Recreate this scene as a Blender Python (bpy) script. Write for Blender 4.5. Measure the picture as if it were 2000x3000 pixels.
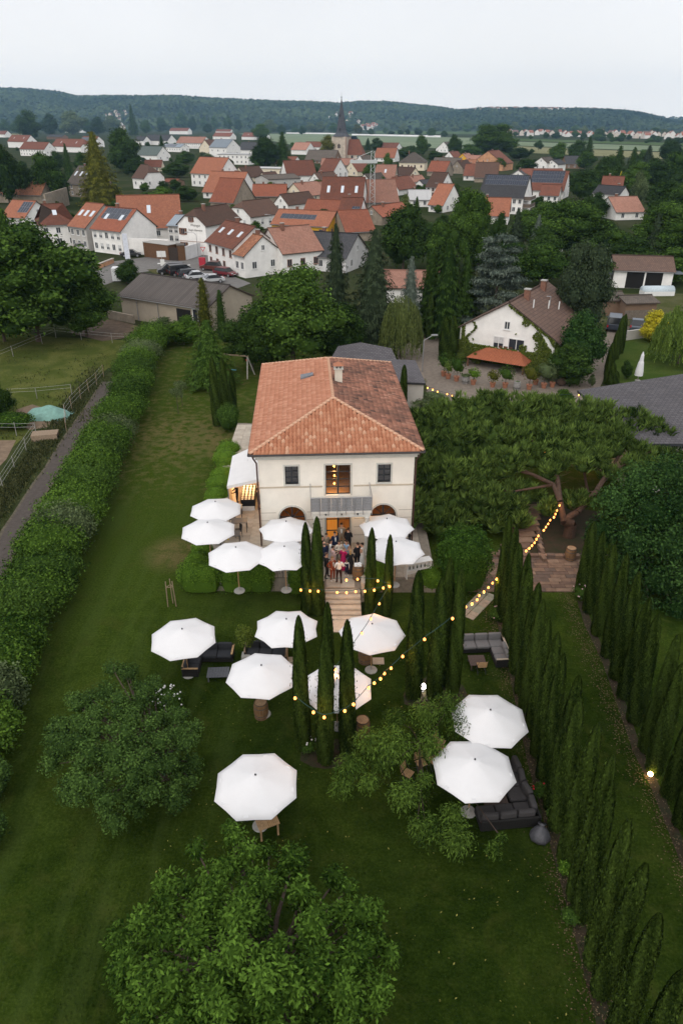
import bpy,bmesh,math,random
import numpy as np
from mathutils import Vector,Matrix
R=math.radians
rnd=random.Random(7)
nrs=np.random.RandomState(11)
for o in list(bpy.data.objects):bpy.data.objects.remove(o)
sc=bpy.context.scene
COL=sc.collection
# ---------------------------------------------------------------- camera
HOR,F,CH=362.0,2083.0,24.6          # horizon row, focal length (2000x3000 frame), height above the lawn
PIT=math.atan((1500-HOR)/F);CP,SP=math.cos(PIT),math.sin(PIT)
cam=bpy.data.objects.new('camera',bpy.data.cameras.new('camera'));COL.objects.link(cam)
cam.location=(0,0,CH);cam.rotation_euler=(math.pi/2-PIT,0,0)
cam.data.sensor_fit='VERTICAL';cam.data.sensor_height=36.0;cam.data.lens=F/3000*36.0
cam.data.clip_end=40000;cam.data.clip_start=0.1
sc.camera=cam
# ---------------------------------------------------------------- overcast dusk sky
SUN_EL,SUN_AZ=R(38),R(200)
w=bpy.data.worlds.new('World');sc.world=w;w.use_nodes=True
nt=w.node_tree;nt.nodes.clear()
out=nt.nodes.new('ShaderNodeOutputWorld')
sky=nt.nodes.new('ShaderNodeTexSky');sky.sky_type='NISHITA';sky.sun_disc=False
sky.sun_elevation=SUN_EL;sky.sun_rotation=SUN_AZ;sky.dust_density=4.0
b1=nt.nodes.new('ShaderNodeBackground');b1.inputs[1].default_value=0.012
nt.links.new(sky.outputs[0],b1.inputs[0])
tc=nt.nodes.new('ShaderNodeTexCoord');sx=nt.nodes.new('ShaderNodeSeparateXYZ')
nt.links.new(tc.outputs['Generated'],sx.inputs[0])
rp=nt.nodes.new('ShaderNodeValToRGB')
rp.color_ramp.elements[0].position=0.0;rp.color_ramp.elements[0].color=(1.06,1.02,0.985,1)
rp.color_ramp.elements[1].position=1.0;rp.color_ramp.elements[1].color=(1.12,1.11,1.12,1)
e=rp.color_ramp.elements.new(0.16);e.color=(0.90,0.905,0.93,1)
e=rp.color_ramp.elements.new(0.06);e.color=(1.01,0.985,0.965,1)
nt.links.new(sx.outputs['Z'],rp.inputs[0])
cn=nt.nodes.new('ShaderNodeTexNoise');cn.inputs['Scale'].default_value=3.2;cn.inputs['Detail'].default_value=5
nt.links.new(tc.outputs['Generated'],cn.inputs['Vector'])
cm=nt.nodes.new('ShaderNodeMapRange');cm.inputs[1].default_value=0.3;cm.inputs[2].default_value=0.7;cm.inputs[3].default_value=0.955;cm.inputs[4].default_value=1.04
nt.links.new(cn.outputs[0],cm.inputs[0])
b2=nt.nodes.new('ShaderNodeBackground');b2.inputs[1].default_value=1.0
nt.links.new(rp.outputs[0],b2.inputs[0]);nt.links.new(cm.outputs[0],b2.inputs[1])
ad=nt.nodes.new('ShaderNodeAddShader');nt.links.new(b1.outputs[0],ad.inputs[0]);nt.links.new(b2.outputs[0],ad.inputs[1])
nt.links.new(ad.outputs[0],out.inputs['Surface'])
sun=bpy.data.objects.new('sun',bpy.data.lights.new('sun','SUN'));COL.objects.link(sun)
sun.data.energy=1.45;sun.data.angle=R(70);sun.data.color=(1.0,0.95,0.88)
sd=Vector((math.sin(SUN_AZ)*math.cos(SUN_EL),math.cos(SUN_AZ)*math.cos(SUN_EL),math.sin(SUN_EL)))
sun.rotation_euler=sd.to_track_quat('Z','Y').to_euler()
vs=sc.view_settings;vs.view_transform='Standard';vs.look='None';vs.exposure=0.0;vs.gamma=1.0;vs.use_curve_mapping=False
sc.render.engine='CYCLES'
cy=sc.cycles;cy.use_denoising=True;cy.max_bounces=6;cy.diffuse_bounces=3;cy.glossy_bounces=2;cy.transmission_bounces=4
cy.transparent_max_bounces=6;cy.volume_bounces=1;cy.sample_clamp_indirect=4.0;cy.caustics_reflective=False;cy.caustics_refractive=False
# ---------------------------------------------------------------- photograph rows and columns <-> places on the ground
def ray(u,v):
    x=(u-1000)/F;y=(1500-v)/F
    return(x,CP+y*SP,-SP+y*CP)
def G(u,v,z=0.0):
    d=ray(u,v);t=(z-CH)/d[2];return Vector((d[0]*t,d[1]*t,z))
def PY(u,v,Y):
    d=ray(u,v);t=Y/d[1];return Vector((d[0]*t,Y,CH+d[2]*t))
def PX(p):
    x,y,z=p[0],p[1],p[2]-CH
    dep=y*CP-z*SP;return(1000+F*x/dep,1500-F*(y*SP+z*CP)/dep)
def ppm(p):return F/(p[1]*CP-(p[2]-CH)*SP)
def zat(Y,v):
    y=(1500-v)/F;return CH+Y*(-SP+y*CP)/(CP+y*SP)
# ---------------------------------------------------------------- materials
MATS={}
def newmat(name):
    m=bpy.data.materials.new(name);m.use_nodes=True
    n=m.node_tree;b=n.nodes['Principled BSDF']
    return m,n,b
def M(name,col=(.5,.5,.5),rough=.8,ns=6.0,na=.18,bump=0.0,bs=None,metal=0.0,spec=.3,col2=None,ns2=None):
    """plain surface: base colour broken up by two noises, optional fine relief"""
    if name in MATS:return MATS[name]
    m,n,b=newmat(name)
    b.inputs['Roughness'].default_value=rough;b.inputs['Metallic'].default_value=metal
    b.inputs['Specular IOR Level'].default_value=spec
    tcn=n.nodes.new('ShaderNodeTexCoord')
    no=n.nodes.new('ShaderNodeTexNoise');no.inputs['Scale'].default_value=ns;no.inputs['Detail'].default_value=6;no.inputs['Roughness'].default_value=.65
    n.links.new(tcn.outputs['Object'],no.inputs['Vector'])
    cr=n.nodes.new('ShaderNodeValToRGB')
    c2=col2 or tuple(min(1,c*(1+na))for c in col);c1=tuple(c*(1-na)for c in col)if not col2 else col
    cr.color_ramp.elements[0].position=.32;cr.color_ramp.elements[0].color=(*c1,1)
    cr.color_ramp.elements[1].position=.68;cr.color_ramp.elements[1].color=(*c2,1)
    n.links.new(no.outputs[0],cr.inputs[0]);n.links.new(cr.outputs[0],b.inputs['Base Color'])
    if bump:
        n2=n.nodes.new('ShaderNodeTexNoise');n2.inputs['Scale'].default_value=bs or ns*6;n2.inputs['Detail'].default_value=4
        n.links.new(tcn.outputs['Object'],n2.inputs['Vector'])
        bp=n.nodes.new('ShaderNodeBump');bp.inputs['Strength'].default_value=bump;bp.inputs['Distance'].default_value=.05
        n.links.new(n2.outputs[0],bp.inputs['Height']);n.links.new(bp.outputs[0],b.inputs['Normal'])
    MATS[name]=m;return m
def EM(name,col,strength):
    if name in MATS:return MATS[name]
    m,n,b=newmat(name)
    b.inputs['Base Color'].default_value=(*col,1);b.inputs['Emission Color'].default_value=(*col,1);b.inputs['Emission Strength'].default_value=strength
    MATS[name]=m;return m
def GLASS(name='window_glass',col=(.03,.035,.045),rough=.08):
    if name in MATS:return MATS[name]
    m,n,b=newmat(name)
    b.inputs['Base Color'].default_value=(*col,1);b.inputs['Roughness'].default_value=rough;b.inputs['Specular IOR Level'].default_value=.5
    MATS[name]=m;return m
def LEAF(name,dark,light,rough=.7,trans=.13,spec=.03):
    """foliage: colour runs from dark to light with each leaf's own tint"""
    if name in MATS:return MATS[name]
    m,n,b=newmat(name)
    b.inputs['Roughness'].default_value=rough;b.inputs['Specular IOR Level'].default_value=spec
    at=n.nodes.new('ShaderNodeAttribute');at.attribute_name='tint'
    oi=n.nodes.new('ShaderNodeObjectInfo')
    ma=n.nodes.new('ShaderNodeMath');ma.operation='MULTIPLY_ADD';ma.inputs[1].default_value=.24;ma.inputs[2].default_value=-.12
    n.links.new(oi.outputs['Random'],ma.inputs[0])
    mb_=n.nodes.new('ShaderNodeMath');mb_.operation='ADD';n.links.new(at.outputs['Fac'],mb_.inputs[0]);n.links.new(ma.outputs[0],mb_.inputs[1])
    cr=n.nodes.new('ShaderNodeValToRGB');cr.color_ramp.elements[0].color=(*[x*.72 for x in dark],1);cr.color_ramp.elements[1].color=(*[x*1.22 for x in light],1)
    n.links.new(mb_.outputs[0],cr.inputs[0]);n.links.new(cr.outputs[0],b.inputs['Base Color'])
    if trans:
        tr=n.nodes.new('ShaderNodeBsdfTranslucent');n.links.new(cr.outputs[0],tr.inputs[0])
        mx=n.nodes.new('ShaderNodeMixShader');mx.inputs[0].default_value=trans
        o_=n.nodes['Material Output']
        n.links.new(b.outputs[0],mx.inputs[1]);n.links.new(tr.outputs[0],mx.inputs[2]);n.links.new(mx.outputs[0],o_.inputs['Surface'])
    MATS[name]=m;return m
def ROOF(name,c1,c2,row=.34,tile=.3,dirt=.35,dirtcol=(.04,.035,.03),rough=.85):
    """clay or slate roof seen from afar: tile courses from the roof's own UV in metres"""
    if name in MATS:return MATS[name]
    m,n,b=newmat(name);b.inputs['Roughness'].default_value=rough;b.inputs['Specular IOR Level'].default_value=.2
    uv=n.nodes.new('ShaderNodeUVMap')
    br=n.nodes.new('ShaderNodeTexBrick');br.inputs['Scale'].default_value=1.0;br.inputs['Brick Width'].default_value=tile;br.inputs['Row Height'].default_value=row
    br.inputs['Mortar Size'].default_value=.025;br.inputs['Color1'].default_value=(*c1,1);br.inputs['Color2'].default_value=(*c2,1)
    br.inputs['Mortar'].default_value=(*[c*.45 for c in c1],1);br.inputs['Bias'].default_value=0.0
    n.links.new(uv.outputs[0],br.inputs['Vector'])
    oi=n.nodes.new('ShaderNodeObjectInfo');vad=n.nodes.new('ShaderNodeVectorMath');vad.operation='ADD'
    n.links.new(uv.outputs[0],vad.inputs[0]);n.links.new(oi.outputs['Location'],vad.inputs[1])
    no=n.nodes.new('ShaderNodeTexNoise');no.inputs['Scale'].default_value=.45;no.inputs['Detail'].default_value=7;no.inputs['Roughness'].default_value=.7
    n.links.new(vad.outputs[0],no.inputs['Vector'])
    mr=n.nodes.new('ShaderNodeMapRange');mr.inputs[1].default_value=.45;mr.inputs[2].default_value=.75;mr.inputs[3].default_value=0;mr.inputs[4].default_value=dirt
    n.links.new(no.outputs[0],mr.inputs[0])
    mx=n.nodes.new('ShaderNodeMix');mx.data_type='RGBA';n.links.new(mr.outputs[0],mx.inputs[0]);n.links.new(br.outputs[0],mx.inputs[6]);mx.inputs[7].default_value=(*dirtcol,1)
    hs=n.nodes.new('ShaderNodeHueSaturation');m2=n.nodes.new('ShaderNodeMapRange');m2.inputs[3].default_value=.78;m2.inputs[4].default_value=1.2
    n.links.new(oi.outputs['Random'],m2.inputs[0]);n.links.new(m2.outputs[0],hs.inputs['Value']);n.links.new(mx.outputs[2],hs.inputs['Color'])
    n.links.new(hs.outputs[0],b.inputs['Base Color'])
    bp=n.nodes.new('ShaderNodeBump');bp.inputs['Strength'].default_value=.6;bp.inputs['Distance'].default_value=.04;bp.invert=True
    n.links.new(br.outputs['Fac'],bp.inputs['Height']);n.links.new(bp.outputs[0],b.inputs['Normal'])
    MATS[name]=m;return m
# ---------------------------------------------------------------- mesh helpers
class MB:
    def __init__(s):s.v=[];s.f=[];s.m=[];s.uv=[]
    def face(s,pts,mi=0,uv=None):
        i=len(s.v);s.v+=[tuple(p)for p in pts];s.f.append(tuple(range(i,i+len(pts))));s.m.append(mi)
        s.uv.append(uv or[(0,0)]*len(pts));return s
    def b2(s,x0,x1,y0,y1,z0,z1,mi=0):
        i=len(s.v);s.v+=[(x0,y0,z0),(x1,y0,z0),(x1,y1,z0),(x0,y1,z0),(x0,y0,z1),(x1,y0,z1),(x1,y1,z1),(x0,y1,z1)]
        for q in((0,3,2,1),(4,5,6,7),(0,1,5,4),(1,2,6,5),(2,3,7,6),(3,0,4,7)):
            s.f.append(tuple(i+k for k in q));s.m.append(mi);s.uv.append([(0,0)]*4)
        return s
    def box(s,c,size,mi=0,rz=0.0,rx=0.0):
        i=len(s.v);s.b2(-size[0]/2,size[0]/2,-size[1]/2,size[1]/2,-size[2]/2,size[2]/2,mi)
        m=Matrix.Translation(Vector(c))@Matrix.Rotation(rz,4,'Z')@Matrix.Rotation(rx,4,'X')
        s.v[i:]=[tuple(m@Vector(p))for p in s.v[i:]];return s
    def cyl(s,p0,p1,r0,r1=None,n=8,mi=0,cap=True):
        r1=r0 if r1 is None else r1;p0=Vector(p0);p1=Vector(p1);d=(p1-p0)
        if d.length<1e-9:return s
        q=d.normalized().to_track_quat('Z','Y');i=len(s.v)
        for p,r in((p0,r0),(p1,r1)):
            for k in range(n):
                a=2*math.pi*k/n;s.v.append(tuple(p+q@Vector((math.cos(a)*r,math.sin(a)*r,0))))
        for k in range(n):
            s.f.append((i+k,i+(k+1)%n,i+n+(k+1)%n,i+n+k));s.m.append(mi);s.uv.append([(0,0)]*4)
        if cap:
            s.f.append(tuple(i+k for k in reversed(range(n))));s.m.append(mi);s.uv.append([(0,0)]*n)
            s.f.append(tuple(i+n+k for k in range(n)));s.m.append(mi);s.uv.append([(0,0)]*n)
        return s
    def tube(s,pts,r,n=6,mi=0):
        for a,b in zip(pts[:-1],pts[1:]):s.cyl(a,b,r,r,n,mi)
        return s
    def lathe(s,prof,n=12,c=(0,0,0),mi=0,cap=True):
        i=len(s.v)
        for r,z in prof:
            for k in range(n):
                a=2*math.pi*k/n;s.v.append((c[0]+math.cos(a)*r,c[1]+math.sin(a)*r,c[2]+z))
        for j in range(len(prof)-1):
            for k in range(n):
                s.f.append((i+j*n+k,i+j*n+(k+1)%n,i+(j+1)*n+(k+1)%n,i+(j+1)*n+k));s.m.append(mi);s.uv.append([(0,0)]*4)
        if cap:
            s.f.append(tuple(i+k for k in reversed(range(n))));s.m.append(mi);s.uv.append([(0,0)]*n)
            s.f.append(tuple(i+(len(prof)-1)*n+k for k in range(n)));s.m.append(mi);s.uv.append([(0,0)]*n)
        return s
    def ball(s,c,r,n=8,m=5,mi=0):
        r=(r,r,r)if not hasattr(r,'__len__')else r;i=len(s.v)
        s.v.append((c[0],c[1],c[2]-r[2]))
        for j in range(1,m):
            t=math.pi*j/m
            for k in range(n):
                a=2*math.pi*k/n;s.v.append((c[0]+r[0]*math.sin(t)*math.cos(a),c[1]+r[1]*math.sin(t)*math.sin(a),c[2]-r[2]*math.cos(t)))
        s.v.append((c[0],c[1],c[2]+r[2]));top=len(s.v)-1
        for k in range(n):
            s.f.append((i,i+1+(k+1)%n,i+1+k));s.m.append(mi);s.uv.append([(0,0)]*3)
            for j in range(m-2):
                a=i+1+j*n;s.f.append((a+k,a+(k+1)%n,a+n+(k+1)%n,a+n+k));s.m.append(mi);s.uv.append([(0,0)]*4)
            a=i+1+(m-2)*n;s.f.append((a+k,a+(k+1)%n,top));s.m.append(mi);s.uv.append([(0,0)]*3)
        return s
    def prism(s,poly,z0,z1,mi=0):
        n=len(poly);i=len(s.v)
        s.v+=[(p[0],p[1],z0)for p in poly]+[(p[0],p[1],z1)for p in poly]
        s.f.append(tuple(i+k for k in reversed(range(n))));s.m.append(mi);s.uv.append([(0,0)]*n)
        s.f.append(tuple(i+n+k for k in range(n)));s.m.append(mi);s.uv.append([(0,0)]*n)
        for k in range(n):
            s.f.append((i+k,i+(k+1)%n,i+n+(k+1)%n,i+n+k));s.m.append(mi);s.uv.append([(0,0)]*4)
        return s
    def mesh(s,name,mats,smooth=False):
        me=bpy.data.meshes.new(name);me.from_pydata(s.v,[],s.f)
        for m in(mats if isinstance(mats,(list,tuple))else[mats]):me.materials.append(m)
        me.polygons.foreach_set('material_index',s.m)
        if smooth:me.polygons.foreach_set('use_smooth',[True]*len(s.f))
        if any(any(q!=(0,0)for q in u)for u in s.uv):
            l=me.uv_layers.new(name='UVMap');flat=[c for u in s.uv for q in u for c in q];l.data.foreach_set('uv',flat)
        me.update();return me
    def obj(s,name,mats,parent=None,smooth=False,bevel=0.0,seg=2):
        o=bpy.data.objects.new(name,s.mesh(name,mats,smooth));COL.objects.link(o)
        if parent is not None:o.parent=parent
        if bevel:
            bv=o.modifiers.new('bevel','BEVEL');bv.width=bevel;bv.segments=seg;bv.limit_method='ANGLE'
        return o
def link(me,name,parent=None,loc=None,rz=None,scale=None):
    o=bpy.data.objects.new(name,me);COL.objects.link(o)
    if parent is not None:o.parent=parent
    if loc is not None:o.location=loc
    if rz is not None:o.rotation_euler=(0,0,rz)
    if scale is not None:o.scale=scale
    return o
LABELS={}
def tag(o,label=None,cat=None,group=None,kind=None):
    if label:o['label']=label
    if cat:o['category']=cat
    if group:o['group']=group
    if kind:o['kind']=kind
    return o
def thing(name,label,cat,loc=(0,0,0),rz=0.0,group=None):
    o=bpy.data.objects.new(name,None);COL.objects.link(o);o.empty_display_size=.2
    o.location=loc;o.rotation_euler=(0,0,rz);return tag(o,label,cat,group)
def copytree(o,loc=None,rz=None,label=None,group=None,scale=None):
    def cp(a,par):
        c=a.copy();COL.objects.link(c);c.parent=par
        for k in a.children:cp(k,c)
        return c
    c=cp(o,None)
    if loc is not None:c.location=loc
    if rz is not None:c.rotation_euler=(0,0,rz)
    if scale is not None:c.scale=scale
    if label:c['label']=label
    if group:c['group']=group
    return c
def struct(name,mb,mat,label=None,parent=None):
    o=mb.obj(name,mat,parent)
    if parent is None:o['kind']='structure'
    if label:o['label']=label
    return o
ORD=['first','second','third','fourth','fifth','sixth','seventh','eighth','ninth','tenth','eleventh','twelfth','thirteenth','fourteenth','fifteenth','sixteenth','seventeenth','eighteenth','nineteenth','twentieth','twenty-first','twenty-second','twenty-third','twenty-fourth','twenty-fifth','twenty-sixth']
# ---------------------------------------------------------------- foliage: thousands of small leaf faces in one mesh
def unit(n):
    a=nrs.normal(size=(n,3));return a/np.linalg.norm(a,axis=1,keepdims=True)
def norm(a):return a/np.maximum(np.linalg.norm(a,axis=1,keepdims=True),1e-9)
_c=[]
def cubesphere(k=4):
    vs,fs=[],[]
    for ax in range(3):
        for sg in(-1,1):
            b=len(vs)
            for i in range(k+1):
                for j in range(k+1):
                    p=np.zeros(3);p[ax]=sg;p[(ax+1)%3]=(2*i/k-1);p[(ax+2)%3]=(2*j/k-1)*sg
                    vs.append(p/np.linalg.norm(p))
            for i in range(k):
                for j in range(k):
                    a=b+i*(k+1)+j;fs.append((a,a+k+1,a+k+2,a+1))
    return np.array(vs),np.array(fs)
CS_V,CS_F=cubesphere(4)
def quads_mesh(name,V,Q,tint,mats,smooth=False,mi=None):
    me=bpy.data.meshes.new(name);n=len(V);k=len(Q)
    me.vertices.add(n);me.vertices.foreach_set('co',np.ascontiguousarray(V,dtype=np.float32).ravel())
    me.loops.add(4*k);me.loops.foreach_set('vertex_index',np.ascontiguousarray(Q,dtype=np.int32).ravel())
    me.polygons.add(k);me.polygons.foreach_set('loop_start',np.arange(0,4*k,4,dtype=np.int32));me.polygons.foreach_set('loop_total',np.full(k,4,dtype=np.int32))
    at=me.attributes.new('tint','FLOAT','POINT');at.data.foreach_set('value',np.ascontiguousarray(tint,dtype=np.float32))
    for m in(mats if isinstance(mats,(list,tuple))else[mats]):me.materials.append(m)
    if mi is not None:me.polygons.foreach_set('material_index',np.ascontiguousarray(mi,dtype=np.int32))
    if smooth:me.polygons.foreach_set('use_smooth',np.ones(k,dtype=bool))
    me.update(calc_edges=True);return me
def leaves(pos,nrm,size,asp=.5,along=None,fold=.25,jit=.35):
    """one folded diamond per leaf; along = direction the leaf points (else random in its plane)"""
    n=len(pos);nrm=norm(nrm)
    t=unit(n)if along is None else norm(along+jit*unit(n))
    t=norm(t-nrm*np.sum(t*nrm,axis=1,keepdims=True));b=np.cross(nrm,t)
    L=(np.asarray(size)*np.ones(n))[:,None];W=L*asp
    V=np.empty((n,4,3));V[:,0]=pos-t*L*.5;V[:,1]=pos+b*W*.5+nrm*L*fold*.3;V[:,2]=pos+t*L*.5-nrm*L*fold*.2;V[:,3]=pos-b*W*.5+nrm*L*fold*.3
    Q=np.arange(4*n).reshape(n,4);return V.reshape(-1,3),Q
def blobs_leaves(blobs,n,size,asp=.55,up=.35,out_=.6,tintvar=.3,core=.72,along_out=0.0,shell=(.72,1.06),lower=.35,droop=0.0,sizevar=.35,boxy=0):
    """blobs: list of (centre, radii). Leaves sit through each blob's outer shell; a dark inner body keeps the sky out"""
    C=np.array([b[0]for b in blobs],float);Rr=np.array([b[1]if hasattr(b[1],'__len__')else(b[1],)*3 for b in blobs],float)
    wgt=(Rr[:,0]*Rr[:,1]+Rr[:,0]*Rr[:,2]+Rr[:,1]*Rr[:,2]);wgt=wgt/wgt.sum()
    k=nrs.choice(len(C),size=n,p=wgt);d=unit(n)
    fl=(d[:,2]<0)&(nrs.rand(n)>lower);d[fl,2]*=-1
    r=nrs.uniform(shell[0],shell[1],n)**1.0
    bx_=lambda q:q/(np.abs(q)**boxy).sum(1,keepdims=True)**(1/boxy)if boxy else q
    d0=d;d=bx_(d)
    lump=1+.10*np.sin(d[:,0]*9+k)*np.sin(d[:,1]*8+2*k)+.06*np.sin(d[:,2]*15+k)
    P=C[k]+d*Rr[k]*(r*lump)[:,None]
    nr=norm(out_*d+up*np.array([0,0,1.0])+.8*unit(n))
    bt=nrs.uniform(-tintvar,tintvar,len(C))
    tn=np.clip(.42+.6*bt[k]+nrs.normal(0,.25,n),0,1)
    al=None
    if along_out:al=along_out*d+np.array([0,0,-droop])+.5*unit(n)
    sz=size*(1+sizevar*nrs.uniform(-1,1,n))
    V,Q=leaves(P,nr,sz,asp,al);T=np.repeat(tn,4)
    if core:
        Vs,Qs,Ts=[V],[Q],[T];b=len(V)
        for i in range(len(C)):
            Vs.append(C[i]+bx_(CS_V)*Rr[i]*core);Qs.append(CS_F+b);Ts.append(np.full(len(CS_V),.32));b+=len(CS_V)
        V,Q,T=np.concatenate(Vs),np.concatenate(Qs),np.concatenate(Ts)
    return V,Q,T
def fence_label(i,n):return ORD[i]
# ================================================================ ground, fields, paths, hills, haze
def sheet(name,poly,z,mat,label=None,thick=None,kind='structure'):
    mb=MB();mb.face([(p[0],p[1],z)for p in poly])
    o=mb.obj(name,mat);o['kind']=kind
    if label:o['label']=label
    return o
def gp(pts,z=0.0):return[G(u,v,z)for u,v in pts]
def ramp(n,fac,stops):
    cr=n.nodes.new('ShaderNodeValToRGB');el=cr.color_ramp.elements
    el[0].position,el[0].color=stops[0][0],(*stops[0][1],1);el[1].position,el[1].color=stops[-1][0],(*stops[-1][1],1)
    for p,c in stops[1:-1]:
        q=el.new(p);q.color=(*c,1)
    n.links.new(fac,cr.inputs[0]);return cr.outputs[0]
def noise(n,vec,scale,detail=5,rough=.6,dist=0.0):
    t=n.nodes.new('ShaderNodeTexNoise');t.inputs['Scale'].default_value=scale;t.inputs['Detail'].default_value=detail;t.inputs['Roughness'].default_value=rough;t.inputs['Distortion'].default_value=dist
    n.links.new(vec,t.inputs['Vector']);return t.outputs[0]
def mix(n,fac,a,b,mode='MIX'):
    m=n.nodes.new('ShaderNodeMix');m.data_type='RGBA';m.blend_type=mode
    if isinstance(fac,(int,float)):m.inputs[0].default_value=fac
    else:n.links.new(fac,m.inputs[0])
    for k,c in((6,a),(7,b)):
        if isinstance(c,tuple):m.inputs[k].default_value=(*c,1)
        else:n.links.new(c,m.inputs[k])
    return m.outputs[2]
def maprange(n,val,a,b,c=0.0,d=1.0):
    m=n.nodes.new('ShaderNodeMapRange');n.links.new(val,m.inputs[0]);m.inputs[1].default_value=a;m.inputs[2].default_value=b;m.inputs[3].default_value=c;m.inputs[4].default_value=d
    m.interpolation_type='SMOOTHSTEP';return m.outputs[0]
def mul(n,a,b,op='MULTIPLY'):
    m=n.nodes.new('ShaderNodeMath');m.operation=op
    for k,x in((0,a),(1,b)):
        if isinstance(x,(int,float)):m.inputs[k].default_value=x
        else:n.links.new(x,m.inputs[k])
    return m.outputs[0]
def near(n,vec,p,r0,r1):
    """1 near the world point p, falling to 0"""
    d=n.nodes.new('ShaderNodeVectorMath');d.operation='DISTANCE';n.links.new(vec,d.inputs[0]);d.inputs[1].default_value=p
    return maprange(n,d.outputs['Value'],r0,r1,1,0)
def lawnmat():
    m,n,b=newmat('lawn_grass');b.inputs['Roughness'].default_value=1.0;b.inputs['Specular IOR Level'].default_value=0
    t=n.nodes.new('ShaderNodeTexCoord').outputs['Object']
    sp=n.nodes.new('ShaderNodeSeparateXYZ');n.links.new(t,sp.inputs[0])
    fine=noise(n,t,9,6,.75);mid=noise(n,t,1.3,5,.6);big=noise(n,t,.16,4,.55,.6)
    deep=ramp(n,fine,[(.3,(.0062,.0145,.002)),(.5,(.0138,.0272,.0037)),(.72,(.030,.050,.008))])  # dim tone for the near lawn: foreground darkness put into the colour
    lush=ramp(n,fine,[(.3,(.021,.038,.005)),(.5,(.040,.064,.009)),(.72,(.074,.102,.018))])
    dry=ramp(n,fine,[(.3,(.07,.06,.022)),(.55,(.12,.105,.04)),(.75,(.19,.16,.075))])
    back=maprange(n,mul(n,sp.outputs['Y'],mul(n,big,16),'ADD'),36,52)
    leftb=mul(n,maprange(n,mul(n,sp.outputs['X'],mul(n,big,8),'ADD'),-2.0,-8.0),maprange(n,mul(n,sp.outputs['Y'],mul(n,big,10),'ADD'),20,34,.25,1))  # brighter tone fades out toward the camera, painting the foreground dimmer
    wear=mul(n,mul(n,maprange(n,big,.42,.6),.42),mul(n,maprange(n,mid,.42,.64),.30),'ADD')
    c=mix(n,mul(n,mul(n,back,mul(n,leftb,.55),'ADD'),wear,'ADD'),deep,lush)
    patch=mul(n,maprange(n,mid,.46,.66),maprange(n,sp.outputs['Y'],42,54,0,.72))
    p1=mul(n,near(n,t,G(522,1620),.9,2.9),maprange(n,mid,.34,.55,.35,.95))
    p2=mul(n,near(n,t,G(520,1275),2.0,8.0),maprange(n,mid,.40,.58,0,.9))
    p3=mul(n,near(n,t,G(610,1285),.8,4.5),maprange(n,mid,.36,.55,0,.9))
    for q in(patch,p1,p2,p3):c=mix(n,q,c,dry)
    ol=noise(n,t,.55,6,.7,1.0);c=mix(n,maprange(n,ol,.5,.7,0,.42),c,(.056,.064,.014))
    mp_=n.nodes.new('ShaderNodeMapping');mp_.inputs['Rotation'].default_value=(0,0,R(-7));mp_.inputs['Scale'].default_value=(1.3,.16,1);n.links.new(t,mp_.inputs[0]);stz=noise(n,mp_.outputs[0],1.0,3,.55,.5)
    c=mix(n,mul(n,maprange(n,stz,.48,.64),maprange(n,mul(n,sp.outputs['X'],mul(n,big,6),'ADD'),1,-3,.05,.26)),c,(.058,.085,.02))
    n.links.new(c,b.inputs['Base Color'])
    bp=n.nodes.new('ShaderNodeBump');bp.inputs['Strength'].default_value=.9;bp.inputs['Distance'].default_value=.06
    n.links.new(mul(n,fine,mid,'ADD'),bp.inputs['Height']);n.links.new(bp.outputs[0],b.inputs['Normal'])
    MATS['lawn']=m;return m
def fieldmat(name,a,b_,c=None,s=.2,fs=4.0,bump=.6):
    m,n,b=newmat(name);b.inputs['Roughness'].default_value=1.0;b.inputs['Specular IOR Level'].default_value=0
    t=n.nodes.new('ShaderNodeTexCoord').outputs['Object']
    f=noise(n,t,fs,6,.75);g=noise(n,t,s,5,.6,.5)
    x=mix(n,maprange(n,g,.38,.62),a,b_)
    x=mix(n,maprange(n,f,.35,.7,0,.6),x,c or tuple(q*.5 for q in a))
    n.links.new(x,b.inputs['Base Color'])
    bp=n.nodes.new('ShaderNodeBump');bp.inputs['Strength'].default_value=bump;bp.inputs['Distance'].default_value=.08;n.links.new(f,bp.inputs['Height']);n.links.new(bp.outputs[0],b.inputs['Normal'])
    MATS[name]=m;return m
g=sheet('ground',[(-16000,-300),(16000,-300),(16000,24000),(-16000,24000)],-.03,fieldmat('ground_green',(.03,.042,.016),(.055,.06,.026),(.02,.028,.012),.012,.4))
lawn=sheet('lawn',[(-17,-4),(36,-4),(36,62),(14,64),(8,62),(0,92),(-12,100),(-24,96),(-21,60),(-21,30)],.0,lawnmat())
# meadow and paths beyond the hedge
sheet('meadow',gp([(-140,1010),(0,960),(120,985),(420,1000),(380,1080),(318,1078),(60,1290),(-140,1500)]),.004,fieldmat('meadow_grass',(.066,.086,.02),(.115,.125,.036),(.035,.045,.012),.25,5))
sheet('verge',gp([(330,1085),(325,1130),(200,1330),(90,1470),(-90,1760),(-300,1800),(-160,1500),(60,1290)]),.008,fieldmat('verge_grass',(.028,.042,.014),(.05,.062,.022),(.05,.045,.025),.5,6))
sheet('bare_soil',gp([(95,1185),(190,1215),(180,1245),(90,1260),(40,1240),(50,1200)]),.012,M('sandy_soil',(.17,.12,.08),.95,1.5,.3,.6))
sheet('dirt_paddock',gp([(-80,1250),(-10,1290),(48,1290),(20,1345),(-60,1430)]),.012,M('sandy_soil'))
sheet('dirt_yard',gp([(215,950),(330,935),(430,962),(400,985),(300,1000),(205,975)]),.012,M('red_soil',(.10,.068,.045),.95,1.2,.35,.6))
pc=[(322,1118),(300,1150),(275,1187),(236,1245),(197,1304),(156,1373),(128,1415),(99,1457),(70,1505),(41,1552),(9,1625),(-30,1710),(-80,1830)]
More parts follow.
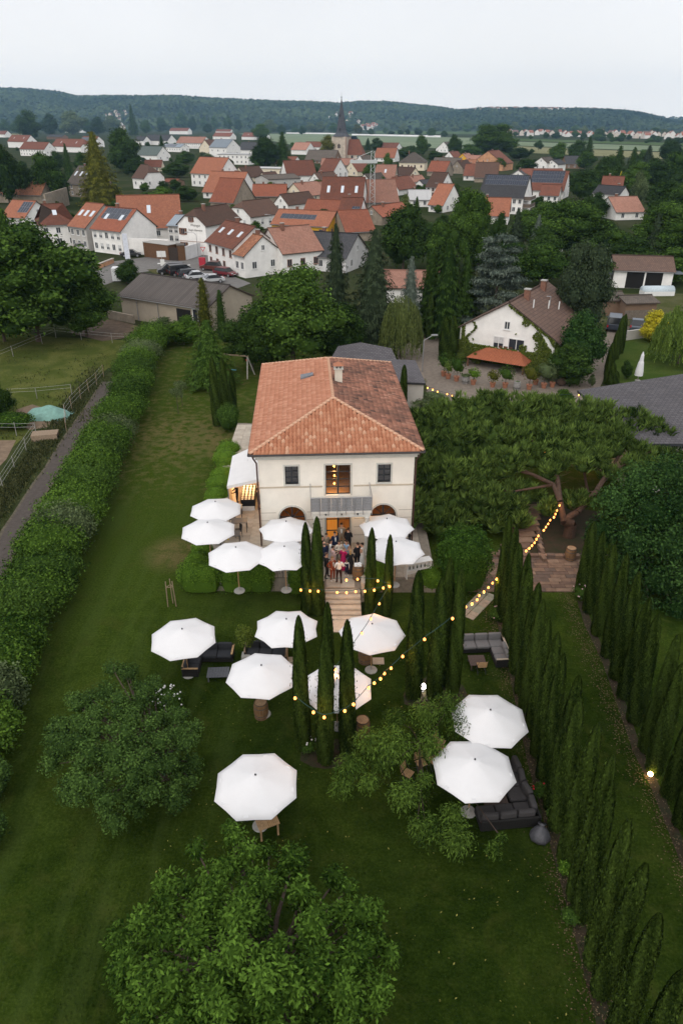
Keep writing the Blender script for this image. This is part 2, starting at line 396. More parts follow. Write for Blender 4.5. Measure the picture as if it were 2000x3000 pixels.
def ribbon(name,pts,width,z,mat,label=None):
    P=[G(*p)for p in pts];L,Rr=[],[]
    for i,p in enumerate(P):
        d=(P[min(i+1,len(P)-1)]-P[max(i-1,0)]);nn=Vector((-d.y,d.x,0)).normalized()*width/2
        j=1+.06*math.sin(i*2.3);L.append(p+nn*j);Rr.append(p-nn*j)
    mb=MB()
    for i in range(len(P)-1):mb.face([(*Rr[i].xy,z),(*Rr[i+1].xy,z),(*L[i+1].xy,z),(*L[i].xy,z)])
    return struct(name,mb,mat,label)
ribbon('path',pc,1.2,.02,M('path_asphalt',(.078,.064,.056),.9,3,.2,.5,60))
ribbon('path_edge',pc,1.6,.016,M('path_dust',(.10,.085,.06),.95,4,.35,.5,40))
# gravel court and drive by the white house
sheet('gravel_court',gp([(1150,985),(1290,975),(1350,1040),(1620,1085),(1700,1080),(1775,985),(1780,960),(1855,955),(1815,1010),(1790,1060),(1735,1180),(1240,1190),(1180,1110)]),.01,M('court_gravel',(.20,.165,.135),.95,2.5,.22,.6,50))
sheet('side_lawn',gp([(1800,1120),(1790,1070),(1825,985),(1850,940),(2150,880),(2150,1150)]),.008,fieldmat('side_grass',(.048,.082,.016),(.075,.105,.026),None,.3,6))
sheet('yard',gp([(1740,975),(1760,890),(1800,860),(2100,860),(2100,900),(1860,965)]),.006,fieldmat('yard_grass',(.07,.08,.03),(.10,.10,.05),None,.3,5))
# the village floor, its street and the parking place
sheet('village_ground',gp([(-400,1000),(280,920),(680,870),(1300,830),(2500,760),(2300,385),(-300,385)]),-.02,fieldmat('village_yards',(.030,.042,.016),(.058,.060,.034),(.018,.03,.010),.05,1.2))
sheet('street',gp([(150,795),(240,780),(300,770),(400,757),(520,742),(592,722),(612,722),(618,770),(690,812),(735,830),(660,858),(600,842),(560,812),(470,790),(400,800),(300,838),(200,850)]),.01,M('street_asphalt',(.15,.142,.135),.9,.8,.2,.4,30))
sheet('parking_verge',gp([(430,790),(490,786),(560,815),(620,845),(640,870),(560,850),(480,815)]),.014,fieldmat('verge_dry',(.07,.075,.03),(.11,.10,.05),None,.6,6))
for q in([(462,771),(502,767),(502,770),(462,774)],[(512,768),(528,766),(529,768),(513,770)],[(540,777),(557,775),(558,777),(541,779)]):
    sheet('road_marking',gp(q),.016,M('road_paint',(.6,.6,.58),.8,3,.15))
# fields of the plain
fm1=fieldmat('crop_pale',(.16,.20,.13),(.20,.235,.16),(.13,.17,.10),.01,.2,.2);fm2=fieldmat('crop_green',(.075,.115,.045),(.10,.14,.06),None,.01,.2,.2)
fm3=fieldmat('crop_straw',(.20,.20,.11),(.25,.24,.14),None,.01,.2,.2)
sheet('field',gp([(700,391),(1040,393),(1060,425),(860,425),(740,402)]),.05,fm1);sheet('field',gp([(1025,398),(1420,404),(1420,440),(1030,424)]),.05,fm1)
sheet('field',gp([(1480,414),(2150,434),(2150,452),(1480,425)]),.05,fm1);sheet('field',gp([(1480,427),(2150,456),(2150,475),(1480,445)]),.05,fm3)
sheet('field',gp([(1100,384),(1480,386),(1480,393),(1100,392)]),.05,fm2);sheet('field',gp([(1480,405),(2150,424),(2150,432),(1480,411)]),.05,fm2)
sheet('field',gp([(-100,375),(120,378),(120,384),(-100,386)]),.05,fm2);sheet('field',gp([(-100,390),(95,392),(95,400),(-100,400)]),.05,fm3)
for k,(a,b,c,d)in enumerate([((838,390.0),(985,391.5),(985,393.2),(838,391.6)),((1030,394.3),(1290,399.5),(1290,402.6),(1030,396.6))]):
    pts=gp([a,b,c,d]);mb=MB();mb.prism([p.xy for p in pts],.05,1.6)
    tag(mb.obj('field_tunnel',M('white_film',(.75,.73,.72),.5,.05,.05)),['long white film strip over the field beside the church spire, nearer the round chestnut','long white film strip over the field behind the church nave'][k],'film tunnel')
# wooded hills
def hill(name,prof,Y,depth,seed,label,foot=378,nx=300,ny=46,ntree=26000,tsz=20):
    us=np.array([p[0]for p in prof]);vs_=np.array([p[1]for p in prof])
    r_=np.random.RandomState(seed);uu=np.linspace(us[0],us[-1],nx);vv=np.interp(uu,us,vs_)
    ph=r_.rand(8)*6.28
    def gul(x,t):return np.sin(x/310+ph[0]+t*1.5)*.5+np.sin(x/137+ph[1]-t*2)*.3+np.sin(x/61+ph[2]+3*t)*.15
    V=np.empty((nx,ny,3));t=np.linspace(0,1.25,ny)
    xs=np.array([PY(u,v,Y)[0]for u,v in zip(uu,vv)]);zs=np.array([max(2,zat(Y,v))for v in vv])
    def H_(x,z,tt):
        s=np.where(tt<1,np.sin(np.clip(tt,0,1)*np.pi/2)**1.25,1-2.2*(tt-1)**2)
        return z*s+gul(x,tt)*z*.13*np.sin(np.pi*np.clip(tt,0,1))-2*(tt<.02)
    for j in range(ny):
        V[:,j,0]=xs*(1-(1-t[j])*depth/Y);V[:,j,1]=Y-depth*(1-t[j]);V[:,j,2]=H_(xs,zs,np.full(nx,t[j]))
    idx=np.arange(nx*ny).reshape(nx,ny)
    Q=np.stack([idx[:-1,:-1],idx[1:,:-1],idx[1:,1:],idx[:-1,1:]],-1).reshape(-1,4)
    me=quads_mesh(name,V.reshape(-1,3),Q,np.zeros(nx*ny),fieldmat(name+'_floor',(.030,.046,.020),(.05,.066,.028),(.022,.034,.016),.004,.03,.3),True)
    o=link(me,name);o['kind']='structure';o['label']=label
    k=r_.rand(ntree)*(nx-1);tt=.03+1.02*r_.rand(ntree)**.8;x=np.interp(k,np.arange(nx),xs);z=np.interp(k,np.arange(nx),zs)
    P=np.stack([x*(1-(1-tt)*depth/Y),Y-depth*(1-tt),H_(x,z,tt)],-1)
    P[:,2]+=tsz*r_.uniform(.05,.55,ntree)
    nr=norm(np.array([0,-.5,.9])+.75*r_.normal(size=(ntree,3)))
    V2,Q2=leaves(P,nr,tsz*r_.uniform(.6,1.3,ntree),.8)
    patch=.5+.5*np.sin(P[:,0]/170+ph[4])*np.sin(P[:,1]/120+ph[5])
    me2=quads_mesh('forest',V2,Q2,np.repeat(np.clip(.08+.62*patch+r_.normal(0,.2,ntree),0,1),4),LEAF('forest_leaf',(.010,.028,.014),(.060,.085,.032),.9,0))
    f=link(me2,'forest');tag(f,'dense woodland covering '+label,'woodland',kind='stuff')
    return lambda u,tq:Vector((np.interp(u,uu,xs)*(1-(1-tq)*depth/Y),Y-depth*(1-tq),float(H_(np.array([np.interp(u,uu,xs)]),np.array([np.interp(u,uu,zs)]),np.array([tq]))[0])))
hillA=hill('hills',[(-700,258),(-300,260),(0,265),(100,270),(180,277),(222,288),(350,290),(520,293),(700,298),(800,303),(900,306),(1000,309),(1060,303),(1150,306),(1250,317),(1330,330),(1420,345),(1520,362)],4600,1500,3,'the long wooded ridge behind the church spire',ntree=30000)
hillB=hill('hills',[(1230,362),(1290,338),(1340,330),(1390,326),(1440,322),(1500,322),(1560,323),(1640,324),(1720,325),(1790,328),(1840,333),(1890,341),(1940,354),(1990,362),(2100,372),(2400,374)],3900,1000,5,'the lower wooded hill with a village on its crest',ntree=16000,tsz=17)
hill('hills',[(1700,352),(1900,352),(2000,354),(2200,350),(2600,352),(3000,350)],5150,500,9,'the pale distant rise at the edge of the plain',nx=80,ny=16,ntree=2500,tsz=30)
# ================================================================ terrace and villa
STONE=M('terrace_limestone',(.40,.345,.285),.85,2.0,.16,.3,30)
STONE2=M('terrace_limestone_pale',(.46,.40,.33),.85,2.4,.14,.3,30)
TZ=1.0
terr=thing('terrace','raised pale limestone terrace with steps round the villa','terrace');terr['kind']='structure';del terr['category']
tpoly=[(-9.32,35.15),(-1.0,35.1),(-.98,34.1),(1.12,34.1),(1.15,35.0),(5.6,35.0),(5.6,58.5),(-9.32,60)]
MB().prism(tpoly,-.1,TZ-.05).obj('base',M('terrace_mortar',(.22,.19,.155),.95,4,.2),terr)
def inside(p,poly):
    c=False;j=len(poly)-1
    for i in range(len(poly)):
        a,b=poly[i],poly[j]
        if(a[1]>p[1])!=(b[1]>p[1])and p[0]<(b[0]-a[0])*(p[1]-a[1])/(b[1]-a[1])+a[0]:c=not c
        j=i
    return c
slabs=[]
yy=34.12;row=0
while yy<59:
    xx=-9.3
    while xx<5.6:
        cx,cy_=xx+.42,yy+.27
        if all(inside((xx+a,yy+b),tpoly)for a in(.02,.82)for b in(.02,.52))and not(-4.6<cx<4.0 and 39.6<cy_<56):slabs.append((cx,cy_))
        xx+=.84
    yy+=.54;row+=1
slabs.sort(key=lambda p:(p[1]+(0 if p[0]>-5.3 or p[1]<41 else 3)))
smesh=[]
for k in range(4):smesh.append(MB().b2(-.412,.412,-.262,.262,-.05,-.004+.006*k/3).mesh('paving_slab',[STONE,STONE2][k%2]))
rest=MB()
for i,(x,y)in enumerate(slabs):
    if i<300:link(smesh[rnd.randrange(4)],'paving_slab',terr,(x,y,TZ))
    else:rest.b2(x-.412,x+.412,y-.262,y+.262,TZ-.05,TZ-rnd.uniform(0,.005),rnd.randrange(2))
o=rest.obj('paving',[STONE,STONE2],terr);o['kind']='stuff'
for k in range(6):
    z1=TZ-(k+.5)*TZ/6.0-.03;y0=34.1-.30*(k+1)
    MB().b2(-.95+.02*k,1.09+.01*k,y0,y0+.34,z1-.14,z1).obj('step',STONE2 if k%2 else STONE,terr,bevel=.015)
MB().b2(-.8,1.1,31.2,32.28,-.02,.03).obj('landing',STONE2,terr,bevel=.01)
for x in(-1.13,1.27):MB().b2(x-.13,x+.13,34.0,34.9,0,TZ+.35).obj('parapet',STONE2,terr,bevel=.02)
# ---------------------------------------------------------------- villa
VR=R(3.0);VILLA=Vector((-.29,39.06,TZ))
villa=thing('villa','cream two-storey villa with hipped terracotta tile roof and balcony','villa',VILLA,VR)
WALL=M('villa_render',(.79,.745,.67),.92,.9,.07,.25,45)
TRIM=M('villa_trim_grey',(.52,.51,.47),.85,3,.08,.1,40)
DARK=M('anthracite_frame',(.035,.037,.042),.5,8,.15)
INT=M('interior_plaster',(.30,.20,.10),.9,2,.1)
def clearglass():
    m,n,b=newmat('clear_pane');n.nodes.remove(b)
    tr=n.nodes.new('ShaderNodeBsdfTransparent');tr.inputs[0].default_value=(.9,.9,.9,1);gl=n.nodes.new('ShaderNodeBsdfGlossy');gl.inputs['Roughness'].default_value=.03
    fr=n.nodes.new('ShaderNodeFresnel');fr.inputs[0].default_value=1.5;mr=n.nodes.new('ShaderNodeMath');mr.operation='MULTIPLY_ADD';mr.inputs[1].default_value=1.0;mr.inputs[2].default_value=.06;n.links.new(fr.outputs[0],mr.inputs[0])
    mx=n.nodes.new('ShaderNodeMixShader');n.links.new(mr.outputs[0],mx.inputs[0]);n.links.new(tr.outputs[0],mx.inputs[1]);n.links.new(gl.outputs[0],mx.inputs[2])
    n.links.new(mx.outputs[0],n.nodes['Material Output'].inputs['Surface']);MATS['clear']=m;return m
CLEAR=clearglass()
HW,VD,EH=4.72,16.8,6.5
def rect(x0,x1,z0,z1):return[(x0,z0),(x1,z0),(x1,z1),(x0,z1)]
def arch(cx,r,z0,zs):return[(cx-r,z0),(cx+r,z0)]+[(cx+r*math.cos(math.pi*k/12),zs+r*math.sin(math.pi*k/12))for k in range(13)]
holes={'wl':rect(-3.13,-2.33,4.28,5.48),'fr':rect(-.68,.84,3.47,5.5),'wr':rect(2.5,3.3,4.28,5.48),'al':arch(-2.79,.8,.05,1.92),'ar':arch(2.91,.8,.05,1.92),'dr':rect(-.68,.84,.04,2.5)}
def wall_holes(name,outer,hs,th,mats,parent):
    bm=bmesh.new();edges=[]
    for lp in[outer]+hs:
        vs_=[bm.verts.new((x,0,z))for x,z in lp]
        for i in range(len(vs_)):edges.append(bm.edges.new((vs_[i],vs_[(i+1)%len(vs_)])))
    bmesh.ops.triangle_fill(bm,use_beauty=True,use_dissolve=False,edges=edges)
    fs=list(bm.faces);bmesh.ops.recalc_face_normals(bm,faces=fs)
    ex=bmesh.ops.extrude_face_region(bm,geom=fs)
    for v in[g_ for g_ in ex['geom']if isinstance(g_,bmesh.types.BMVert)]:v.co.y+=th
    bmesh.ops.recalc_face_normals(bm,faces=list(bm.faces))
    me=bpy.data.meshes.new(name);bm.to_mesh(me);bm.free();me.materials.append(mats)
    return link(me,name,parent)
wall_holes('wall',rect(-HW,HW,-.02,EH-.12),list(holes.values()),.3,WALL,villa).location=(0,0,0)
for s in(-1,1):
    MB().b2(s*HW-(.3 if s>0 else 0),s*HW+(0 if s>0 else .3),.302,VD,-.02,EH-.12).obj('wall',WALL,villa)
MB().b2(-HW+.3,HW-.3,VD-.3,VD-.002,-.02,EH-.12).obj('wall',WALL,villa)
flr=MB();flr.b2(-HW+.3,HW-.3,.3,VD-.3,-.02,.03);flr.obj('floor',M('oak_floor',(.28,.17,.08),.5,3,.2),villa)
MB().b2(-HW+.3,HW-.3,.3,VD-.3,3.02,3.4).obj('storey_floor',M('oak_floor'),villa)
MB().b2(-HW+.3,HW-.3,5.2,5.3,.03,6.3).obj('partition',INT,villa)
MB().b2(-HW+.31,HW-.31,.31,5.2,6.3,6.36).obj('ceiling',INT,villa)
for x in(-1.5,1.6):MB().b2(x-.06,x+.06,.302,5.198,3.402,6.298).obj('partition',M('light_stop_plaster',(.16,.15,.15),.9),villa)  # partitions added to keep the small window rooms dark
# cornice, belt, plaster joints
for x0,x1,y0,y1 in((-HW-.14,HW+.14,-.14,-.001),(-HW-.14,-HW-.001,.0,VD),(HW+.001,HW+.14,.0,VD)):
    MB().b2(x0,x1,y0,y1,EH-.52,EH-.3).obj('cornice',TRIM,villa)
for x0,x1,y0,y1 in((-HW-.3,HW+.3,-.3,-.001),(-HW-.3,-HW-.001,.0,VD),(HW+.001,HW+.3,.0,VD)):
    MB().b2(x0,x1,y0,y1,EH-.298,EH-.06).obj('cornice',TRIM,villa)
for x0,x1 in((-HW-.03,-.88),(1.04,HW+.03)):MB().b2(x0,x1,-.035,-.001,4.03,4.13).obj('belt_course',M('belt_sand',(.50,.43,.34),.9,4,.1),villa)
for z in(.55,1.15,1.75,2.3):
    for x0,x1 in((-HW-.006,-3.78),(-1.86,-.9),(1.08,1.96),(3.88,HW+.006)):MB().b2(x0,x1,-.006,-.001,z,z+.03).obj('plaster_joint',M('joint_groove_shade',(.36,.32,.27),.95,4,.1),villa)  # groove shade painted as darker strips, slightly proud
# windows
def window(kind,hole,cols,rows,surround=.1,split=False):
    xs=[p[0]for p in hole];zs=[p[1]for p in hole];x0,x1,z0,z1=min(xs),max(xs),min(zs),max(zs)
    isarch=len(hole)>4;wname={'d':'door','w':'window'}[kind]
    mb=MB();lp=list(hole)
    off=[]
    cx,cz=(x0+x1)/2,(z0+z1)/2
    for x,z in lp:
        if isarch and z>=1.92:a=math.atan2(z-1.92,x-cx);off.append((cx+(.8+surround)*math.cos(a),1.92+(.8+surround)*math.sin(a)))
        else:off.append((x+surround*(1 if x>cx else-1),z+(surround if z>cz else(-.02 if kind=='d' or isarch else-surround*.4))))
    n=len(lp)
    for i in range(n):
        a,b,c,d=lp[i],lp[(i+1)%n],off[(i+1)%n],off[i]
        if i==0 and(kind=='d' or isarch):continue
        mb.face([(a[0],-.03,a[1]),(d[0],-.03,d[1]),(c[0],-.03,c[1]),(b[0],-.03,b[1])]);mb.face([(d[0],-.03,d[1]),(d[0],.0,d[1]),(c[0],.0,c[1]),(c[0],-.03,c[1])]);mb.face([(a[0],-.03,a[1]),(b[0],-.03,b[1]),(b[0],.12,b[1]),(a[0],.12,a[1])])
    W=mb.obj(wname,TRIM,villa)
    fb=MB();t=.055;y0,y1=.12,.19
    zt=1.92 if isarch else z1
    def bar(ax,az,bx,bz,w_=t):
        d=Vector((bx-ax,0,bz-az));L=d.length;d.normalize();p=Vector((d.z,0,-d.x))*w_/2
        q=[Vector((ax,0,az))+p,Vector((bx,0,bz))+p,Vector((bx,0,bz))-p,Vector((ax,0,az))-p]
        i=len(fb.v);fb.v+=[(v.x,y0,v.z)for v in q]+[(v.x,y1,v.z)for v in q]
        for f in((0,1,2,3),(7,6,5,4),(0,4,5,1),(1,5,6,2),(2,6,7,3),(3,7,4,0)):fb.f.append(tuple(i+k for k in f));fb.m.append(0);fb.uv.append([(0,0)]*4)
    for i in range(n):bar(*lp[i],*lp[(i+1)%n],.11)
    for c in range(1,cols):x=x0+(x1-x0)*c/cols;bar(x,z0,x,z1,.10 if c*2==cols else .045)
    for r in range(1,rows):z=z0+(zt-z0)*r/rows;bar(x0,z,x1,z,.045)
    if isarch:
        bar(x0,1.92,x1,1.92,.08)
        for a in(45,135):bar(cx,1.92,cx+.8*math.cos(R(a)),1.92+.8*math.sin(R(a)),.04)
    fb.obj('frame',DARK,W)
    for c in range(cols):
        for r in range(rows):
            xa,xb=x0+(x1-x0)*c/cols,x0+(x1-x0)*(c+1)/cols;za,zb=z0+(zt-z0)*r/rows,z0+(zt-z0)*(r+1)/rows
            MB().face([(xa,.155,za),(xb,.155,za),(xb,.155,zb),(xa,.155,zb)]).obj('pane',CLEAR,W)
    if isarch:
        MB().face([(x,.155,z)for x,z in lp[2:]]).obj('pane',CLEAR,W)
    if not isarch and kind=='w' and rows<4 and z0>4:MB().b2(x0-.1,x1+.1,-.07,.0,z0-.09,z0-.03).obj('sill',TRIM,W)
    return W
window('w',holes['wl'],2,3);window('w',holes['wr'],2,3)
window('d',holes['fr'],2,4);window('d',holes['al'],2,2);window('d',holes['ar'],2,2)
dW=window('d',holes['dr'],2,3)
MB().b2(-.62,.06,.25,.29,.06,2.45).obj('door_leaf',EM('backlit_leaf_glow',(.80,.27,.03),.62),dW)  # hall light behind the door put in as the leaf's own glow
# interior lamps seen through the glass
lampshade=EM('lamp_warm',(1.0,.48,.14),3.2)
for i,(x,y,z,lb,en)in enumerate([(-.14,.5,5.2,'glowing pendant lamp behind the tall balcony door, topmost',48),(-.12,.5,4.56,'glowing pendant lamp behind the tall balcony door, middle',34),(-.13,.5,4.02,'glowing pendant lamp behind the tall balcony door, lowest',30),(.45,2.6,2.25,'glowing hall lamp behind the ground floor door',110),(-2.8,2.4,2.3,'glowing lamp behind the arched window beside the tent',26),(2.9,2.4,2.3,'glowing lamp behind the arched window beside the pine',26)]):
    p=VILLA+Matrix.Rotation(VR,3,'Z')@Vector((x,y,z))
    t=thing('pendant_lamp',lb,'lamp',p);MB().ball((0,0,0),.07,10,6).obj('globe',lampshade,t,True);MB().cyl((0,0,.09),(0,0,.6 if z<3 else .45),.008,n=5).obj('cord',DARK,t)
    l=bpy.data.objects.new('glow',bpy.data.lights.new('glow','POINT'));COL.objects.link(l);l.parent=t;l.location=(0,-.16,-.1);l.data.energy=en;l.data.color=(1,.5,.16);l.data.shadow_soft_size=.12
# roof
EX,EY0,EY1,RZ=5.17,-.46,17.3,1.55
ra,rb=Vector((0,4.75,EH+RZ)),Vector((0,13.6,EH+RZ))
c00,c10,c11,c01=Vector((-EX,EY0,EH)),Vector((EX,EY0,EH)),Vector((EX,EY1,EH)),Vector((-EX,EY1,EH))
base=MB()
for f in([c00,c10,ra],[c10,c11,rb,ra],[c11,c01,rb],[c01,c00,ra,rb]):base.face([p-Vector((0,0,.04))for p in f])
base.face([p-Vector((0,0,.06))for p in(c01,c11,c10,c00)])
TILE=None
def tilemat(name,stops,dirt):
    m,n,b=newmat(name);b.inputs['Roughness'].default_value=.85;b.inputs['Specular IOR Level'].default_value=.2
    at=n.nodes.new('ShaderNodeAttribute');at.attribute_name='tint';t=n.nodes.new('ShaderNodeTexCoord').outputs['Object']
    c=ramp(n,at.outputs['Fac'],stops)
    f=noise(n,t,22,4,.6);c=mix(n,maprange(n,f,.35,.7,0,.28),c,tuple(x*.6 for x in stops[0][1]))
    g_=noise(n,t,.55,5,.65,.4);c=mix(n,mul(n,maprange(n,g_,.4,.68),dirt),c,(.07,.05,.042))
    n.links.new(c,b.inputs['Base Color']);return m
T_FRONT=tilemat('clay_barrel_tile',[(0,(.33,.13,.072)),(.45,(.44,.19,.108)),(.8,(.51,.25,.15)),(1,(.60,.37,.25))],.06)
T_LEFT=tilemat('clay_tile_faded',[(0,(.38,.16,.095)),(.5,(.47,.215,.135)),(1,(.55,.29,.195))],.05)
T_RIGHT=tilemat('clay_tile_lichened',[(0,(.10,.065,.055)),(.3,(.25,.12,.085)),(.7,(.42,.195,.13)),(1,(.52,.28,.20))],.72)
roof=base.obj('roof',M('roof_underlay',(.16,.07,.045),.95,3,.2),villa)
PW,PL=.232,.335
def tile_arrays():
    """barrel tile: pan, hump, pan; lower lip raised and closed"""
    prof=[(-.116,.0),(-.075,.004)]+[(.075*math.cos(math.pi*(1-k/5)),.006+.085*math.sin(math.pi*k/5))for k in range(1,5)]+[(.075,.004),(.116,.0)]
    V,Q=[],[]
    for y,h in((-.20,.034),(.17,.0)):V+=[(x,y,z+h)for x,z in prof]
    k=len(prof);Q+=[(i,i+1,k+i+1,k+i)for i in range(k-1)]
    b=len(V);V+=[(x,-.20,.0)for x,z in prof];Q+=[(b+i,b+i+1,i+1,i)for i in range(k-1)]
    return np.array(V),np.array(Q)
TV,TQ=tile_arrays()
def tile_grid(O,e,s,poly):
    e=e.normalized();s=s.normalized();n=e.cross(s).normalized()
    P2=[((p-O).dot(e),(p-O).dot(s))for p in poly]
    mx_,my_=max(p[0]for p in P2),max(p[1]for p in P2);outp=[]
    nc=int(mx_/PW);pw=mx_/nc
    for r in range(int(my_/PL)+1):
        for c in range(nc):
            x,y=(c+.5)*pw,(r+.5)*PL-.02
            if inside((x,y),P2):outp.append(O+e*x+s*y)
    M3=Matrix((e,s,n)).transposed();return outp,M3
faces=[('front',c00,c10-c00,ra-(c00+c10)/2,[c00,c10,ra],T_FRONT),('left',c01,c00-c01,(ra+rb)/2-Vector((-EX,(ra.y+rb.y)/2,EH)),[c01,c00,ra,rb],T_LEFT),('right',c10,c11-c10,(ra+rb)/2-Vector((EX,(ra.y+rb.y)/2,EH)),[c10,c11,rb,ra],T_RIGHT),('rear',c11,c01-c11,rb-(c01+c11)/2,[c11,c01,rb],T_LEFT)]
for fn,O,e,s,poly,mt in faces:
    pts,M3=tile_grid(O,e,s,poly);A=np.array(M3);k0=0
    if fn=='front':
        pts.sort(key=lambda p:p.z);k0=300
        vm=[quads_mesh('roof_tile',TV@A.T,TQ,np.full(len(TV),t_),mt)for t_ in(.05,.2,.32,.42,.5,.6,.7,.82,.95)]
        for p in pts[:300]:link(vm[rnd.choice((1,2,3,3,4,4,4,5,5,6,6,7,8))],'roof_tile',roof,p+Vector((rnd.uniform(-.006,.006),0,rnd.uniform(0,.008))))
    rest_=np.array([tuple(p)for p in pts[k0:]])
    if len(rest_):
        n_=len(rest_);jit=nrs.uniform(-.006,.006,(n_,3));V=(TV@A.T)[None]+(rest_+jit)[:,None]
        Q=TQ[None]+(np.arange(n_)*len(TV))[:,None,None];tn=np.clip(nrs.normal(.52,.2,n_),0,1)
        o=link(quads_mesh('roof_tiles',V.reshape(-1,3),Q.reshape(-1,4),np.repeat(tn,len(TV)),mt),'roof_tiles',roof);o['kind']='stuff'
RIDGE=M('ridge_tile_clay',(.50,.30,.20),.9,5,.25,.2,40)
rm=MB();k=7
for y,rr in((0,.12),(.40,.10)):
    rm.v+=[(rr*math.cos(math.pi*i/(k-1)),y,rr*.85*math.sin(math.pi*i/(k-1))+(.03 if y==0 else 0))for i in range(k)]
for i in range(k-1):rm.f.append((i,i+1,k+i+1,k+i));rm.m.append(0);rm.uv.append([(0,0)]*4)
rm.f.append(tuple(range(k)));rm.m.append(0);rm.uv.append([(0,0)]*k)
rmesh=rm.mesh('ridge_tile',RIDGE,False)
for a,b in((c00,ra),(c10,ra),(ra,rb),(c01,rb),(c11,rb)):
    d=(b-a);n_=int(d.length/.34);q=d.normalized().to_track_quat('Y','Z')
    for i in range(n_):
        o=link(rmesh,'ridge_tile',roof,a+d*(i/n_)+Vector((0,0,.02)));o.rotation_mode='QUATERNION';o.rotation_quaternion=q
gut=MB()
GUTM=M('gutter_zinc_dark',(.05,.045,.045),.5,6,.15,metal=.3)
for a,b in((c00,c10),(c00,c01),(c10,c11),(c01,c11)):
    d=(b-a).normalized();nn=Vector((d.y,-d.x,0));nn=nn if nn.dot(a+b-2*Vector((0,8,EH)))>0 else-nn
    gut.cyl(a+nn*.05-Vector((0,0,.06))-d*.05,b+nn*.05-Vector((0,0,.06))+d*.05,.07,n=8)
gut.obj('gutter',GUTM,roof)
MB().tube([(-HW-.30,-.38,EH-.1),(-HW-.24,-.3,EH-.35),(-HW-.08,-.1,EH-.75),(-HW-.08,-.1,.02)],.05,8).obj('downpipe',M('downpipe_copper',(.07,.035,.03),.5,6,.2),villa)
MB().tube([(HW+.30,-.38,EH-.1),(HW+.24,-.3,EH-.35),(HW+.08,-.1,EH-.75),(HW+.08,-.1,.02)],.05,8).obj('downpipe',M('downpipe_copper'),villa)
# chimney and roof hatch
ch=MB().b2(.28,.78,8.25,8.75,EH+1.0,EH+2.35).obj('chimney',M('chimney_render',(.62,.56,.47),.9,3,.1),roof)
MB().b2(.2,.86,8.17,8.83,EH+2.35,EH+2.42).obj('chimney_slab',TRIM,ch)
for x in(.3,.53,.76):MB().b2(x-.04,x+.04,8.24,8.76,EH+2.42,EH+2.6).obj('chimney_pier',TRIM,ch)
cc=MB();z0=EH+2.6
cc.face([(.16,8.13,z0),(.90,8.13,z0),(.53,8.5,z0+.24)]);cc.face([(.90,8.13,z0),(.90,8.87,z0),(.53,8.5,z0+.24)]);cc.face([(.90,8.87,z0),(.16,8.87,z0),(.53,8.5,z0+.24)]);cc.face([(.16,8.87,z0),(.16,8.13,z0),(.53,8.5,z0+.24)]);cc.face([(.16,8.13,z0),(.16,8.87,z0),(.90,8.87,z0),(.90,8.13,z0)])
cc.obj('chimney_cap',T_LEFT,ch)
MB().b2(.51,.55,8.46,8.54,z0+.2,z0+.36).obj('cap_knob',RIDGE,ch)
ht=MB();hx,hy=-1.75,10.2;zs_=EH+RZ*(1-1.75/EX)
ht.face([(hx-.35,hy,zs_-.1),(hx+.55,hy,zs_+.38),(hx+.55,hy+.55,zs_+.38),(hx-.35,hy+.55,zs_+.22)]);ht.face([(hx-.35,hy,zs_-.1),(hx-.35,hy+.55,zs_+.22),(hx-.35,hy+.55,zs_-.12)]);ht.face([(hx-.35,hy,zs_-.12),(hx+.55,hy,zs_+.1),(hx+.55,hy,zs_+.38),(hx-.35,hy,zs_+.12)])
ht.obj('roof_hatch',M('lead_flashing',(.16,.17,.19),.5,5,.2),roof)
# balcony
BY,BX0,BX1=-1.95,-1.62,2.0
bal=MB().b2(BX0,BX1,BY,-.002,3.22,3.36).obj('balcony',M('balcony_concrete',(.55,.53,.49),.9,3,.1),villa)
MB().b2(BX0+.08,BX1-.08,BY+.05,BY+.25,2.92,3.22).obj('beam',TRIM,bal)
for x in(-1.35,1.72):
    MB().lathe([(.17,0),(.17,.12),(.13,.16),(.12,2.75),(.17,2.82),(.17,2.92)],14,(x,BY+.18,0)).obj('column',TRIM,bal,True)
for x in(-.75,.2,1.15):MB().b2(x-.04,x+.04,BY-.05,BY+.05,3.12,3.22).obj('bracket',DARK,bal)
STEEL=M('galvanised_steel',(.33,.33,.34),.45,10,.1,metal=.5)
rl=MB();zt=4.28
for(a,b)in(((BX0,BY),(BX1,BY)),((BX0,BY),(BX0,-.03)),((BX1,BY),(BX1,-.03))):
    rl.cyl((*a,zt),(*b,zt),.025,n=8)
    for z in(3.5,3.7,3.9,4.1):rl.cyl((*a,z),(*b,z),.008,n=5)
rl.obj('railing',STEEL,bal)
for x in[BX0+(BX1-BX0)*i/7 for i in range(8)]:MB().cyl((x,BY-.012,3.1),(x,BY-.012,zt),.016,n=6).obj('baluster',STEEL,bal)
for i in range(6):MB().b2(BX0+.01+i*(BX1-BX0)/6,BX0-.01+(i+1)*(BX1-BX0)/6,BY+.02,BY+.035,3.34,zt-.03).obj('mesh_panel',M('railing_mesh_grey',(.23,.235,.245),.6,14,.3,.3,60),bal)
# wall lamp by the door
p=VILLA+Matrix.Rotation(VR,3,'Z')@Vector((1.35,-.1,2.55));t=thing('wall_lamp','lit wall lamp beside the front door under the balcony','lamp',p,VR)
MB().b2(-.06,.06,-.02,.1,-.1,.1).obj('bracket',DARK,t);MB().ball((0,-.07,0),.07,8,6).obj('globe',EM('lamp_wall',(1,.6,.25),30),t,True)
l=bpy.data.objects.new('glow',bpy.data.lights.new('glow','POINT'));COL.objects.link(l);l.parent=t;l.location=(0,-.22,-.05);l.data.energy=22;l.data.color=(1,.6,.27);l.data.shadow_soft_size=.1
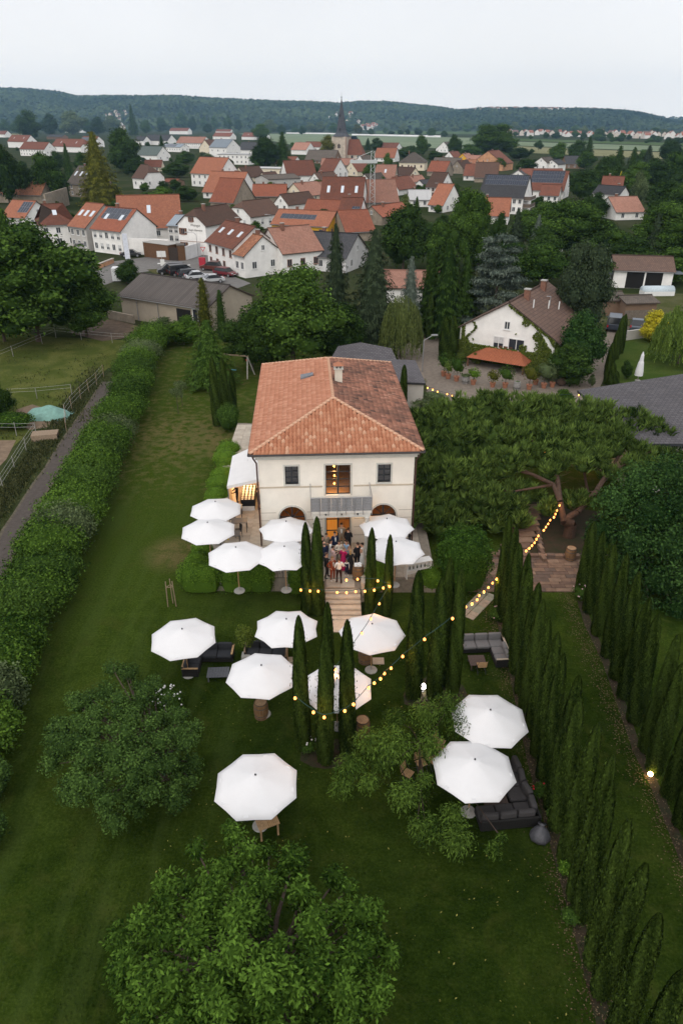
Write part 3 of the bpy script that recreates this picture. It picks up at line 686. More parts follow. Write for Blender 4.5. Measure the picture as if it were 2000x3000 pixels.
# ================================================================ parasols, furniture, lights, people
CANVAS=M('parasol_canvas',(.69,.685,.695),.9,.7,.035,.22,3.2)
POLE=M('parasol_pole',(.30,.27,.24),.5,6,.15);WOOD=M('teak_pale',(.42,.27,.14),.7,9,.25,.2,60);WOODD=M('teak_grey',(.27,.20,.14),.8,9,.25,.2,60)
CONC=M('concrete_base',(.36,.35,.33),.9,6,.15)
def parasol_proto(sag):
    t=thing('parasol','x','parasol',group='white octagonal garden parasols');RR=1.66
    mb=MB();n=8;rows=6;ring=[]
    for r in range(rows+1):
        f=r/rows
        for k in range(n*2):
            a=math.pi*k/n;mid=k%2
            rad=RR*f*((math.cos(math.pi/n)-sag*f)if mid else 1.0);z=2.98-.60*f-.05*math.sin(math.pi*f)*(1 if mid else-.3)
            ring.append((rad*math.sin(a),rad*math.cos(a),z))
    N=n*2
    for(off,flip)in((0,False),(-.012,True)):
        i0=len(mb.v);mb.v+=[(x,y,z+off)for x,y,z in ring]
        for r in range(rows):
            for k in range(N):
                q=[i0+r*N+k,i0+(r+1)*N+k,i0+(r+1)*N+(k+1)%N,i0+r*N+(k+1)%N]
                if r==0:q=[q[1],q[2],i0]
                mb.f.append(tuple(q if not flip else reversed(q)));mb.m.append(0);mb.uv.append([(0,0)]*len(q))
    e0=rows*N;e1=len(ring)+rows*N
    for k in range(N):mb.f.append((e0+k,e1+k,e1+(k+1)%N,e0+(k+1)%N));mb.m.append(0);mb.uv.append([(0,0)]*4)
    cn_=mb.obj('canopy',CANVAS,t,True)
    vb=MB()
    for k in range(N):
        a,b=ring[e0+k],ring[e0+(k+1)%N];vb.face([a,b,(b[0],b[1],b[2]-.02),(a[0],a[1],a[2]-.02)])
    vb.obj('hem',M('hem_grey',(.12,.12,.13),.9),cn_)
    MB().lathe([(.035,0),(.04,.03),(.02,.07)],8,(0,0,2.97)).obj('finial',DARK,t)
    MB().cyl((0,0,.08),(0,0,2.96),.032,n=10).obj('pole',M('pole_wood',(.36,.22,.11),.6,8,.2),t)
    MB().lathe([(.30,0),(.32,.03),(.30,.07),(.06,.09),(.05,.3)],20).obj('base',CONC,t)
    MB().lathe([(.06,0),(.06,.1)],10,(0,0,2.1)).obj('hub',DARK,t)
    for k in range(8):
        a=2*math.pi*k/8;s_,c_=math.sin(a),math.cos(a)
        r_=MB().cyl((.04*s_,.04*c_,2.93),(1.63*s_,1.63*c_,2.36),.014,n=5).obj('rib',WOODD,t)
        MB().cyl((.05*s_,.05*c_,2.15),(.8*s_,.8*c_,2.62),.011,n=5).obj('strut',WOODD,r_)
    return t
par_l,par_t=parasol_proto(.012),parasol_proto(.045)
PARASOLS=[  # apex column, row, ground height, turn in degrees, scalloped rim, label
 (535,1840,0,11,0,'white parasol over the dark corner sofa beside the open lawn'),(837,1815,0,22,1,'white parasol with scalloped rim behind the slim cypress trio at the foot of the steps'),
 (1090,1827,0,6,0,'white parasol beside the foot of the steps with lit bulbs strung across it'),(764,1950,0,28,0,'white parasol whose rim almost touches the barrel standing on open grass'),
 (987,1985,0,24,0,'white parasol half hidden behind the trio of slim cypresses on the lawn'),(750,2266,0,20,0,'large white parasol over the slatted wooden table behind the walnut tree'),
 (1436,2079,0,23,0,'white parasol next to the cypress row, farther of the overlapping pair'),(1390,2227,0,20,0,'white parasol with bare twigs crossing it, nearer of the overlapping pair'),
 (631,1469,TZ,18,0,'white terrace parasol next to the catering tent'),(608,1530,TZ,15,0,'white terrace parasol leaning over the lawn edge, middle of the side row'),(691,1602,TZ,12,0,'white terrace parasol above the clipped front hedge corner'),
 (838,1527,TZ,4,1,'scalloped white terrace parasol against the villa wall beside the slim cypresses'),(833,1600,TZ,18,1,'scalloped white terrace parasol touching the slim cypresses, nearer the front hedge'),(1133,1518,TZ,8,1,'white terrace parasol against the villa wall next to the pine'),(1160,1586,TZ,14,1,'white terrace parasol above the white bar shelf')]
for i,(u,v,z,a,sg,lb)in enumerate(PARASOLS):
    p=G(u,v,z+2.99);proto=par_t if sg else par_l
    first=(i==0)or(sg and not any(q[4]for q in PARASOLS[:i]))
    if first:o=proto;o.location=(p.x,p.y,z);o.rotation_euler=(0,0,-R(a));o['label']=lb
    else:o=copytree(proto,(p.x,p.y,z),-R(a),lb)
    o.rotation_euler[0]=R(rnd.uniform(-1.2,1.2))
# ---------------------------------------------------------------- seating
def cushion(name,c,size,mat,parent,rz=0.0,rx=0.0):
    return MB().box(c,size,0,rz,rx).obj(name,mat,parent,True,bevel=min(.07,min(size)*.42),seg=3)
def sofa(label,corner,L,Wd,hand,frame,fab,trimm,rz=0.0,wicker=False):
    """corner sofa; corner is the outer rear corner; L along x, arm Wd towards the viewer, hand = -1 arm on the left, 1 on the right"""
    t=thing('corner_sofa',label,'sofa',corner,rz,'corner sofas on the lawn');s=-hand   # x runs away from the corner along s
    D=.82
    def bx(x0,x1,y0,y1,z0,z1,nm,m,bv=.0):
        x0,x1=sorted((s*x0,s*x1));return MB().b2(x0,x1,y0,y1,z0,z1).obj(nm,m,t,bevel=bv)
    bx(0,L,-D,0,.06,.26,'frame',frame,.01);bx(0,D,-Wd,-D-.002,.06,.26,'frame',frame,.01)
    bx(0,L,-.07,0,.262,.62,'back',frame,.01);bx(0,.07,-Wd,-.072,.262,.62,'back',frame,.01)
    bx(L-.06,L,-D,-.072,.262,.56,'armrest',frame,.01);bx(.072,D,-Wd,-Wd+.06,.262,.56,'armrest',frame,.01)
    bx(L-.08,L+.02,-D,.0,.562,.59,'arm_cap',trimm);bx(0,D,-Wd-.02,-Wd+.08,.562,.59,'arm_cap',trimm);bx(-.01,.09,-Wd+.1,-.1,.622,.645,'arm_cap',trimm)
    n=max(2,round(L/.75));w_=(L-.16)/n
    for k in range(n):
        cx=s*(.09+w_*(k+.5));cushion('seat_cushion',(cx,-.47,.36),(w_-.015,.72,.19),fab,t)
        if k>0 or True:cushion('back_cushion',(cx,-.17,.60),(w_-.03,.19,.40),fab,t,0,R(-9))
    m_=max(1,round((Wd-D)/.75));h_=(Wd-D-.06)/m_
    for k in range(m_):
        cy_=-D-h_*(k+.5)-.01;cushion('seat_cushion',(s*.45,cy_,.36),(.70,h_-.015,.19),fab,t);cushion('back_cushion',(s*.18,cy_,.60),(.19,h_-.03,.40),fab,t,0)
    for x,y in((.05,-.05),(L-.05,-.05),(.05,-Wd+.05),(L-.05,-D+.05)):MB().b2(s*x-.03,s*x+.03,y-.03,y+.03,0,.062).obj('leg',frame,t)
    return t
BLK=M('wicker_black',(.018,.017,.017),.6,30,.4,.5,120);FAB1=M('fabric_charcoal',(.035,.037,.043),.95,20,.2,.2,150);FAB2=M('fabric_grey',(.15,.15,.155),.95,20,.12,.2,150);FAB3=M('fabric_dark_grey',(.058,.054,.056),.95,20,.15,.2,150)
a,b,c=G(556,1912),G(690,1905),G(548,2005)
sofa('dark corner sofa with charcoal cushions under the parasol beside the open lawn',a,b.x-a.x,1.95,-1,BLK,FAB1,WOOD)
a,b=G(845,1906),G(722,1906)
sofa('dark corner sofa tucked behind the little citrus tree and two parasols',a,a.x-b.x,1.35,1,BLK,FAB1,WOODD)
a,b=G(1466,1882),G(1345,1882)
sofa('light grey corner sofa at the cypress row with its own slatted table',a,a.x-b.x+.1,2.05,1,BLK,FAB2,M('teak_bleached',(.40,.34,.27),.7,9,.2),R(4))
a,b=G(1545,2175),G(1440,2175)
def lounge():
    t=thing('lounge_sofa','dark wicker lounge sofa with plump grey cushions under the nearer paired parasol','sofa',G(1572,2418),R(6))
    MB().b2(-.85,0,0,3.0,.05,.3).obj('frame',BLK,t,bevel=.03);MB().b2(-2.35,-.852,0,.85,.05,.3).obj('frame',BLK,t,bevel=.03)
    MB().b2(-2.35,0,-.1,-.002,.05,.6).obj('back',BLK,t,bevel=.04);MB().b2(.002,.1,-.1,3.0,.05,.6).obj('back',BLK,t,bevel=.04)
    for k in range(3):cushion('seat_cushion',(-.48,.95+k*.70+.3,.38),(.72,.68,.18),FAB3,t)
    for k in range(3):cushion('seat_cushion',(-.45-k*.76,.46,.38),(.74,.72,.18),FAB3,t)
    for k in range(4):cushion('back_cushion',(-.10,.5+k*.68,.66),(.24,.62,.44),FAB3,t,R(rnd.uniform(-14,14)))
    for k in range(3):cushion('back_cushion',(-.48-k*.74,.1,.64),(.68,.22,.40),FAB3,t,R(rnd.uniform(-6,6)))
    for x,y in((-.05,.05),(-2.3,.05),(-.05,2.95),(-.8,2.95)):MB().b2(x-.03,x+.03,y-.03,y+.03,0,.06).obj('leg',BLK,t)
lounge()
def slat_table(label,c,lx,ly,h,mat,rz=0.0,n=9,group=None):
    t=thing('slatted_table',label,'table',c,rz,group)
    for k in range(n):
        w_=lx/n;MB().b2(-lx/2+k*w_+.006,-lx/2+(k+1)*w_-.006,-ly/2,ly/2,h-.025,h).obj('slat',mat,t)
    for x in(-1,1):
        for y in(-1,1):MB().b2(x*(lx/2-.08)-.03,x*(lx/2-.08)+.03,y*(ly/2-.08)-.03,y*(ly/2-.08)+.03,0,h-.027).obj('leg',mat,t)
    MB().b2(-lx/2+.04,lx/2-.04,-.03,.03,h-.08,h-.027).obj('rail',mat,t)
    return t
GRYT=M('slat_grey',(.095,.10,.115),.7,12,.15);BRN=M('slat_umber',(.085,.062,.055),.7,12,.15)
slat_table('low grey slatted coffee table in front of the dark corner sofa',G(641,1985),1.1,.75,.36,GRYT,R(3),8)
slat_table('low brown slatted coffee table in front of the light grey sofa',G(1395,1950),.85,.80,.36,BRN,R(2),12)
slat_table('low dark coffee table between the lounge sofa and the paired parasols',G(1450,2368),1.0,1.1,.34,BRN,R(6),12)
slat_table('pale slatted wooden dining table showing from under the large near parasol',G(775,2415),.85,1.5,.73,WOOD,R(24),12)
def chair_proto():
    t=thing('folding_chair','x','chair',group='slatted wooden folding chairs')
    for k in range(6):MB().b2(-.21,.21,-.2+k*.068,-.2+k*.068+.05,.43,.45).obj('seat_slat',WOOD,t)
    for k in range(5):MB().b2(-.21,.21,.22+k*.012,.235+k*.012,.50+k*.075,.55+k*.075).obj('back_slat',WOOD,t)
    for x in(-.22,.22):
        MB().cyl((x,-.22,0),(x,.28,.88),.014,n=5).obj('leg',DARK,t);MB().cyl((x*.93,.24,0),(x*.93,-.2,.44),.014,n=5).obj('leg',DARK,t)
    return t
cp_=chair_proto()
CH_=[(1407,1968,185,'folding chair facing the low brown table of the light grey sofa'),(1286,2195,60,'folding chair next to the paired parasols, farther of the two touching their rim'),(1288,2216,55,'folding chair tucked against the rim of the nearer paired parasol'),(1266,2246,40,'folding chair in the middle of the scattered group by the peach tree'),(1231,2256,25,'folding chair half hidden by peach leaves, second from the outer end'),(1193,2286,55,'folding chair standing alone at the outer end of the group in the peach tree'),(705,2400,20,'folding chair under the large near parasol beside the pale dining table')]
for i,(u,v,a,lb)in enumerate(CH_):
    if i==0:cp_.location=G(u,v);cp_.rotation_euler=(0,0,R(a));cp_['label']=lb
    else:copytree(cp_,G(u,v),R(a),lb)
bb=MB();prof=[(.02,0),(.34,.02),(.40,.16),(.36,.34),(.24,.5),(.12,.60),(.10,.66),(.16,.72)]
bb.lathe(prof,18)
bb.v=[(x*(1+.10*math.sin(7*math.atan2(y,x)+z*9)),y*(1+.10*math.sin(6*math.atan2(y,x))),z)for x,y,z in bb.v]
t=bb.obj('bean_bag',M('nylon_grey',(.075,.075,.085),.45,6,.25,.5,12),None,True);t.location=G(1578,2462);t.rotation_euler=(R(-14),R(16),.5);tag(t,'crumpled grey bag with gathered neck beside the lounge sofa','bag')
# barrels
def barrel_proto():
    t=thing('barrel','x','barrel',group='old wine barrels');n=16;H_=.92
    om=M('barrel_oak',(.20,.115,.055),.8,5,.35,.4,30)
    for k in range(n):
        mb=MB();a0,a1=2*math.pi*k/n+.012,2*math.pi*(k+1)/n-.012
        rs=[(.29,0),(.335,.23),(.35,.46),(.335,.69),(.29,H_)]
        for(r0,z0),(r1,z1)in zip(rs[:-1],rs[1:]):mb.face([(r0*math.cos(a0),r0*math.sin(a0),z0),(r0*math.cos(a1),r0*math.sin(a1),z0),(r1*math.cos(a1),r1*math.sin(a1),z1),(r1*math.cos(a0),r1*math.sin(a0),z1)])
        mb.obj('stave',om,t)
    for z,r in((.04,.302),(.22,.337),(.66,.342),(.86,.305)):MB().lathe([(r,z),(r+.006,z+.02),(r,z+.05)],20,cap=False).obj('hoop',M('hoop_iron',(.10,.095,.095),.6,8,.3,metal=.4),t)
    MB().lathe([(.0,H_-.035),(.285,H_-.03)],20,cap=False).obj('head',M('barrel_head',(.30,.20,.12),.85,6,.3,.3,30),t)
    MB().lathe([(.0,.01),(.33,.012)],20,cap=False).obj('core',om,t)
    return t
bp_=barrel_proto()
for i,(u,v,z,lb)in enumerate([(766,2098,0,'wine barrel standing on open grass beside the parasol rim'),(1068,1938,0,'honey-lit wine barrel with a board under the bulb-draped parasol'),(1061,2150,0,'wine barrel half hidden behind the peach tree leaves'),(1667,1640,0,'wine barrel on the stone edging under the umbrella pine'),(1048,1694,TZ,'wine barrel at the top of the steps with napkins on it')]):
    if i==0:bp_.location=G(u,v,z);bp_['label']=lb
    else:copytree(bp_,G(u,v,z),rnd.uniform(0,6),lb)
pn=G(1048,1694,TZ);MB().b2(-.22,.2,-.18,.2,0,.03).box((.05,.02,.06),(.3,.24,.05),0,.5).obj('napkins',M('napkin_white',(.75,.75,.74),.9),None).location=(pn.x,pn.y,pn.z+.93)
tag(bpy.data.objects['napkins'],'folded white napkins lying on the barrel at the steps','napkins')
bd=MB().b2(-.3,.3,-.25,.25,0,.04).obj('board',M('slab_pale',(.42,.36,.29),.9,4,.1));q=G(1084,1941);bd.location=(q.x+.42,q.y+.1,.0);tag(bd,'small pale stone slab lying beside the honey-lit barrel','slab')
bd=MB().b2(-.2,.2,-.2,.2,0,.3).obj('stone_cube',M('slab_pale'));bd.location=G(852,1945);tag(bd,'pale stone cube beside the sofa behind the slim cypresses','stone')
# terrace tables and chairs
def ttable(label,c,lx,ly,rz):
    t=thing('terrace_table',label,'table',c,rz,'dark terrace tables')
    MB().b2(-lx/2,lx/2,-ly/2,ly/2,.71,.74).obj('table_top',M('slate_top',(.075,.08,.085),.45,8,.15),t,bevel=.008)
    for x in(-1,1):
        for y in(-1,1):MB().b2(x*(lx/2-.05)-.02,x*(lx/2-.05)+.02,y*(ly/2-.05)-.02,y*(ly/2-.05)+.02,0,.71).obj('leg',DARK,t)
for u,v,lx,ly,lb in((703,1553,1.05,.75,'dark table between the tent and the middle side parasol'),(676,1592,1.3,.75,'dark table holding a yellow lemon beside the middle side parasol'),(690,1512,1.0,.7,'dark table under the rim of the parasol next to the tent'),(700,1668,1.2,.75,'dark table under the parasol above the hedge corner'),(830,1640,1.2,.8,'dark table under the scalloped parasol near the slim cypresses'),(1140,1585,1.1,.75,'dark table under the villa-wall parasol next to the pine')):
    ttable(lb,G(u,v,TZ),lx,ly,R(4))
q=G(669,1582,TZ+.74);MB().ball((0,0,.04),.05,8,6).obj('lemon',M('lemon_yellow',(.7,.5,.03),.5)).location=(q.x,q.y,TZ+.74);tag(bpy.data.objects['lemon'],'yellow lemon lying on the dark terrace table','lemon')
def tchair_proto():
    t=thing('terrace_chair','x','chair',group='dark terrace chairs');dm=M('chair_black',(.022,.022,.024),.6,12,.2)
    MB().b2(-.22,.22,-.22,.22,.42,.46).obj('seat',dm,t,bevel=.015)
    mb=MB()
    for k in range(7):a=R(200+k*140/6-0);b_=R(200+(k+1)*140/6)
    for k in range(6):
        a,b_=R(20+k*140/6),R(20+(k+1)*140/6);mb.face([(.25*math.cos(a),.24*math.sin(a),.5),(.25*math.cos(b_),.24*math.sin(b_),.5),(.27*math.cos(b_),.27*math.sin(b_),.80),(.27*math.cos(a),.27*math.sin(a),.80)])
    mb.obj('backrest',dm,t)
    for x in(-1,1):
        for y in(-1,1):MB().cyl((x*.22,y*.22,0),(x*.19,y*.19,.43),.013,n=6).obj('leg',dm,t)
    return t
tp_=tchair_proto()
for i,(u,v,a,lb)in enumerate([(806,1686,170,'dark round-back chair before the front hedge gap, nearer the hedge'),(838,1684,190,'dark round-back chair before the front hedge gap, nearer the cypresses'),(683,1535,100,'dark chair between the two upper side tables'),(660,1566,95,'dark chair behind the middle side parasol'),(700,1570,-80,'dark chair at the table near the tent'),(662,1502,90,'dark chair under the parasol next to the tent'),(700,1640,10,'dark chair at the hedge corner table'),(735,1668,-90,'dark chair beside the hedge corner table'),(1110,1600,100,'dark chair under the villa-wall parasol beside the column'),(1190,1600,-90,'dark chair under the villa-wall parasol near the pine'),(815,1615,100,'dark chair under the scalloped parasol touching the cypresses')]):
    if i==0:tp_.location=G(u,v,TZ);tp_.rotation_euler=(0,0,R(a));tp_['label']=lb
    else:copytree(tp_,G(u,v,TZ),R(a),lb)
# white bar shelf
q=G(1205,1690,TZ);t=thing('bar_shelf','white wooden bar shelf beneath the terrace parasol beside the pine','shelf',q,R(18));WHT=M('white_lacquer',(.72,.71,.70),.6,5,.05)
MB().b2(-.4,-.36,-.2,.2,0,1.05).obj('side_panel',WHT,t);MB().b2(1.1,1.14,-.2,.2,0,1.05).obj('side_panel',WHT,t);MB().b2(-.44,1.18,-.26,.26,1.052,1.10).obj('top',WHT,t,bevel=.008);MB().b2(-.358,1.098,-.18,.18,.52,.56).obj('shelf',WHT,t);MB().b2(-.358,1.098,.16,.19,.1,1.05).obj('back_panel',WHT,t)
for k in range(5):MB().lathe([(.035,0),(.035,.14),(.014,.18),(.014,.24)],8,(-.15+k*.24,0,.56)).obj('bottle',M('bottle_green',(.03,.05,.02),.2),t)
# catering tent, its table and bowls
tl=thing('catering_tent','white canvas tent roof leaning against the villa side wall','tent')
TENT=M('tent_canvas',(.70,.69,.70),.9,1.5,.04,.15,20)
FL,FR,BL,BR=G(665,1424,3.45),PY(768,1402,42.5),G(681,1336,3.45),Vector((-5.5,48.0,4.3));FR.x=-5.33
tb=MB();nx_,ny_=8,10
grid=[[None]*(ny_+1)for _ in range(nx_+1)]
for i in range(nx_+1):
    for j in range(ny_+1):
        f,g_=i/nx_,j/ny_;p=FL*(1-f)*(1-g_)+FR*f*(1-g_)+BR*f*g_+BL*(1-f)*g_
        p=Vector(p);p.z-=.10*math.sin(math.pi*f)*math.sin(math.pi*g_);grid[i][j]=p
for i in range(nx_):
    for j in range(ny_):tb.face([grid[i][j],grid[i+1][j],grid[i+1][j+1],grid[i][j+1]]);
tb.obj('canopy',TENT,tl,True)
vl=MB()
for i in range(nx_):a,b=grid[i][0],grid[i+1][0];vl.face([a-Vector((0,.01,.22+.01*(i%2))),b-Vector((0,.01,.22+.01*((i+1)%2))),b-Vector((0,.005,0)),a-Vector((0,.005,0))])
for j in range(ny_):a,b=grid[0][j],grid[0][j+1];vl.face([a-Vector((.01,0,.22)),a,b,b-Vector((.01,0,.22))])
vl.obj('valance',TENT,tl)
for p in(FL,BL):MB().cyl((p.x+.05,p.y+.05,TZ),(p.x+.05,p.y+.05,p.z-.02),.03,n=8).obj('post',STEEL,tl)
MB().face([(FL.x+.08,FL.y+.1,TZ+.1),(BL.x+.08,BL.y,TZ+.1),(BL.x+.08,BL.y,BL.z-.1),(FL.x+.08,FL.y+.1,FL.z-.1)]).obj('side_sheet',M('tent_side',(.60,.50,.38),.9,2,.08),tl)
tq=G(727,1496,TZ);tt_=thing('buffet_table','long buffet table under a black cloth inside the lit tent','table',tq,VR)
MB().b2(-.48,.48,.06,2.5,.05,.76).obj('black_cloth',M('cloth_black',(.014,.014,.017),.95,6,.3),tt_,bevel=.02);MB().b2(-.47,.47,0,.05,.0,.32).obj('white_panel',M('panel_white',(.6,.6,.62),.8),tt_)
bw=MB().lathe([(.02,.004),(.035,.01),(.052,.03),(.055,.034),(.03,.014)],10,cap=True).mesh('bowl',M('bowl_white',(.75,.72,.68),.4),True)
for c in range(4):
    for r_ in range(9):
        p=tq+Matrix.Rotation(VR,3,'Z')@Vector((-.36+.24*c,.2+.255*r_,.762));o=link(bw,'bowl',None,p,0,(1.6,1.6,1.6));tag(o,'small white bowl in rows on the black buffet cloth','bowl','bowls on the buffet table')
q=tq+Vector((-.15,2.35,1.75));t=thing('tent_lamp','dazzling warm work lamp hanging inside the tent above the buffet','lamp',q);MB().box((0,0,0),(.8,.06,.34)).obj('lamp_face',EM('lamp_tent',(1,.66,.32),14),t);MB().box((0,.05,0),(.86,.03,.40)).obj('lamp_body',DARK,t);MB().cyl((0,.05,.2),(0,.05,1.05),.01).obj('hanger',DARK,t)
l=bpy.data.objects.new('glow',bpy.data.lights.new('glow','POINT'));COL.objects.link(l);l.parent=t;l.location=(0,-.25,-.1);l.data.energy=260;l.data.color=(1,.55,.22);l.data.shadow_soft_size=.15
# stakes, young trees' props, citrus pot handled with the plants; swing frame and bunting
t=thing('plant_stakes','three pale wooden stakes bound together on the open lawn','stakes',G(505,1775))
for k,(x,y)in enumerate(((-.22,-.1),(.24,-.05),(.0,.25))):MB().cyl((x,y,0),(x*.8,y*.8,1.75),.03,n=6).obj('stake',WOODD,t)
MB().tube([(-.19,-.08,1.35),(.21,-.04,1.35),(0,.22,1.35),(-.19,-.08,1.35)],.02,5).obj('batten',WOODD,t)
q=G(700,1100);t=thing('swing_frame','weathered wooden swing frame beyond the dark cypress trio','swing',q,R(-20))
MB().cyl((-2.2,0,2.2),(1.3,0,2.3),.09,n=8).obj('crossbeam',WOODD,t)
for x,y in((1.2,-.9),(1.2,.9),(-2.1,-.9),(-2.1,.9)):MB().cyl((x+(.3 if x>0 else-.3),y,0),(x,0,2.28),.06,n=8).obj('leg',M('leg_bleached',(.45,.42,.38),.8),t)
for x in(-.9,-.4):MB().cyl((x,0,.6),(x,0,2.2),.012,n=5).obj('rope',DARK,t)
MB().b2(-1.0,-.3,-.12,.12,.56,.6).obj('seat',M('swing_seat',(.05,.25,.3),.5),t)
bt=thing('bunting','string of colourful pennants running from the swing frame into the trees','bunting');pts=[]
P0,P1=PY(716,1052,q.y),PY(812,1030,q.y+6)
cb=MB()
for k in range(19):
    f=k/18;p=P0.lerp(P1,f);p.z-=.35*math.sin(math.pi*f);pts.append(p)
cb.tube(pts,.008,4).obj('string',DARK,bt)
for k,p in enumerate(pts[1:-1]):
    c_=[(.6,.05,.05),(.05,.3,.5),(.7,.5,.05),(.6,.6,.55),(.05,.35,.15),(.6,.2,.4)][k%6]
    MB().face([(-.11,0,0),(.11,0,0),(0,.03,-.26)]).obj('pennant',M('pennant_%d'%(k%6),c_,.9),bt).location=p
q=G(611,1125);t=MB().lathe([(.16,0),(.12,.1),(.09,.5),(.13,.7),(.06,.78),(.10,.86),(.09,1.0),(.02,1.06)],10).obj('garden_statue',M('white_stone',(.6,.6,.58),.8,5,.1),None,True);t.location=q;tag(t,'small white garden statue before the feathery tree','statue')
# ---------------------------------------------------------------- strings of bulbs
BULB=EM('bulb_glow',(1.0,.36,.075),4.6);CABLE=M('cable_green',(.015,.05,.045),.6)
bulbm=MB().lathe([(.014,-.022),(.040,.010),(.062,.064),(.056,.11),(.022,.145)],8).mesh('bulb',BULB,True)
sockm=MB().lathe([(.018,0),(.018,.06)],6).mesh('socket',DARK)
def strand(label,pts,Y0,Y1,ends=None,spare=False):
    P=[]
    us=[p[0]for p in pts]
    for i,(u,v)in enumerate(pts):P.append(PY(u,v,Y0[i]if isinstance(Y0,list)else Y0+(Y1-Y0)*(i/max(1,len(pts)-1))))
    t=thing('string_lights',label,'string lights',group='strings of warm bulbs over the garden')
    C=[p+Vector((0,0,.13))for p in P]
    if ends:C=[Vector(ends[0])]+C+[Vector(ends[1])]
    sm=[]
    for a,b in zip(C[:-1],C[1:]):
        for k in range(3):p=a.lerp(b,k/3);p.z-=.05*math.sin(math.pi*k/3);sm.append(p)
    sm.append(C[-1]);MB().tube(sm,.016,4).obj('cable',CABLE,t)
    for p in P:
        b=link(bulbm,'bulb',t,p);b.rotation_euler=(math.pi,0,0);b.location.z+=.05;link(sockm,'socket',b,(0,0,-.07))
    for p in P[1::3]:
        l=bpy.data.objects.new('glow',bpy.data.lights.new('glow','POINT'));COL.objects.link(l);l.parent=t;l.location=p-Vector((0,0,.16));l.data.energy=24;l.data.color=(1,.45,.12);l.data.shadow_soft_size=.06
    return t
def r2(pts):return[(520+x/2.119,1250+y/2.119)for x,y in pts]
def r5(pts):return[(400+x/1.96,1750+y/1.96)for x,y in pts]
def r4(pts):return[(1150+x/1.845,1150+y/1.845)for x,y in pts]
strand('bulb string crossing low in front of the terrace steps',r2([(765,1012),(822,1018),(873,1020),(990,1027),(1048,1028),(1105,1022),(1162,1020),(1220,1013),(1276,1000),(1315,990)]),32.0,32.0)
strand('bulb string above the head of the steps, over the paving',r2([(833,948),(1048,950),(1117,945),(1242,955),(1312,985)]),32.9,32.3)
strand('bulb string falling from the terrace cypress across the bulb-draped parasol',r2([(1315,990),(1251,1097)])+r5([(1345,122),(1293,205),(1140,412)]),32.0,24.5)
strand('bulb garland looping from the slim cypress trio up to the tall pair',r5([(910,577),(1015,658),(1077,687),(1195,650),(1245,612),(1332,518),(1364,490),(1400,465),(1422,435),(1460,405),(1527,337)])+[(1243,1872),(1325,1811)],[21.9,21.2,21.0,21.3,21.6,22.4,23,23.6,24.2,24.8,25.4,25.3,25.9],0)
strand('bulb string rising over the stone path past the tall cypresses',r4([(393,1157),(428,1140),(455,1118),(466,1095),(492,1075),(516,1052),(538,1028),(560,1006)]),28.0,33.0)
strand('bulb string climbing steeply to the pine trunk',r4([(720,855),(737,840),(751,825),(765,810),(775,790),(785,773),(815,743),(826,725),(838,708),(849,688),(870,672),(878,655),(886,636),(900,608)]),34.5,41.2)
strand('bulb string along the gravel court behind the pine',[(1252,1136),(1267,1141),(1281,1147),(1309,1154),(1324,1159),(1414,1172),(1694,1157)],60.0,62.0)
strand('bulb string glimmering beneath the pine crown',r4([(818,325),(880,330),(938,337),(1005,340),(1068,340),(1103,340)]),50.0,52.0)
FLOOD=EM('flood_white',(1.0,.93,.82),40)
for u,v,r_,lb,mt in((1237,2025,.15,'dazzling white ground spotlight between the tall cypresses',FLOOD),(1302,1992,.09,'smaller white ground spotlight between the tall cypresses',FLOOD),(1900,2280,.10,'warm ground lamp glowing at the outer cypress row',EM('flood_warm',(1,.62,.26),40))):
    t=thing('ground_spotlight',lb,'spotlight',G(u,v));MB().lathe([(r_*.6,0),(r_*.6,.03),(.02,.05),(.02,.16)],10).obj('foot',DARK,t);MB().ball((0,0,.16+r_),r_,12,8).obj('lamp_face',mt,t,True)
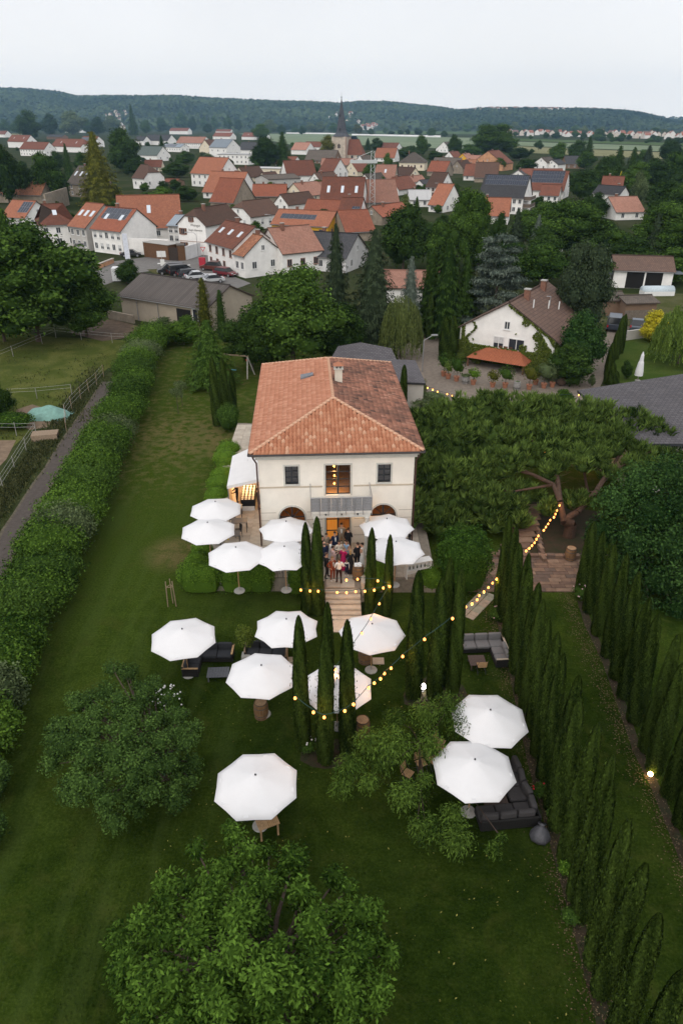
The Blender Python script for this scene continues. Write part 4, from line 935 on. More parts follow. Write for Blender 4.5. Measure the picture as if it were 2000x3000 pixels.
# ---------------------------------------------------------------- people
SKIN=M('skin',(.52,.30,.21),.6,4,.06)
def body(arms,stride=0.0):
    """one continuous body grown from a skeleton; returns (mesh, per-face region)"""
    J={'pelvis':(0,0,.95),'belly':(0,.01,1.08),'chest':(0,.02,1.28),'neck':(0,.015,1.45),'jaw':(0,-.01,1.53),'brow':(0,-.012,1.63),'crown':(0,.0,1.70)}
    rad={'pelvis':(.155,.115),'belly':(.14,.10),'chest':(.165,.115),'neck':(.055,.055),'jaw':(.062,.072),'brow':(.075,.09),'crown':(.055,.065)}
    E_=[('pelvis','belly'),('belly','chest'),('chest','neck'),('neck','jaw'),('jaw','brow'),('brow','crown')]
    for s,S in((-1,'l'),(1,'r')):
        J['sh'+S]=(s*.175,.015,1.385);rad['sh'+S]=(.062,.062)
        mode=arms[0]if s<0 else arms[1]
        el,wr={'down':((s*.235,.03,1.12),(s*.22,-.06,.88)),'bent':((s*.25,.05,1.13),(s*.12,-.22,1.16)),'hip':((s*.33,.07,1.15),(s*.20,-.04,1.0)),'up':((s*.26,-.08,1.16),(s*.16,-.24,1.38)),'cross':((s*.24,-.02,1.13),(s*-.04,-.2,1.14)),'reach':((s*.23,-.12,1.16),(s*.16,-.40,1.06))}[mode]
        J['el'+S]=el;rad['el'+S]=(.043,.043);J['wr'+S]=wr;rad['wr'+S]=(.03,.03)
        d=(Vector(wr)-Vector(el)).normalized();J['ha'+S]=tuple(Vector(wr)+d*.075);rad['ha'+S]=(.036,.02)
        st=stride*s
        J['hi'+S]=(s*.09,0,.90);rad['hi'+S]=(.092,.095);J['kn'+S]=(s*.10,-.03-st*.5,.50);rad['kn'+S]=(.06,.06);J['an'+S]=(s*.105,.02-st,.09);rad['an'+S]=(.042,.045);J['to'+S]=(s*.12,-.13-st,.045);rad['to'+S]=(.042,.036)
        E_+=[('chest','sh'+S),('sh'+S,'el'+S),('el'+S,'wr'+S),('wr'+S,'ha'+S),('pelvis','hi'+S),('hi'+S,'kn'+S),('kn'+S,'an'+S),('an'+S,'to'+S)]
    names=list(J);me=bpy.data.meshes.new('skel');me.from_pydata([J[n]for n in names],[(names.index(a),names.index(b))for a,b in E_],[])
    o=bpy.data.objects.new('skel',me);COL.objects.link(o);sk=o.modifiers.new('skin','SKIN');sb=o.modifiers.new('sub','SUBSURF');sb.levels=1;sb.render_levels=1
    for i,n in enumerate(names):me.skin_vertices[0].data[i].radius=rad[n]
    me.skin_vertices[0].data[0].use_root=True
    dg=bpy.context.evaluated_depsgraph_get();ev=bpy.data.meshes.new_from_object(o.evaluated_get(dg));bpy.data.objects.remove(o)
    mb=MB();mb.v=[tuple(v.co)for v in ev.vertices];mb.f=[tuple(p.vertices)for p in ev.polygons];segs=[(Vector(J[a]),Vector(J[b]),a,b)for a,b in E_]
    for p in ev.polygons:
        c=p.center;best=None
        for a,b,na,nb in segs:
            t_=max(0,min(1,(c-a).dot(b-a)/max(1e-6,(b-a).length_squared)));dd=(c-a-(b-a)*t_).length
            if best is None or dd<best[0]:best=(dd,na,nb)
        n1,n2=best[1],best[2]
        if n2[:2]in('ha',):r_=0
        elif n2 in('jaw','brow','crown')or(n2=='neck' and c.z>1.42):r_=0
        elif n2[:2]in('el','wr'):r_=4
        elif n2[:2]=='to' or(n2[:2]=='an' and c.z<.1):r_=3
        elif n2[:2]in('kn','an','hi')or c.z<.98:r_=2
        else:r_=1
        mb.m.append(r_);mb.uv.append([(0,0)]*len(p.vertices))
    bpy.data.meshes.remove(ev)
    for S,s in(('l',-1),('r',1)):      # five fingers, nose, ears, eyes, mouth
        w_,h_=Vector(J['wr'+S]),Vector(J['ha'+S]);d=(h_-w_).normalized();side=d.cross(Vector((0,0,1)));side=side.normalized()if side.length>.2 else Vector((1,0,0))
        for k in range(4):
            r0=h_+side*(k-1.5)*.017+d*.005;m1=r0+d*(.04+.008*(k in(1,2)));m2=m1+d*.03+Vector((0,0,-.014));mb.cyl(r0-d*.02,m1,.0085,.0078,5,0);mb.cyl(m1,m2,.0078,.006,5,0)
        b_=w_.lerp(h_,.45)+side*s*-.026;m1=b_+side*s*-.022+d*.028;mb.cyl(b_,m1,.0095,.008,5,0);mb.cyl(m1,m1+d*.028,.008,.006,5,0)
        mb.ball((s*.032,-.086,1.605),(.012,.007,.008),6,4,5);mb.ball((s*.082,.0,1.59),(.012,.022,.032),6,4,0)
    mb.ball((0,-.1,1.575),(.012,.018,.024),6,4,0);mb.ball((0,-.079,1.532),(.024,.008,.006),6,4,6)
    return mb
BODIES={}
def person(label,u,v,face,top,bottom,hair,kind='suit',arms=('down','down'),h=1.75,z=TZ,shirt=None,longhair=False,stride=0.0,bald=False,group='wedding guests on the terrace',xy=None,shoes=(.03,.02,.02)):
    key=(arms,stride)
    if key not in BODIES:BODIES[key]=body(arms,stride)
    mb=BODIES[key];dress=kind in('dress','strap')
    sm=lambda nm,c:M('cloth_%02d%02d%02d'%tuple(int(min(.99,x)*99)for x in c),c,.85,10,.12,.2,60)
    tm,bm_=sm('t',top),sm('b',bottom);sl=SKIN if kind in('strap',)else tm
    legm=SKIN if dress else bm_
    t=thing('person',label,'person',xy or G(u,v,z),R(face),group)
    b=mb.obj('body',[SKIN,tm,legm,sm('s',shoes),sl,M('eye_dark',(.02,.015,.012),.3),M('lips',(.38,.14,.12),.5)],t,True)
    hm=M('hair_%02d%02d%02d'%tuple(int(x*99)for x in hair),hair,.6,30,.3,.3,80)
    if not bald:
        hb=MB();hb.ball((0,.018,1.645),(.088,.105,.085),10,7)
        hb.v=[(x,y if y>-.075 else-.075,z_ if(y>.02 or z_>1.64)else max(z_,1.64-.0))for x,y,z_ in hb.v]
        if longhair:hb.ball((0,.075,1.50),(.085,.05,.17),8,6)
        hb.obj('hair',hm,t,True)
    else:
        hb=MB();hb.ball((0,.045,1.585),(.083,.07,.04),10,5);hb.obj('hair',hm,t,True)
    if dress:
        sk=MB();prof=[(.135,1.08),(.17,.95),(.185,.75),(.21,.45),(.25,.10)]if kind=='dress' else[(.13,1.08),(.16,.95),(.17,.75),(.19,.4),(.23,.04)]
        n=16;i0=0
        for r_,z_ in prof:
            for k in range(n):a=2*math.pi*k/n;w_=1+.07*math.sin(5*a+z_*3)*(1.1-z_);sk.v.append((r_*1.05*w_*math.cos(a),r_*.85*w_*math.sin(a),z_))
        for j in range(len(prof)-1):
            for k in range(n):sk.f.append((j*n+k,j*n+(k+1)%n,(j+1)*n+(k+1)%n,(j+1)*n+k));sk.m.append(0);sk.uv.append([(0,0)]*4)
        sk.obj('skirt',bm_,t,True)
    if kind=='suit':
        jk=MB();n=14;prof=[(.165,.112,1.36),(.178,.125,1.2),(.168,.12,1.05),(.18,.135,.84)]
        for rx_,ry_,z_ in prof:
            for k in range(n+1):a=-math.pi/2+.16+(2*math.pi-.32)*k/n;jk.v.append((rx_*math.cos(a),.02+ry_*math.sin(a),z_))
        for j in range(len(prof)-1):
            for k in range(n):jk.f.append((j*(n+1)+k,j*(n+1)+k+1,(j+1)*(n+1)+k+1,(j+1)*(n+1)+k));jk.m.append(0);jk.uv.append([(0,0)]*4)
        jk.obj('jacket',tm,t,True)
        if shirt:MB().face([(-.055,-.108,1.38),(.055,-.108,1.38),(.035,-.122,1.1),(-.035,-.122,1.1)]).obj('shirt_front',sm('sh',shirt),t)
    if kind=='vest':
        vb_=MB();vb_.lathe([(.15,.98),(.165,1.15),(.16,1.32)],12,cap=False);vb_.v=[(x,.02+y*.78,z_)for x,y,z_ in vb_.v];vb_.obj('vest',sm('v',shirt),t,True)
    t.scale=(h/1.74,)*3
    return t
NAVY,BLACK,BEIGE,WHITE=(.012,.02,.055),(.012,.012,.015),(.30,.235,.17),(.70,.68,.66);BRH,BLH,BLD=(.035,.02,.012),(.012,.009,.008),(.32,.21,.10)
DN=('down','down');BT=('bent','bent')
person('man in a beige jacket and white shirt standing in the front doorway',1000,1606,0,BEIGE,BEIGE,BLH,'suit',('bent','down'),1.85,shirt=WHITE)
person('man in a black suit seen from behind at the front door',1020,1618,160,BLACK,BLACK,BRH,'suit',('bent','down'),1.82)
person('young man in a navy jacket with open white shirt',981,1630,20,NAVY,NAVY,BRH,'suit',DN,1.8,shirt=WHITE)
person('man in a pale beige suit behind the bald man',957,1634,30,BEIGE,BEIGE,BRH,'suit',BT,1.78)
person('man in a black suit nearest the slim cypress beside the door',945,1640,80,BLACK,BLACK,BRH,'suit',DN,1.76,shirt=WHITE)
person('bald man in a navy suit seen from behind',950,1662,200,NAVY,NAVY,(.10,.08,.07),'suit',DN,1.85,bald=True)
person('black-haired woman in a long white dress',969,1648,90,WHITE,WHITE,BLH,'dress',BT,1.66,longhair=True)
person('woman in a long pale pink dress',975,1668,120,(.55,.38,.36),(.52,.36,.35),BRH,'dress',BT,1.68)
person('long-haired woman in a cream top and grey trousers',993,1653,10,(.62,.56,.48),(.16,.15,.12),BRH,'plain',('cross','cross'),1.7,longhair=True)
person('woman in a long magenta dress',1006,1670,150,(.42,.012,.10),(.42,.012,.10),(.20,.15,.10),'dress',BT,1.66)
person('dark-haired woman in a light blue strap dress',1014,1652,-20,(.22,.34,.48),(.22,.34,.48),BLH,'strap',('cross','bent'),1.7,longhair=True)
person('blonde woman in a black coat dress seen from behind',1026,1680,170,BLACK,BLACK,BLD,'dress',BT,1.7,longhair=True)
person('man in a black suit seen from behind, facing the bride',1046,1664,210,BLACK,BLACK,BRH,'suit',('down','bent'),1.84)
person('bride in a strapless white gown',1059,1660,-120,(.72,.70,.69),(.74,.73,.72),BLH,'strap',('up','bent'),1.72,longhair=False)
person('man in a black suit at the head of the steps beside the parapet',957,1694,100,BLACK,BLACK,(.08,.05,.04),'suit',('bent','bent'),1.82,stride=.1)
person('woman in a rust-coloured trouser suit',974,1702,30,(.25,.055,.022),(.22,.05,.02),(.22,.13,.06),'suit',('hip','down'),1.72,shirt=(.6,.55,.5),shoes=(.6,.6,.58))
person('man in a white shirt and dark brown trousers seen from behind',993,1710,195,WHITE,(.035,.014,.012),(.08,.05,.03),'plain',('bent','bent'),1.83,stride=.08)
person('small boy in a navy waistcoat and white shirt',1015,1686,5,WHITE,NAVY,(.12,.08,.05),'vest',('bent','down'),1.12,shirt=NAVY,shoes=(.7,.7,.7))
person('waiter in black leaning over the buffet from the canvas side',697,1482,-75,BLACK,(.02,.022,.03),BRH,'plain',('reach','reach'),1.8,group='waiters in the tent')
person('waiter in black standing between the buffet and the villa wall',759,1494,80,BLACK,BLACK,BRH,'plain',('reach','down'),1.74,group='waiters in the tent')
# ================================================================ garden plants
BARK=M('bark_brown',(.075,.055,.042),.95,8,.35,.7,30);BARKR=M('bark_pine',(.075,.044,.03),.95,6,.35,.8,18)
L_WALNUT=LEAF('leaf_walnut',(.016,.043,.005),(.100,.185,.026));L_OAK=LEAF('leaf_oak',(.013,.036,.008),(.082,.145,.032));L_PEACH=LEAF('leaf_peach',(.022,.053,.008),(.125,.205,.034))
L_HEDGE=LEAF('leaf_hedge',(.015,.046,.006),(.106,.188,.026));L_BOX=LEAF('leaf_laurel_hedge',(.03,.078,.008),(.16,.28,.032));L_CYP=LEAF('leaf_cypress',(.008,.020,.003),(.060,.094,.016),.8,.1)
L_PINE=LEAF('needle_pine',(.020,.047,.011),(.155,.23,.05),.7,.15);L_DARK=LEAF('leaf_dark',(.008,.025,.005),(.052,.094,.018));L_MID=LEAF('leaf_mid',(.013,.039,.006),(.088,.155,.026));L_GREY=LEAF('leaf_greyish',(.036,.058,.022),(.15,.195,.085))
L_LAUREL=LEAF('leaf_glossy_tree',(.009,.033,.007),(.064,.126,.032));L_SPRUCE=LEAF('needle_spruce',(.013,.026,.013),(.062,.086,.044),.8,.1);L_CEDAR=LEAF('needle_cedar',(.042,.064,.05),(.165,.20,.16),.8,.1)
L_GOLD=LEAF('leaf_golden',(.24,.23,.016),(.62,.53,.04));L_WILLOW=LEAF('leaf_willow',(.045,.095,.014),(.17,.245,.05));L_BIRCH=LEAF('leaf_birch',(.055,.082,.02),(.165,.20,.062));L_CONE=LEAF('leaf_yellow_conifer',(.022,.036,.008),(.15,.15,.022));L_IVY=LEAF('leaf_ivy',(.03,.055,.01),(.13,.16,.03))
def limbs(name,segs,mat,parent,n=7):
    mb=MB()
    for pts,r0,r1 in segs:
        k=len(pts)-1
        for i in range(k):mb.cyl(pts[i],pts[i+1],r0+(r1-r0)*i/k,r0+(r1-r0)*(i+1)/k,n,0,False)
    return mb.obj(name,mat,parent,True)
def plant(name,label,cat,loc,crown,trunk_segs=None,bark=None,group=None,crown_name='crown',trunk_name='trunk'):
    t=thing(name,label,cat,loc,0,group)
    me=quads_mesh(crown_name,*crown[:3],crown[3]);link(me,crown_name,t)
    if trunk_segs:limbs(trunk_name,trunk_segs,bark or BARK,t)
    return t
# ---- cypresses
def cyp_mesh(seed,H_=6.6,RR=.375,n=15000):
    global nrs
    nrs=np.random.RandomState(seed);t=nrs.rand(n)**.92;a=nrs.rand(n)*2*np.pi
    ph=nrs.rand(4)*6.28
    def rad(t,a):return RR*(1-.45*t)*np.maximum(.01,1-t**9)**.6*(.82+.22*np.minimum(1,t/.25))*(1+.05*np.sin(3*a+5*t+ph[0])+.035*np.sin(7*a-9*t+ph[1])+.02*np.sin(30*t+ph[2]+2*a))
    r=rad(t,a)*nrs.uniform(.86,1.05,n);out_=np.stack([np.cos(a),np.sin(a),np.zeros(n)],-1)
    stray=nrs.rand(n)<.014;r[stray]*=nrs.uniform(1.1,1.5,stray.sum())
    P=out_*r[:,None];P[:,2]=.12+t*(H_-.15)
    V,Q=leaves(P,norm(out_+.35*unit(n)),.115*nrs.uniform(.6,1.4,n),.36,np.array([0,0,1.0])+.35*out_,.3,.28)
    tint=np.clip(.40+.16*np.sin(a*4+t*12+ph[3])+nrs.normal(0,.17,n)+.4*stray,0,1)
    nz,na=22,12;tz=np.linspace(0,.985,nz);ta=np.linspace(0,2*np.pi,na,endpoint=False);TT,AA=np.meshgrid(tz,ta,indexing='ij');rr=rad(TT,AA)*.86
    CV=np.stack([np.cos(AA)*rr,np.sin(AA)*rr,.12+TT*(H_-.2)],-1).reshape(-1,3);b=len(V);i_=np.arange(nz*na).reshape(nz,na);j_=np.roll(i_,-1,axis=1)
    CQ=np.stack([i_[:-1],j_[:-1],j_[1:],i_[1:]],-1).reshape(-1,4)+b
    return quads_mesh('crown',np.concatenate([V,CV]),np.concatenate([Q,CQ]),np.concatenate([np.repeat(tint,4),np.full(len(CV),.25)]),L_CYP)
CYP=[cyp_mesh(s)for s in(1,2,3,4)]
ctr=MB().cyl((0,0,0),(0,0,1.0),.07,.05,7).mesh('trunk',BARK)
def cypress(label,loc,h,w_=1.0,group='slim cypress trees of the garden',k=None):
    t=thing('cypress_tree',label,'cypress',loc,rnd.uniform(0,6.28),group);t.scale=(w_*rnd.uniform(.92,1.1),w_*rnd.uniform(.92,1.1),h/6.6)
    t.rotation_euler=(R(rnd.uniform(-1.2,1.2)),R(rnd.uniform(-1.2,1.2)),rnd.uniform(0,6.28))
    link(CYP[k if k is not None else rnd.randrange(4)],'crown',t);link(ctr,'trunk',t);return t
def on_plane(tip,a,b):
    A,B=G(*a),G(*b);nx_,ny_=(B.y-A.y),-(B.x-A.x);d=ray(*tip);t=(A.x*nx_+A.y*ny_)/(d[0]*nx_+d[1]*ny_)
    return d[0]*t,d[1]*t,CH+d[2]*t
ROWA=[(1495,1514),(1505,1539),(1528,1595),(1552,1624),(1554,1666),(1575,1705),(1590,1754),(1616,1806),(1637,1850),(1660,1915),(1691,1977),(1707,2052),(1749,2116),(1785,2216),(1800,2295),(1852,2414),(1875,2523),(1932,2683),(1990,2842)]
for i,t_ in enumerate(ROWA):
    x,y,z=on_plane(t_,(1475,1848),(1760,2938));cypress('%s cypress of the long row beside the sofas, counted from the pine'%ORD[i],(x,y,0),z,1.03)
i=len(ROWA)
ROWB=[(1740,1530),(1768,1555),(1803,1600),(1841,1627),(1874,1675),(1898,1746),(1935,1806),(1984,1856),(2005,1945)]
xb=None
for i,t_ in enumerate(ROWB):
    x,y,z=on_plane(t_,(1733,1825),(1996,2462));xb=(x,y);cypress('%s cypress of the outer row across the grass aisle, counted from the leafy tree'%ORD[i],(x,y,0),z,1.06)
for k in range(4):i+=1;cypress('%s cypress of the outer row across the grass aisle, counted from the leafy tree'%ORD[i],(xb[0]-.06*(k+1)+.1,xb[1]-1.35*(k+1),0),6.3+.2*(k%2),1.0)
CY=[((900,1800),(895,1533),.78,'slim cypress before the terrace touching the scalloped parasol'),((930,1800),(925,1510),.80,'slim cypress before the terrace, taller of the pair beside the steps'),((1081,1800),(1086,1546),.72,'slim cypress on the pine side of the steps, nearer the steps'),((1132,1802),(1133,1565),.62,'thin cypress in front of the bar shelf parasol'),
      ((887,2194),(890,1805),.84,'slim cypress of the lawn cluster, on the barrel side'),((953,2232),(956,1850),.92,'slim cypress of the lawn cluster, standing foremost'),((1017,2209),(1023,1809),.86,'slim cypress of the lawn cluster, next to the glowing garland end'),((957,2150),(956,1769),.80,'slim cypress of the lawn cluster, hidden behind the foremost one'),
      ((1209,2043),(1230,1668),1.05,'stout cypress beside the dazzling ground spotlight'),((1270,2048),(1299,1695),.95,'tall cypress in the middle of the spotlit cluster'),((1324,2031),(1349,1671),.85,'tall cypress of the spotlit cluster beside the light grey sofa'),((1296,2005),(1322,1632),.85,'tall cypress at the rear of the spotlit cluster'),((1280,2010),(1303,1655),.8,'tall cypress of the spotlit cluster behind the middle one'),
      ((638,1247),(631,1042),1.15,'dark cypress of the rear trio on the open lawn side'),((662,1225),(659,1047),1.15,'dark cypress in the middle of the rear trio'),((684,1203),(679,1083),1.0,'dark cypress of the rear trio nearer the villa'),
      ((775,1088),(775,1031),1.3,'short cypress behind the villa ridge beside the swing'),((805,1085),(806,1007),1.2,'tall cypress behind the villa roof corner'),((830,1088),(829,1030),1.0,'small cypress behind the villa roof, third from the swing'),((1178,1205),(1174,1069),1.0,'cypress between the villa roof and the gravel court'),
      ((1301,1052),(1318,927),1.9,'broad cypress at the corner of the ivy-clad white house, on the court side'),((1321,1052),(1330,924),1.7,'broad cypress touching the ivy-clad white house'),
      ((1814,1036),(1828,920),1.1,'cypress beside the drive opposite the parked van, rearmost'),((1800,1052),(1816,925),1.1,'cypress beside the drive, second from the parked van'),((1787,1075),(1795,965),1.0,'cypress beside the drive, third from the parked van'),((1777,1100),(1781,1003),1.0,'cypress beside the drive, fourth from the parked van'),((1774,1125),(1777,1049),1.0,'short cypress beside the drive, fifth from the parked van'),((1787,1130),(1792,1063),1.0,'short cypress beside the drive near the closed parasol'),((1799,1132),(1801,1087),1.0,'smallest cypress beside the drive by the slate roof'),
      ((1256,993),(1257,856),1.3,'dark column cypress in the grove behind the court, nearer the birch'),((1277,983),(1279,856),1.2,'dark column cypress in the middle of the grove behind the court'),((1290,980),(1292,846),1.2,'dark column cypress of the grove nearer the blue cedar'),((1077,996),(1078,853),1.3,'dark column cypress under the big blue-green spruce'),((1040,980),(1040,872),.9,'thin column cypress between the round green tree and the big spruce')]
for b_,t_,w_,lb in CY:
    p=G(*b_);h=zat(p.y,t_[1]);w2=w_*(1.2 if p.y<45 else 1.1);cypress(lb,p,h,w2)
# ---- walnut in the nearest lawn
def big_tree(name,label,cat,base,blobs,n,size,mat,bark,asp,up=.35,along=0.0,droop=0.0,core=.5,limb_r=.09,trunk_r=.16,fork=1.3,lower=.5,shell=(.35,1.08),seed=1,sizevar=.35,twigs=3,every=1):
    global nrs
    nrs=np.random.RandomState(seed);base=Vector(base)
    bl=[(tuple(Vector(c)-base),r)for c,r in blobs]
    V,Q,T=blobs_leaves(bl,n,size,asp,up,.5,.35,core,along,shell,lower,droop,sizevar)
    f=Vector((0,0,fork));segs=[([(0,0,-.05),(0.02,0,fork*.5),f],trunk_r,trunk_r*.75)]
    for c,r in bl[::every]:
        c=Vector(c);m1=f.lerp(c,.5)+Vector((rnd.uniform(-.2,.2),rnd.uniform(-.2,.2),.1));segs.append(([f,m1,c],trunk_r*.5,.02))
        for k in range(twigs):
            e=c+Vector((rnd.uniform(-1,1),rnd.uniform(-1,1),rnd.uniform(-.2,.9)))*(r if not hasattr(r,'__len__')else r[0])*.9;segs.append(([c.lerp(m1,.15),e],.02,.006))
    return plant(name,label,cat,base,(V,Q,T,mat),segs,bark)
def pxblobs(lst):return[(PY(u,v,Y),r)for u,v,Y,r in lst]
def gzblobs(lst):return[(G(u,v,z),r)for u,v,z,r in lst]
rw=random.Random(5)
def spray(cu,cv,ru,rv,n_,ztop,zdrop,r0,r1,zj):
    o_=[]
    for q in range(n_):
        a_=q*2.399+rw.uniform(-.25,.25);r_=math.sqrt((q+.5)/n_)*rw.uniform(.9,1.08);o_.append((cu+ru*r_*math.cos(a_),cv+rv*r_*math.sin(a_),max(.6,ztop-zdrop*r_**2+rw.uniform(-zj,zj)),rw.uniform(r0,r1)))
    return o_
wb=gzblobs(spray(745,2865,400,375,105,5.2,2.9,.30,.55,.75)+[(690,2455,3.1,.4),(670,2425,3.0,.28),(735,2500,3.3,.4),(575,2490,3.0,.35),(860,2520,3.3,.5),(1090,2680,3.0,.45),(1140,2800,2.7,.35),(350,2850,2.9,.4),(420,2700,3.0,.45)])
big_tree('walnut_tree','big walnut tree filling the near lawn with broad fresh green leaves','tree',(-2.2,12.2,0),wb,46000,.15,L_WALNUT,BARK,.46,.6,.9,.45,.62,seed=21,trunk_r=.2,fork=1.8,shell=(.25,1.2),lower=.45,twigs=1)
lb_=gzblobs(spray(360,2190,225,215,80,3.6,2.4,.30,.55,.6)+[(520,2100,2.6,.35),(575,2130,2.2,.3),(160,2200,1.8,.4),(330,1960,3.0,.4),(560,2290,1.6,.35)])
big_tree('oak_tree','dark green bushy oak on the lawn beside the hedge','tree',(-7.6,21.2,0),lb_,36000,.11,L_OAK,BARK,.55,.5,.6,.1,.62,seed=22,trunk_r=.13,fork=1.2,shell=(.4,1.2),twigs=1)
pb=gzblobs([(u_+rw.uniform(-28,28),v_+rw.uniform(-28,28),z_+rw.uniform(-.4,.4),r_*rw.uniform(.75,1.05))for u_,v_,z_,r_ in[(1300,2080,2.50,0.57),(1220,2110,2.50,0.57),(1130,2130,2.50,0.52),(1340,2130,2.50,0.52),(1070,2170,2.50,0.47),(1170,2190,2.50,0.62),(1270,2170,2.50,0.47),(1040,2240,2.20,0.52),(1130,2260,2.20,0.62),(1020,2300,2.20,0.38),(1230,2270,2.20,0.28),(1160,2310,2.20,0.47),(1240,2350,1.70,0.52),(1330,2400,1.70,0.43),(1270,2440,1.70,0.57),(1360,2460,1.70,0.52),(1220,2400,1.70,0.33),(1430,2480,1.70,0.33),(1470,2465,1.70,0.17),(1085,2310,2.20,0.33),(1350,2210,2.20,0.11),(1400,2290,2.20,0.13)]for q in range(1)])
big_tree('peach_tree','sprawling peach tree with narrow yellow-green leaves among the wooden chairs','tree',(3.4,22.4,0),pb,19000,.165,L_PEACH,M('bark_peach',(.055,.038,.028),.9,8,.3,.5,30),.20,.35,.5,.9,.0,seed=23,trunk_r=.06,fork=.9,shell=(.1,1.5),twigs=1,every=2)
# ---- umbrella pine
PB=[(1245,1259,50,1.9),(1330,1229,51,2.0),(1430,1219,52,2.1),(1520,1214,52,2.0),(1600,1219,52,1.9),(1680,1224,52,1.9),(1760,1242,52,2.1),(1840,1264,51,1.9),(1910,1287,50,1.8),(1975,1324,49,1.6),(1235,1337,46,1.9),(1330,1317,47,2.0),(1430,1304,48,1.8),(1520,1284,49,1.6),(1600,1274,49,1.3),(1700,1287,49,1.4),(1790,1312,48,1.5),(1880,1347,47,1.3),(1945,1365,46.5,.9),(1225,1420,43,1.3),(1310,1400,44,1.8),(1400,1392,45,1.7),(1475,1370,45,1.4),(1545,1347,46,1.0),(1222,1500,41,.75),(1290,1490,42,1.3),(1380,1478,43,1.3),(1450,1470,43,1.0),(1515,1450,44,.8),(1205,1465,42,.5),(1345,1535,41.2,.8),(1430,1525,42,.8),(1560,1455,44,.45),(1700,1370,45,.4),(1690,1480,42.5,.45),(1530,1540,41.5,.4),(1865,1395,45,.5)]
pbase=Vector((15.4,41.6,0));bl=[]
for u,v,Y,r in PB+[(1560,1345,46.5,.9),(1620,1310,48,1.0),(1660,1300,48.5,1.0),(1740,1320,47.5,.9),(1840,1375,46,.7),(1600,1500,42.5,.4),(1500,1500,42.5,.8),(1460,1540,41.5,.6),(1270,1545,41,.6),(1205,1350,42.8,.8),(1198,1478,40.6,.7),(1196,1530,40.2,.45),(1212,1290,44.5,.9),(1680,1345,46.5,.8),(1745,1360,46.2,.8),(1790,1400,45,.6),(1640,1370,45.5,.6),(1860,1420,44.4,.7),(1920,1390,45.6,.8),(1600,1400,44.6,.5)]:
    c=PY(u,v,Y)-pbase;bl.append((c,(r*.84,r*.84,r*.66)))
    for q in range(int(4+3*r)):a_=rnd.uniform(0,6.28);e_=rnd.uniform(-.15,1.3);bl.append((c+Vector((math.cos(a_)*math.cos(e_)*r*.8,math.sin(a_)*math.cos(e_)*r*.8,math.sin(e_)*r*.62)),(.46*rnd.uniform(.65,1.35),)*3))
nrs=np.random.RandomState(31)
C=np.array([tuple(b[0])for b in bl]);Rr=np.array([b[1]for b in bl]);nt_=9000;wg=Rr[:,0]**1.5;k=nrs.choice(len(C),nt_,p=wg/wg.sum());d=unit(nt_);fl=(d[:,2]<-.2)&(nrs.rand(nt_)>.25);d[fl,2]*=-1
lump=1+.20*np.sin(d[:,0]*9+k)*np.sin(d[:,1]*7+k*2)
P=C[k]+d*Rr[k]*(nrs.uniform(.82,1.05,nt_)*lump)[:,None];ax=norm(.45*d+np.array([0,0,.9])+.25*unit(nt_));tin=np.clip(.45+.25*nrs.uniform(-1,1,len(C))[k]+nrs.normal(0,.2,nt_),0,1)
Vs,Qs,Ts=[],[],[];b0=0
for j in range(8):
    sp_=norm(ax+.6*unit(nt_));ln=.55*nrs.uniform(.6,1.25,nt_);V,Q=leaves(P+sp_*(ln*.45)[:,None],norm(np.cross(sp_,unit(nt_))),ln,.15,sp_,.1,.02)
    Vs.append(V);Qs.append(Q+b0);b0+=len(V);Ts.append(np.repeat(np.clip(tin+nrs.normal(0,.08,nt_),0,1),4))
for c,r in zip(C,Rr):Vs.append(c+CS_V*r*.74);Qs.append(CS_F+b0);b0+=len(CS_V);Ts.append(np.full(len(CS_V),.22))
def S(u,v,Y):return tuple(PY(u,v,Y)-pbase)
segs=[([(0,0,-.1),(.0,0,1.0),S(1650,1525,41.5)],.42,.36),([S(1650,1525,41.5),S(1690,1500,41.8),S(1745,1440,43),S(1775,1390,45),S(1806,1345,47),S(1830,1290,49)],.26,.08),([S(1650,1525,41.5),S(1640,1470,42),S(1620,1420,43.5),S(1560,1390,44.5),S(1480,1370,45)],.24,.07),([S(1640,1470,42),S(1632,1400,44),S(1590,1330,47),S(1540,1270,49)],.18,.06),([S(1690,1500,41.8),S(1720,1440,45),S(1700,1330,48),S(1690,1260,50)],.14,.05),([S(1775,1390,45),S(1850,1350,46),S(1910,1320,47)],.09,.03),([S(1620,1420,43.5),S(1500,1440,43),S(1400,1430,43.5)],.1,.03),([S(1745,1440,43),S(1690,1440,43.5),S(1640,1450,44)],.04,.015),([S(1590,1330,47),S(1480,1280,48.5),S(1380,1270,49)],.09,.03),([S(1775,1390,45),S(1740,1340,47),S(1760,1280,49)],.08,.03),([S(1560,1390,44.5),S(1430,1330,46),S(1300,1320,46.5)],.08,.03)]
for q in range(26):a_=segs[1+q%4][0];p0=Vector(a_[1+q%(len(a_)-1)]);segs.append(([p0,p0+Vector((rnd.uniform(-1.6,1.6),rnd.uniform(-1,1),rnd.uniform(.1,1.0)))],.025,.008))
plant('umbrella_pine','wide umbrella pine with reddish forked trunk shading the stone patio','tree',pbase,(np.concatenate(Vs),np.concatenate(Qs),np.concatenate(Ts),L_PINE),segs,BARKR)
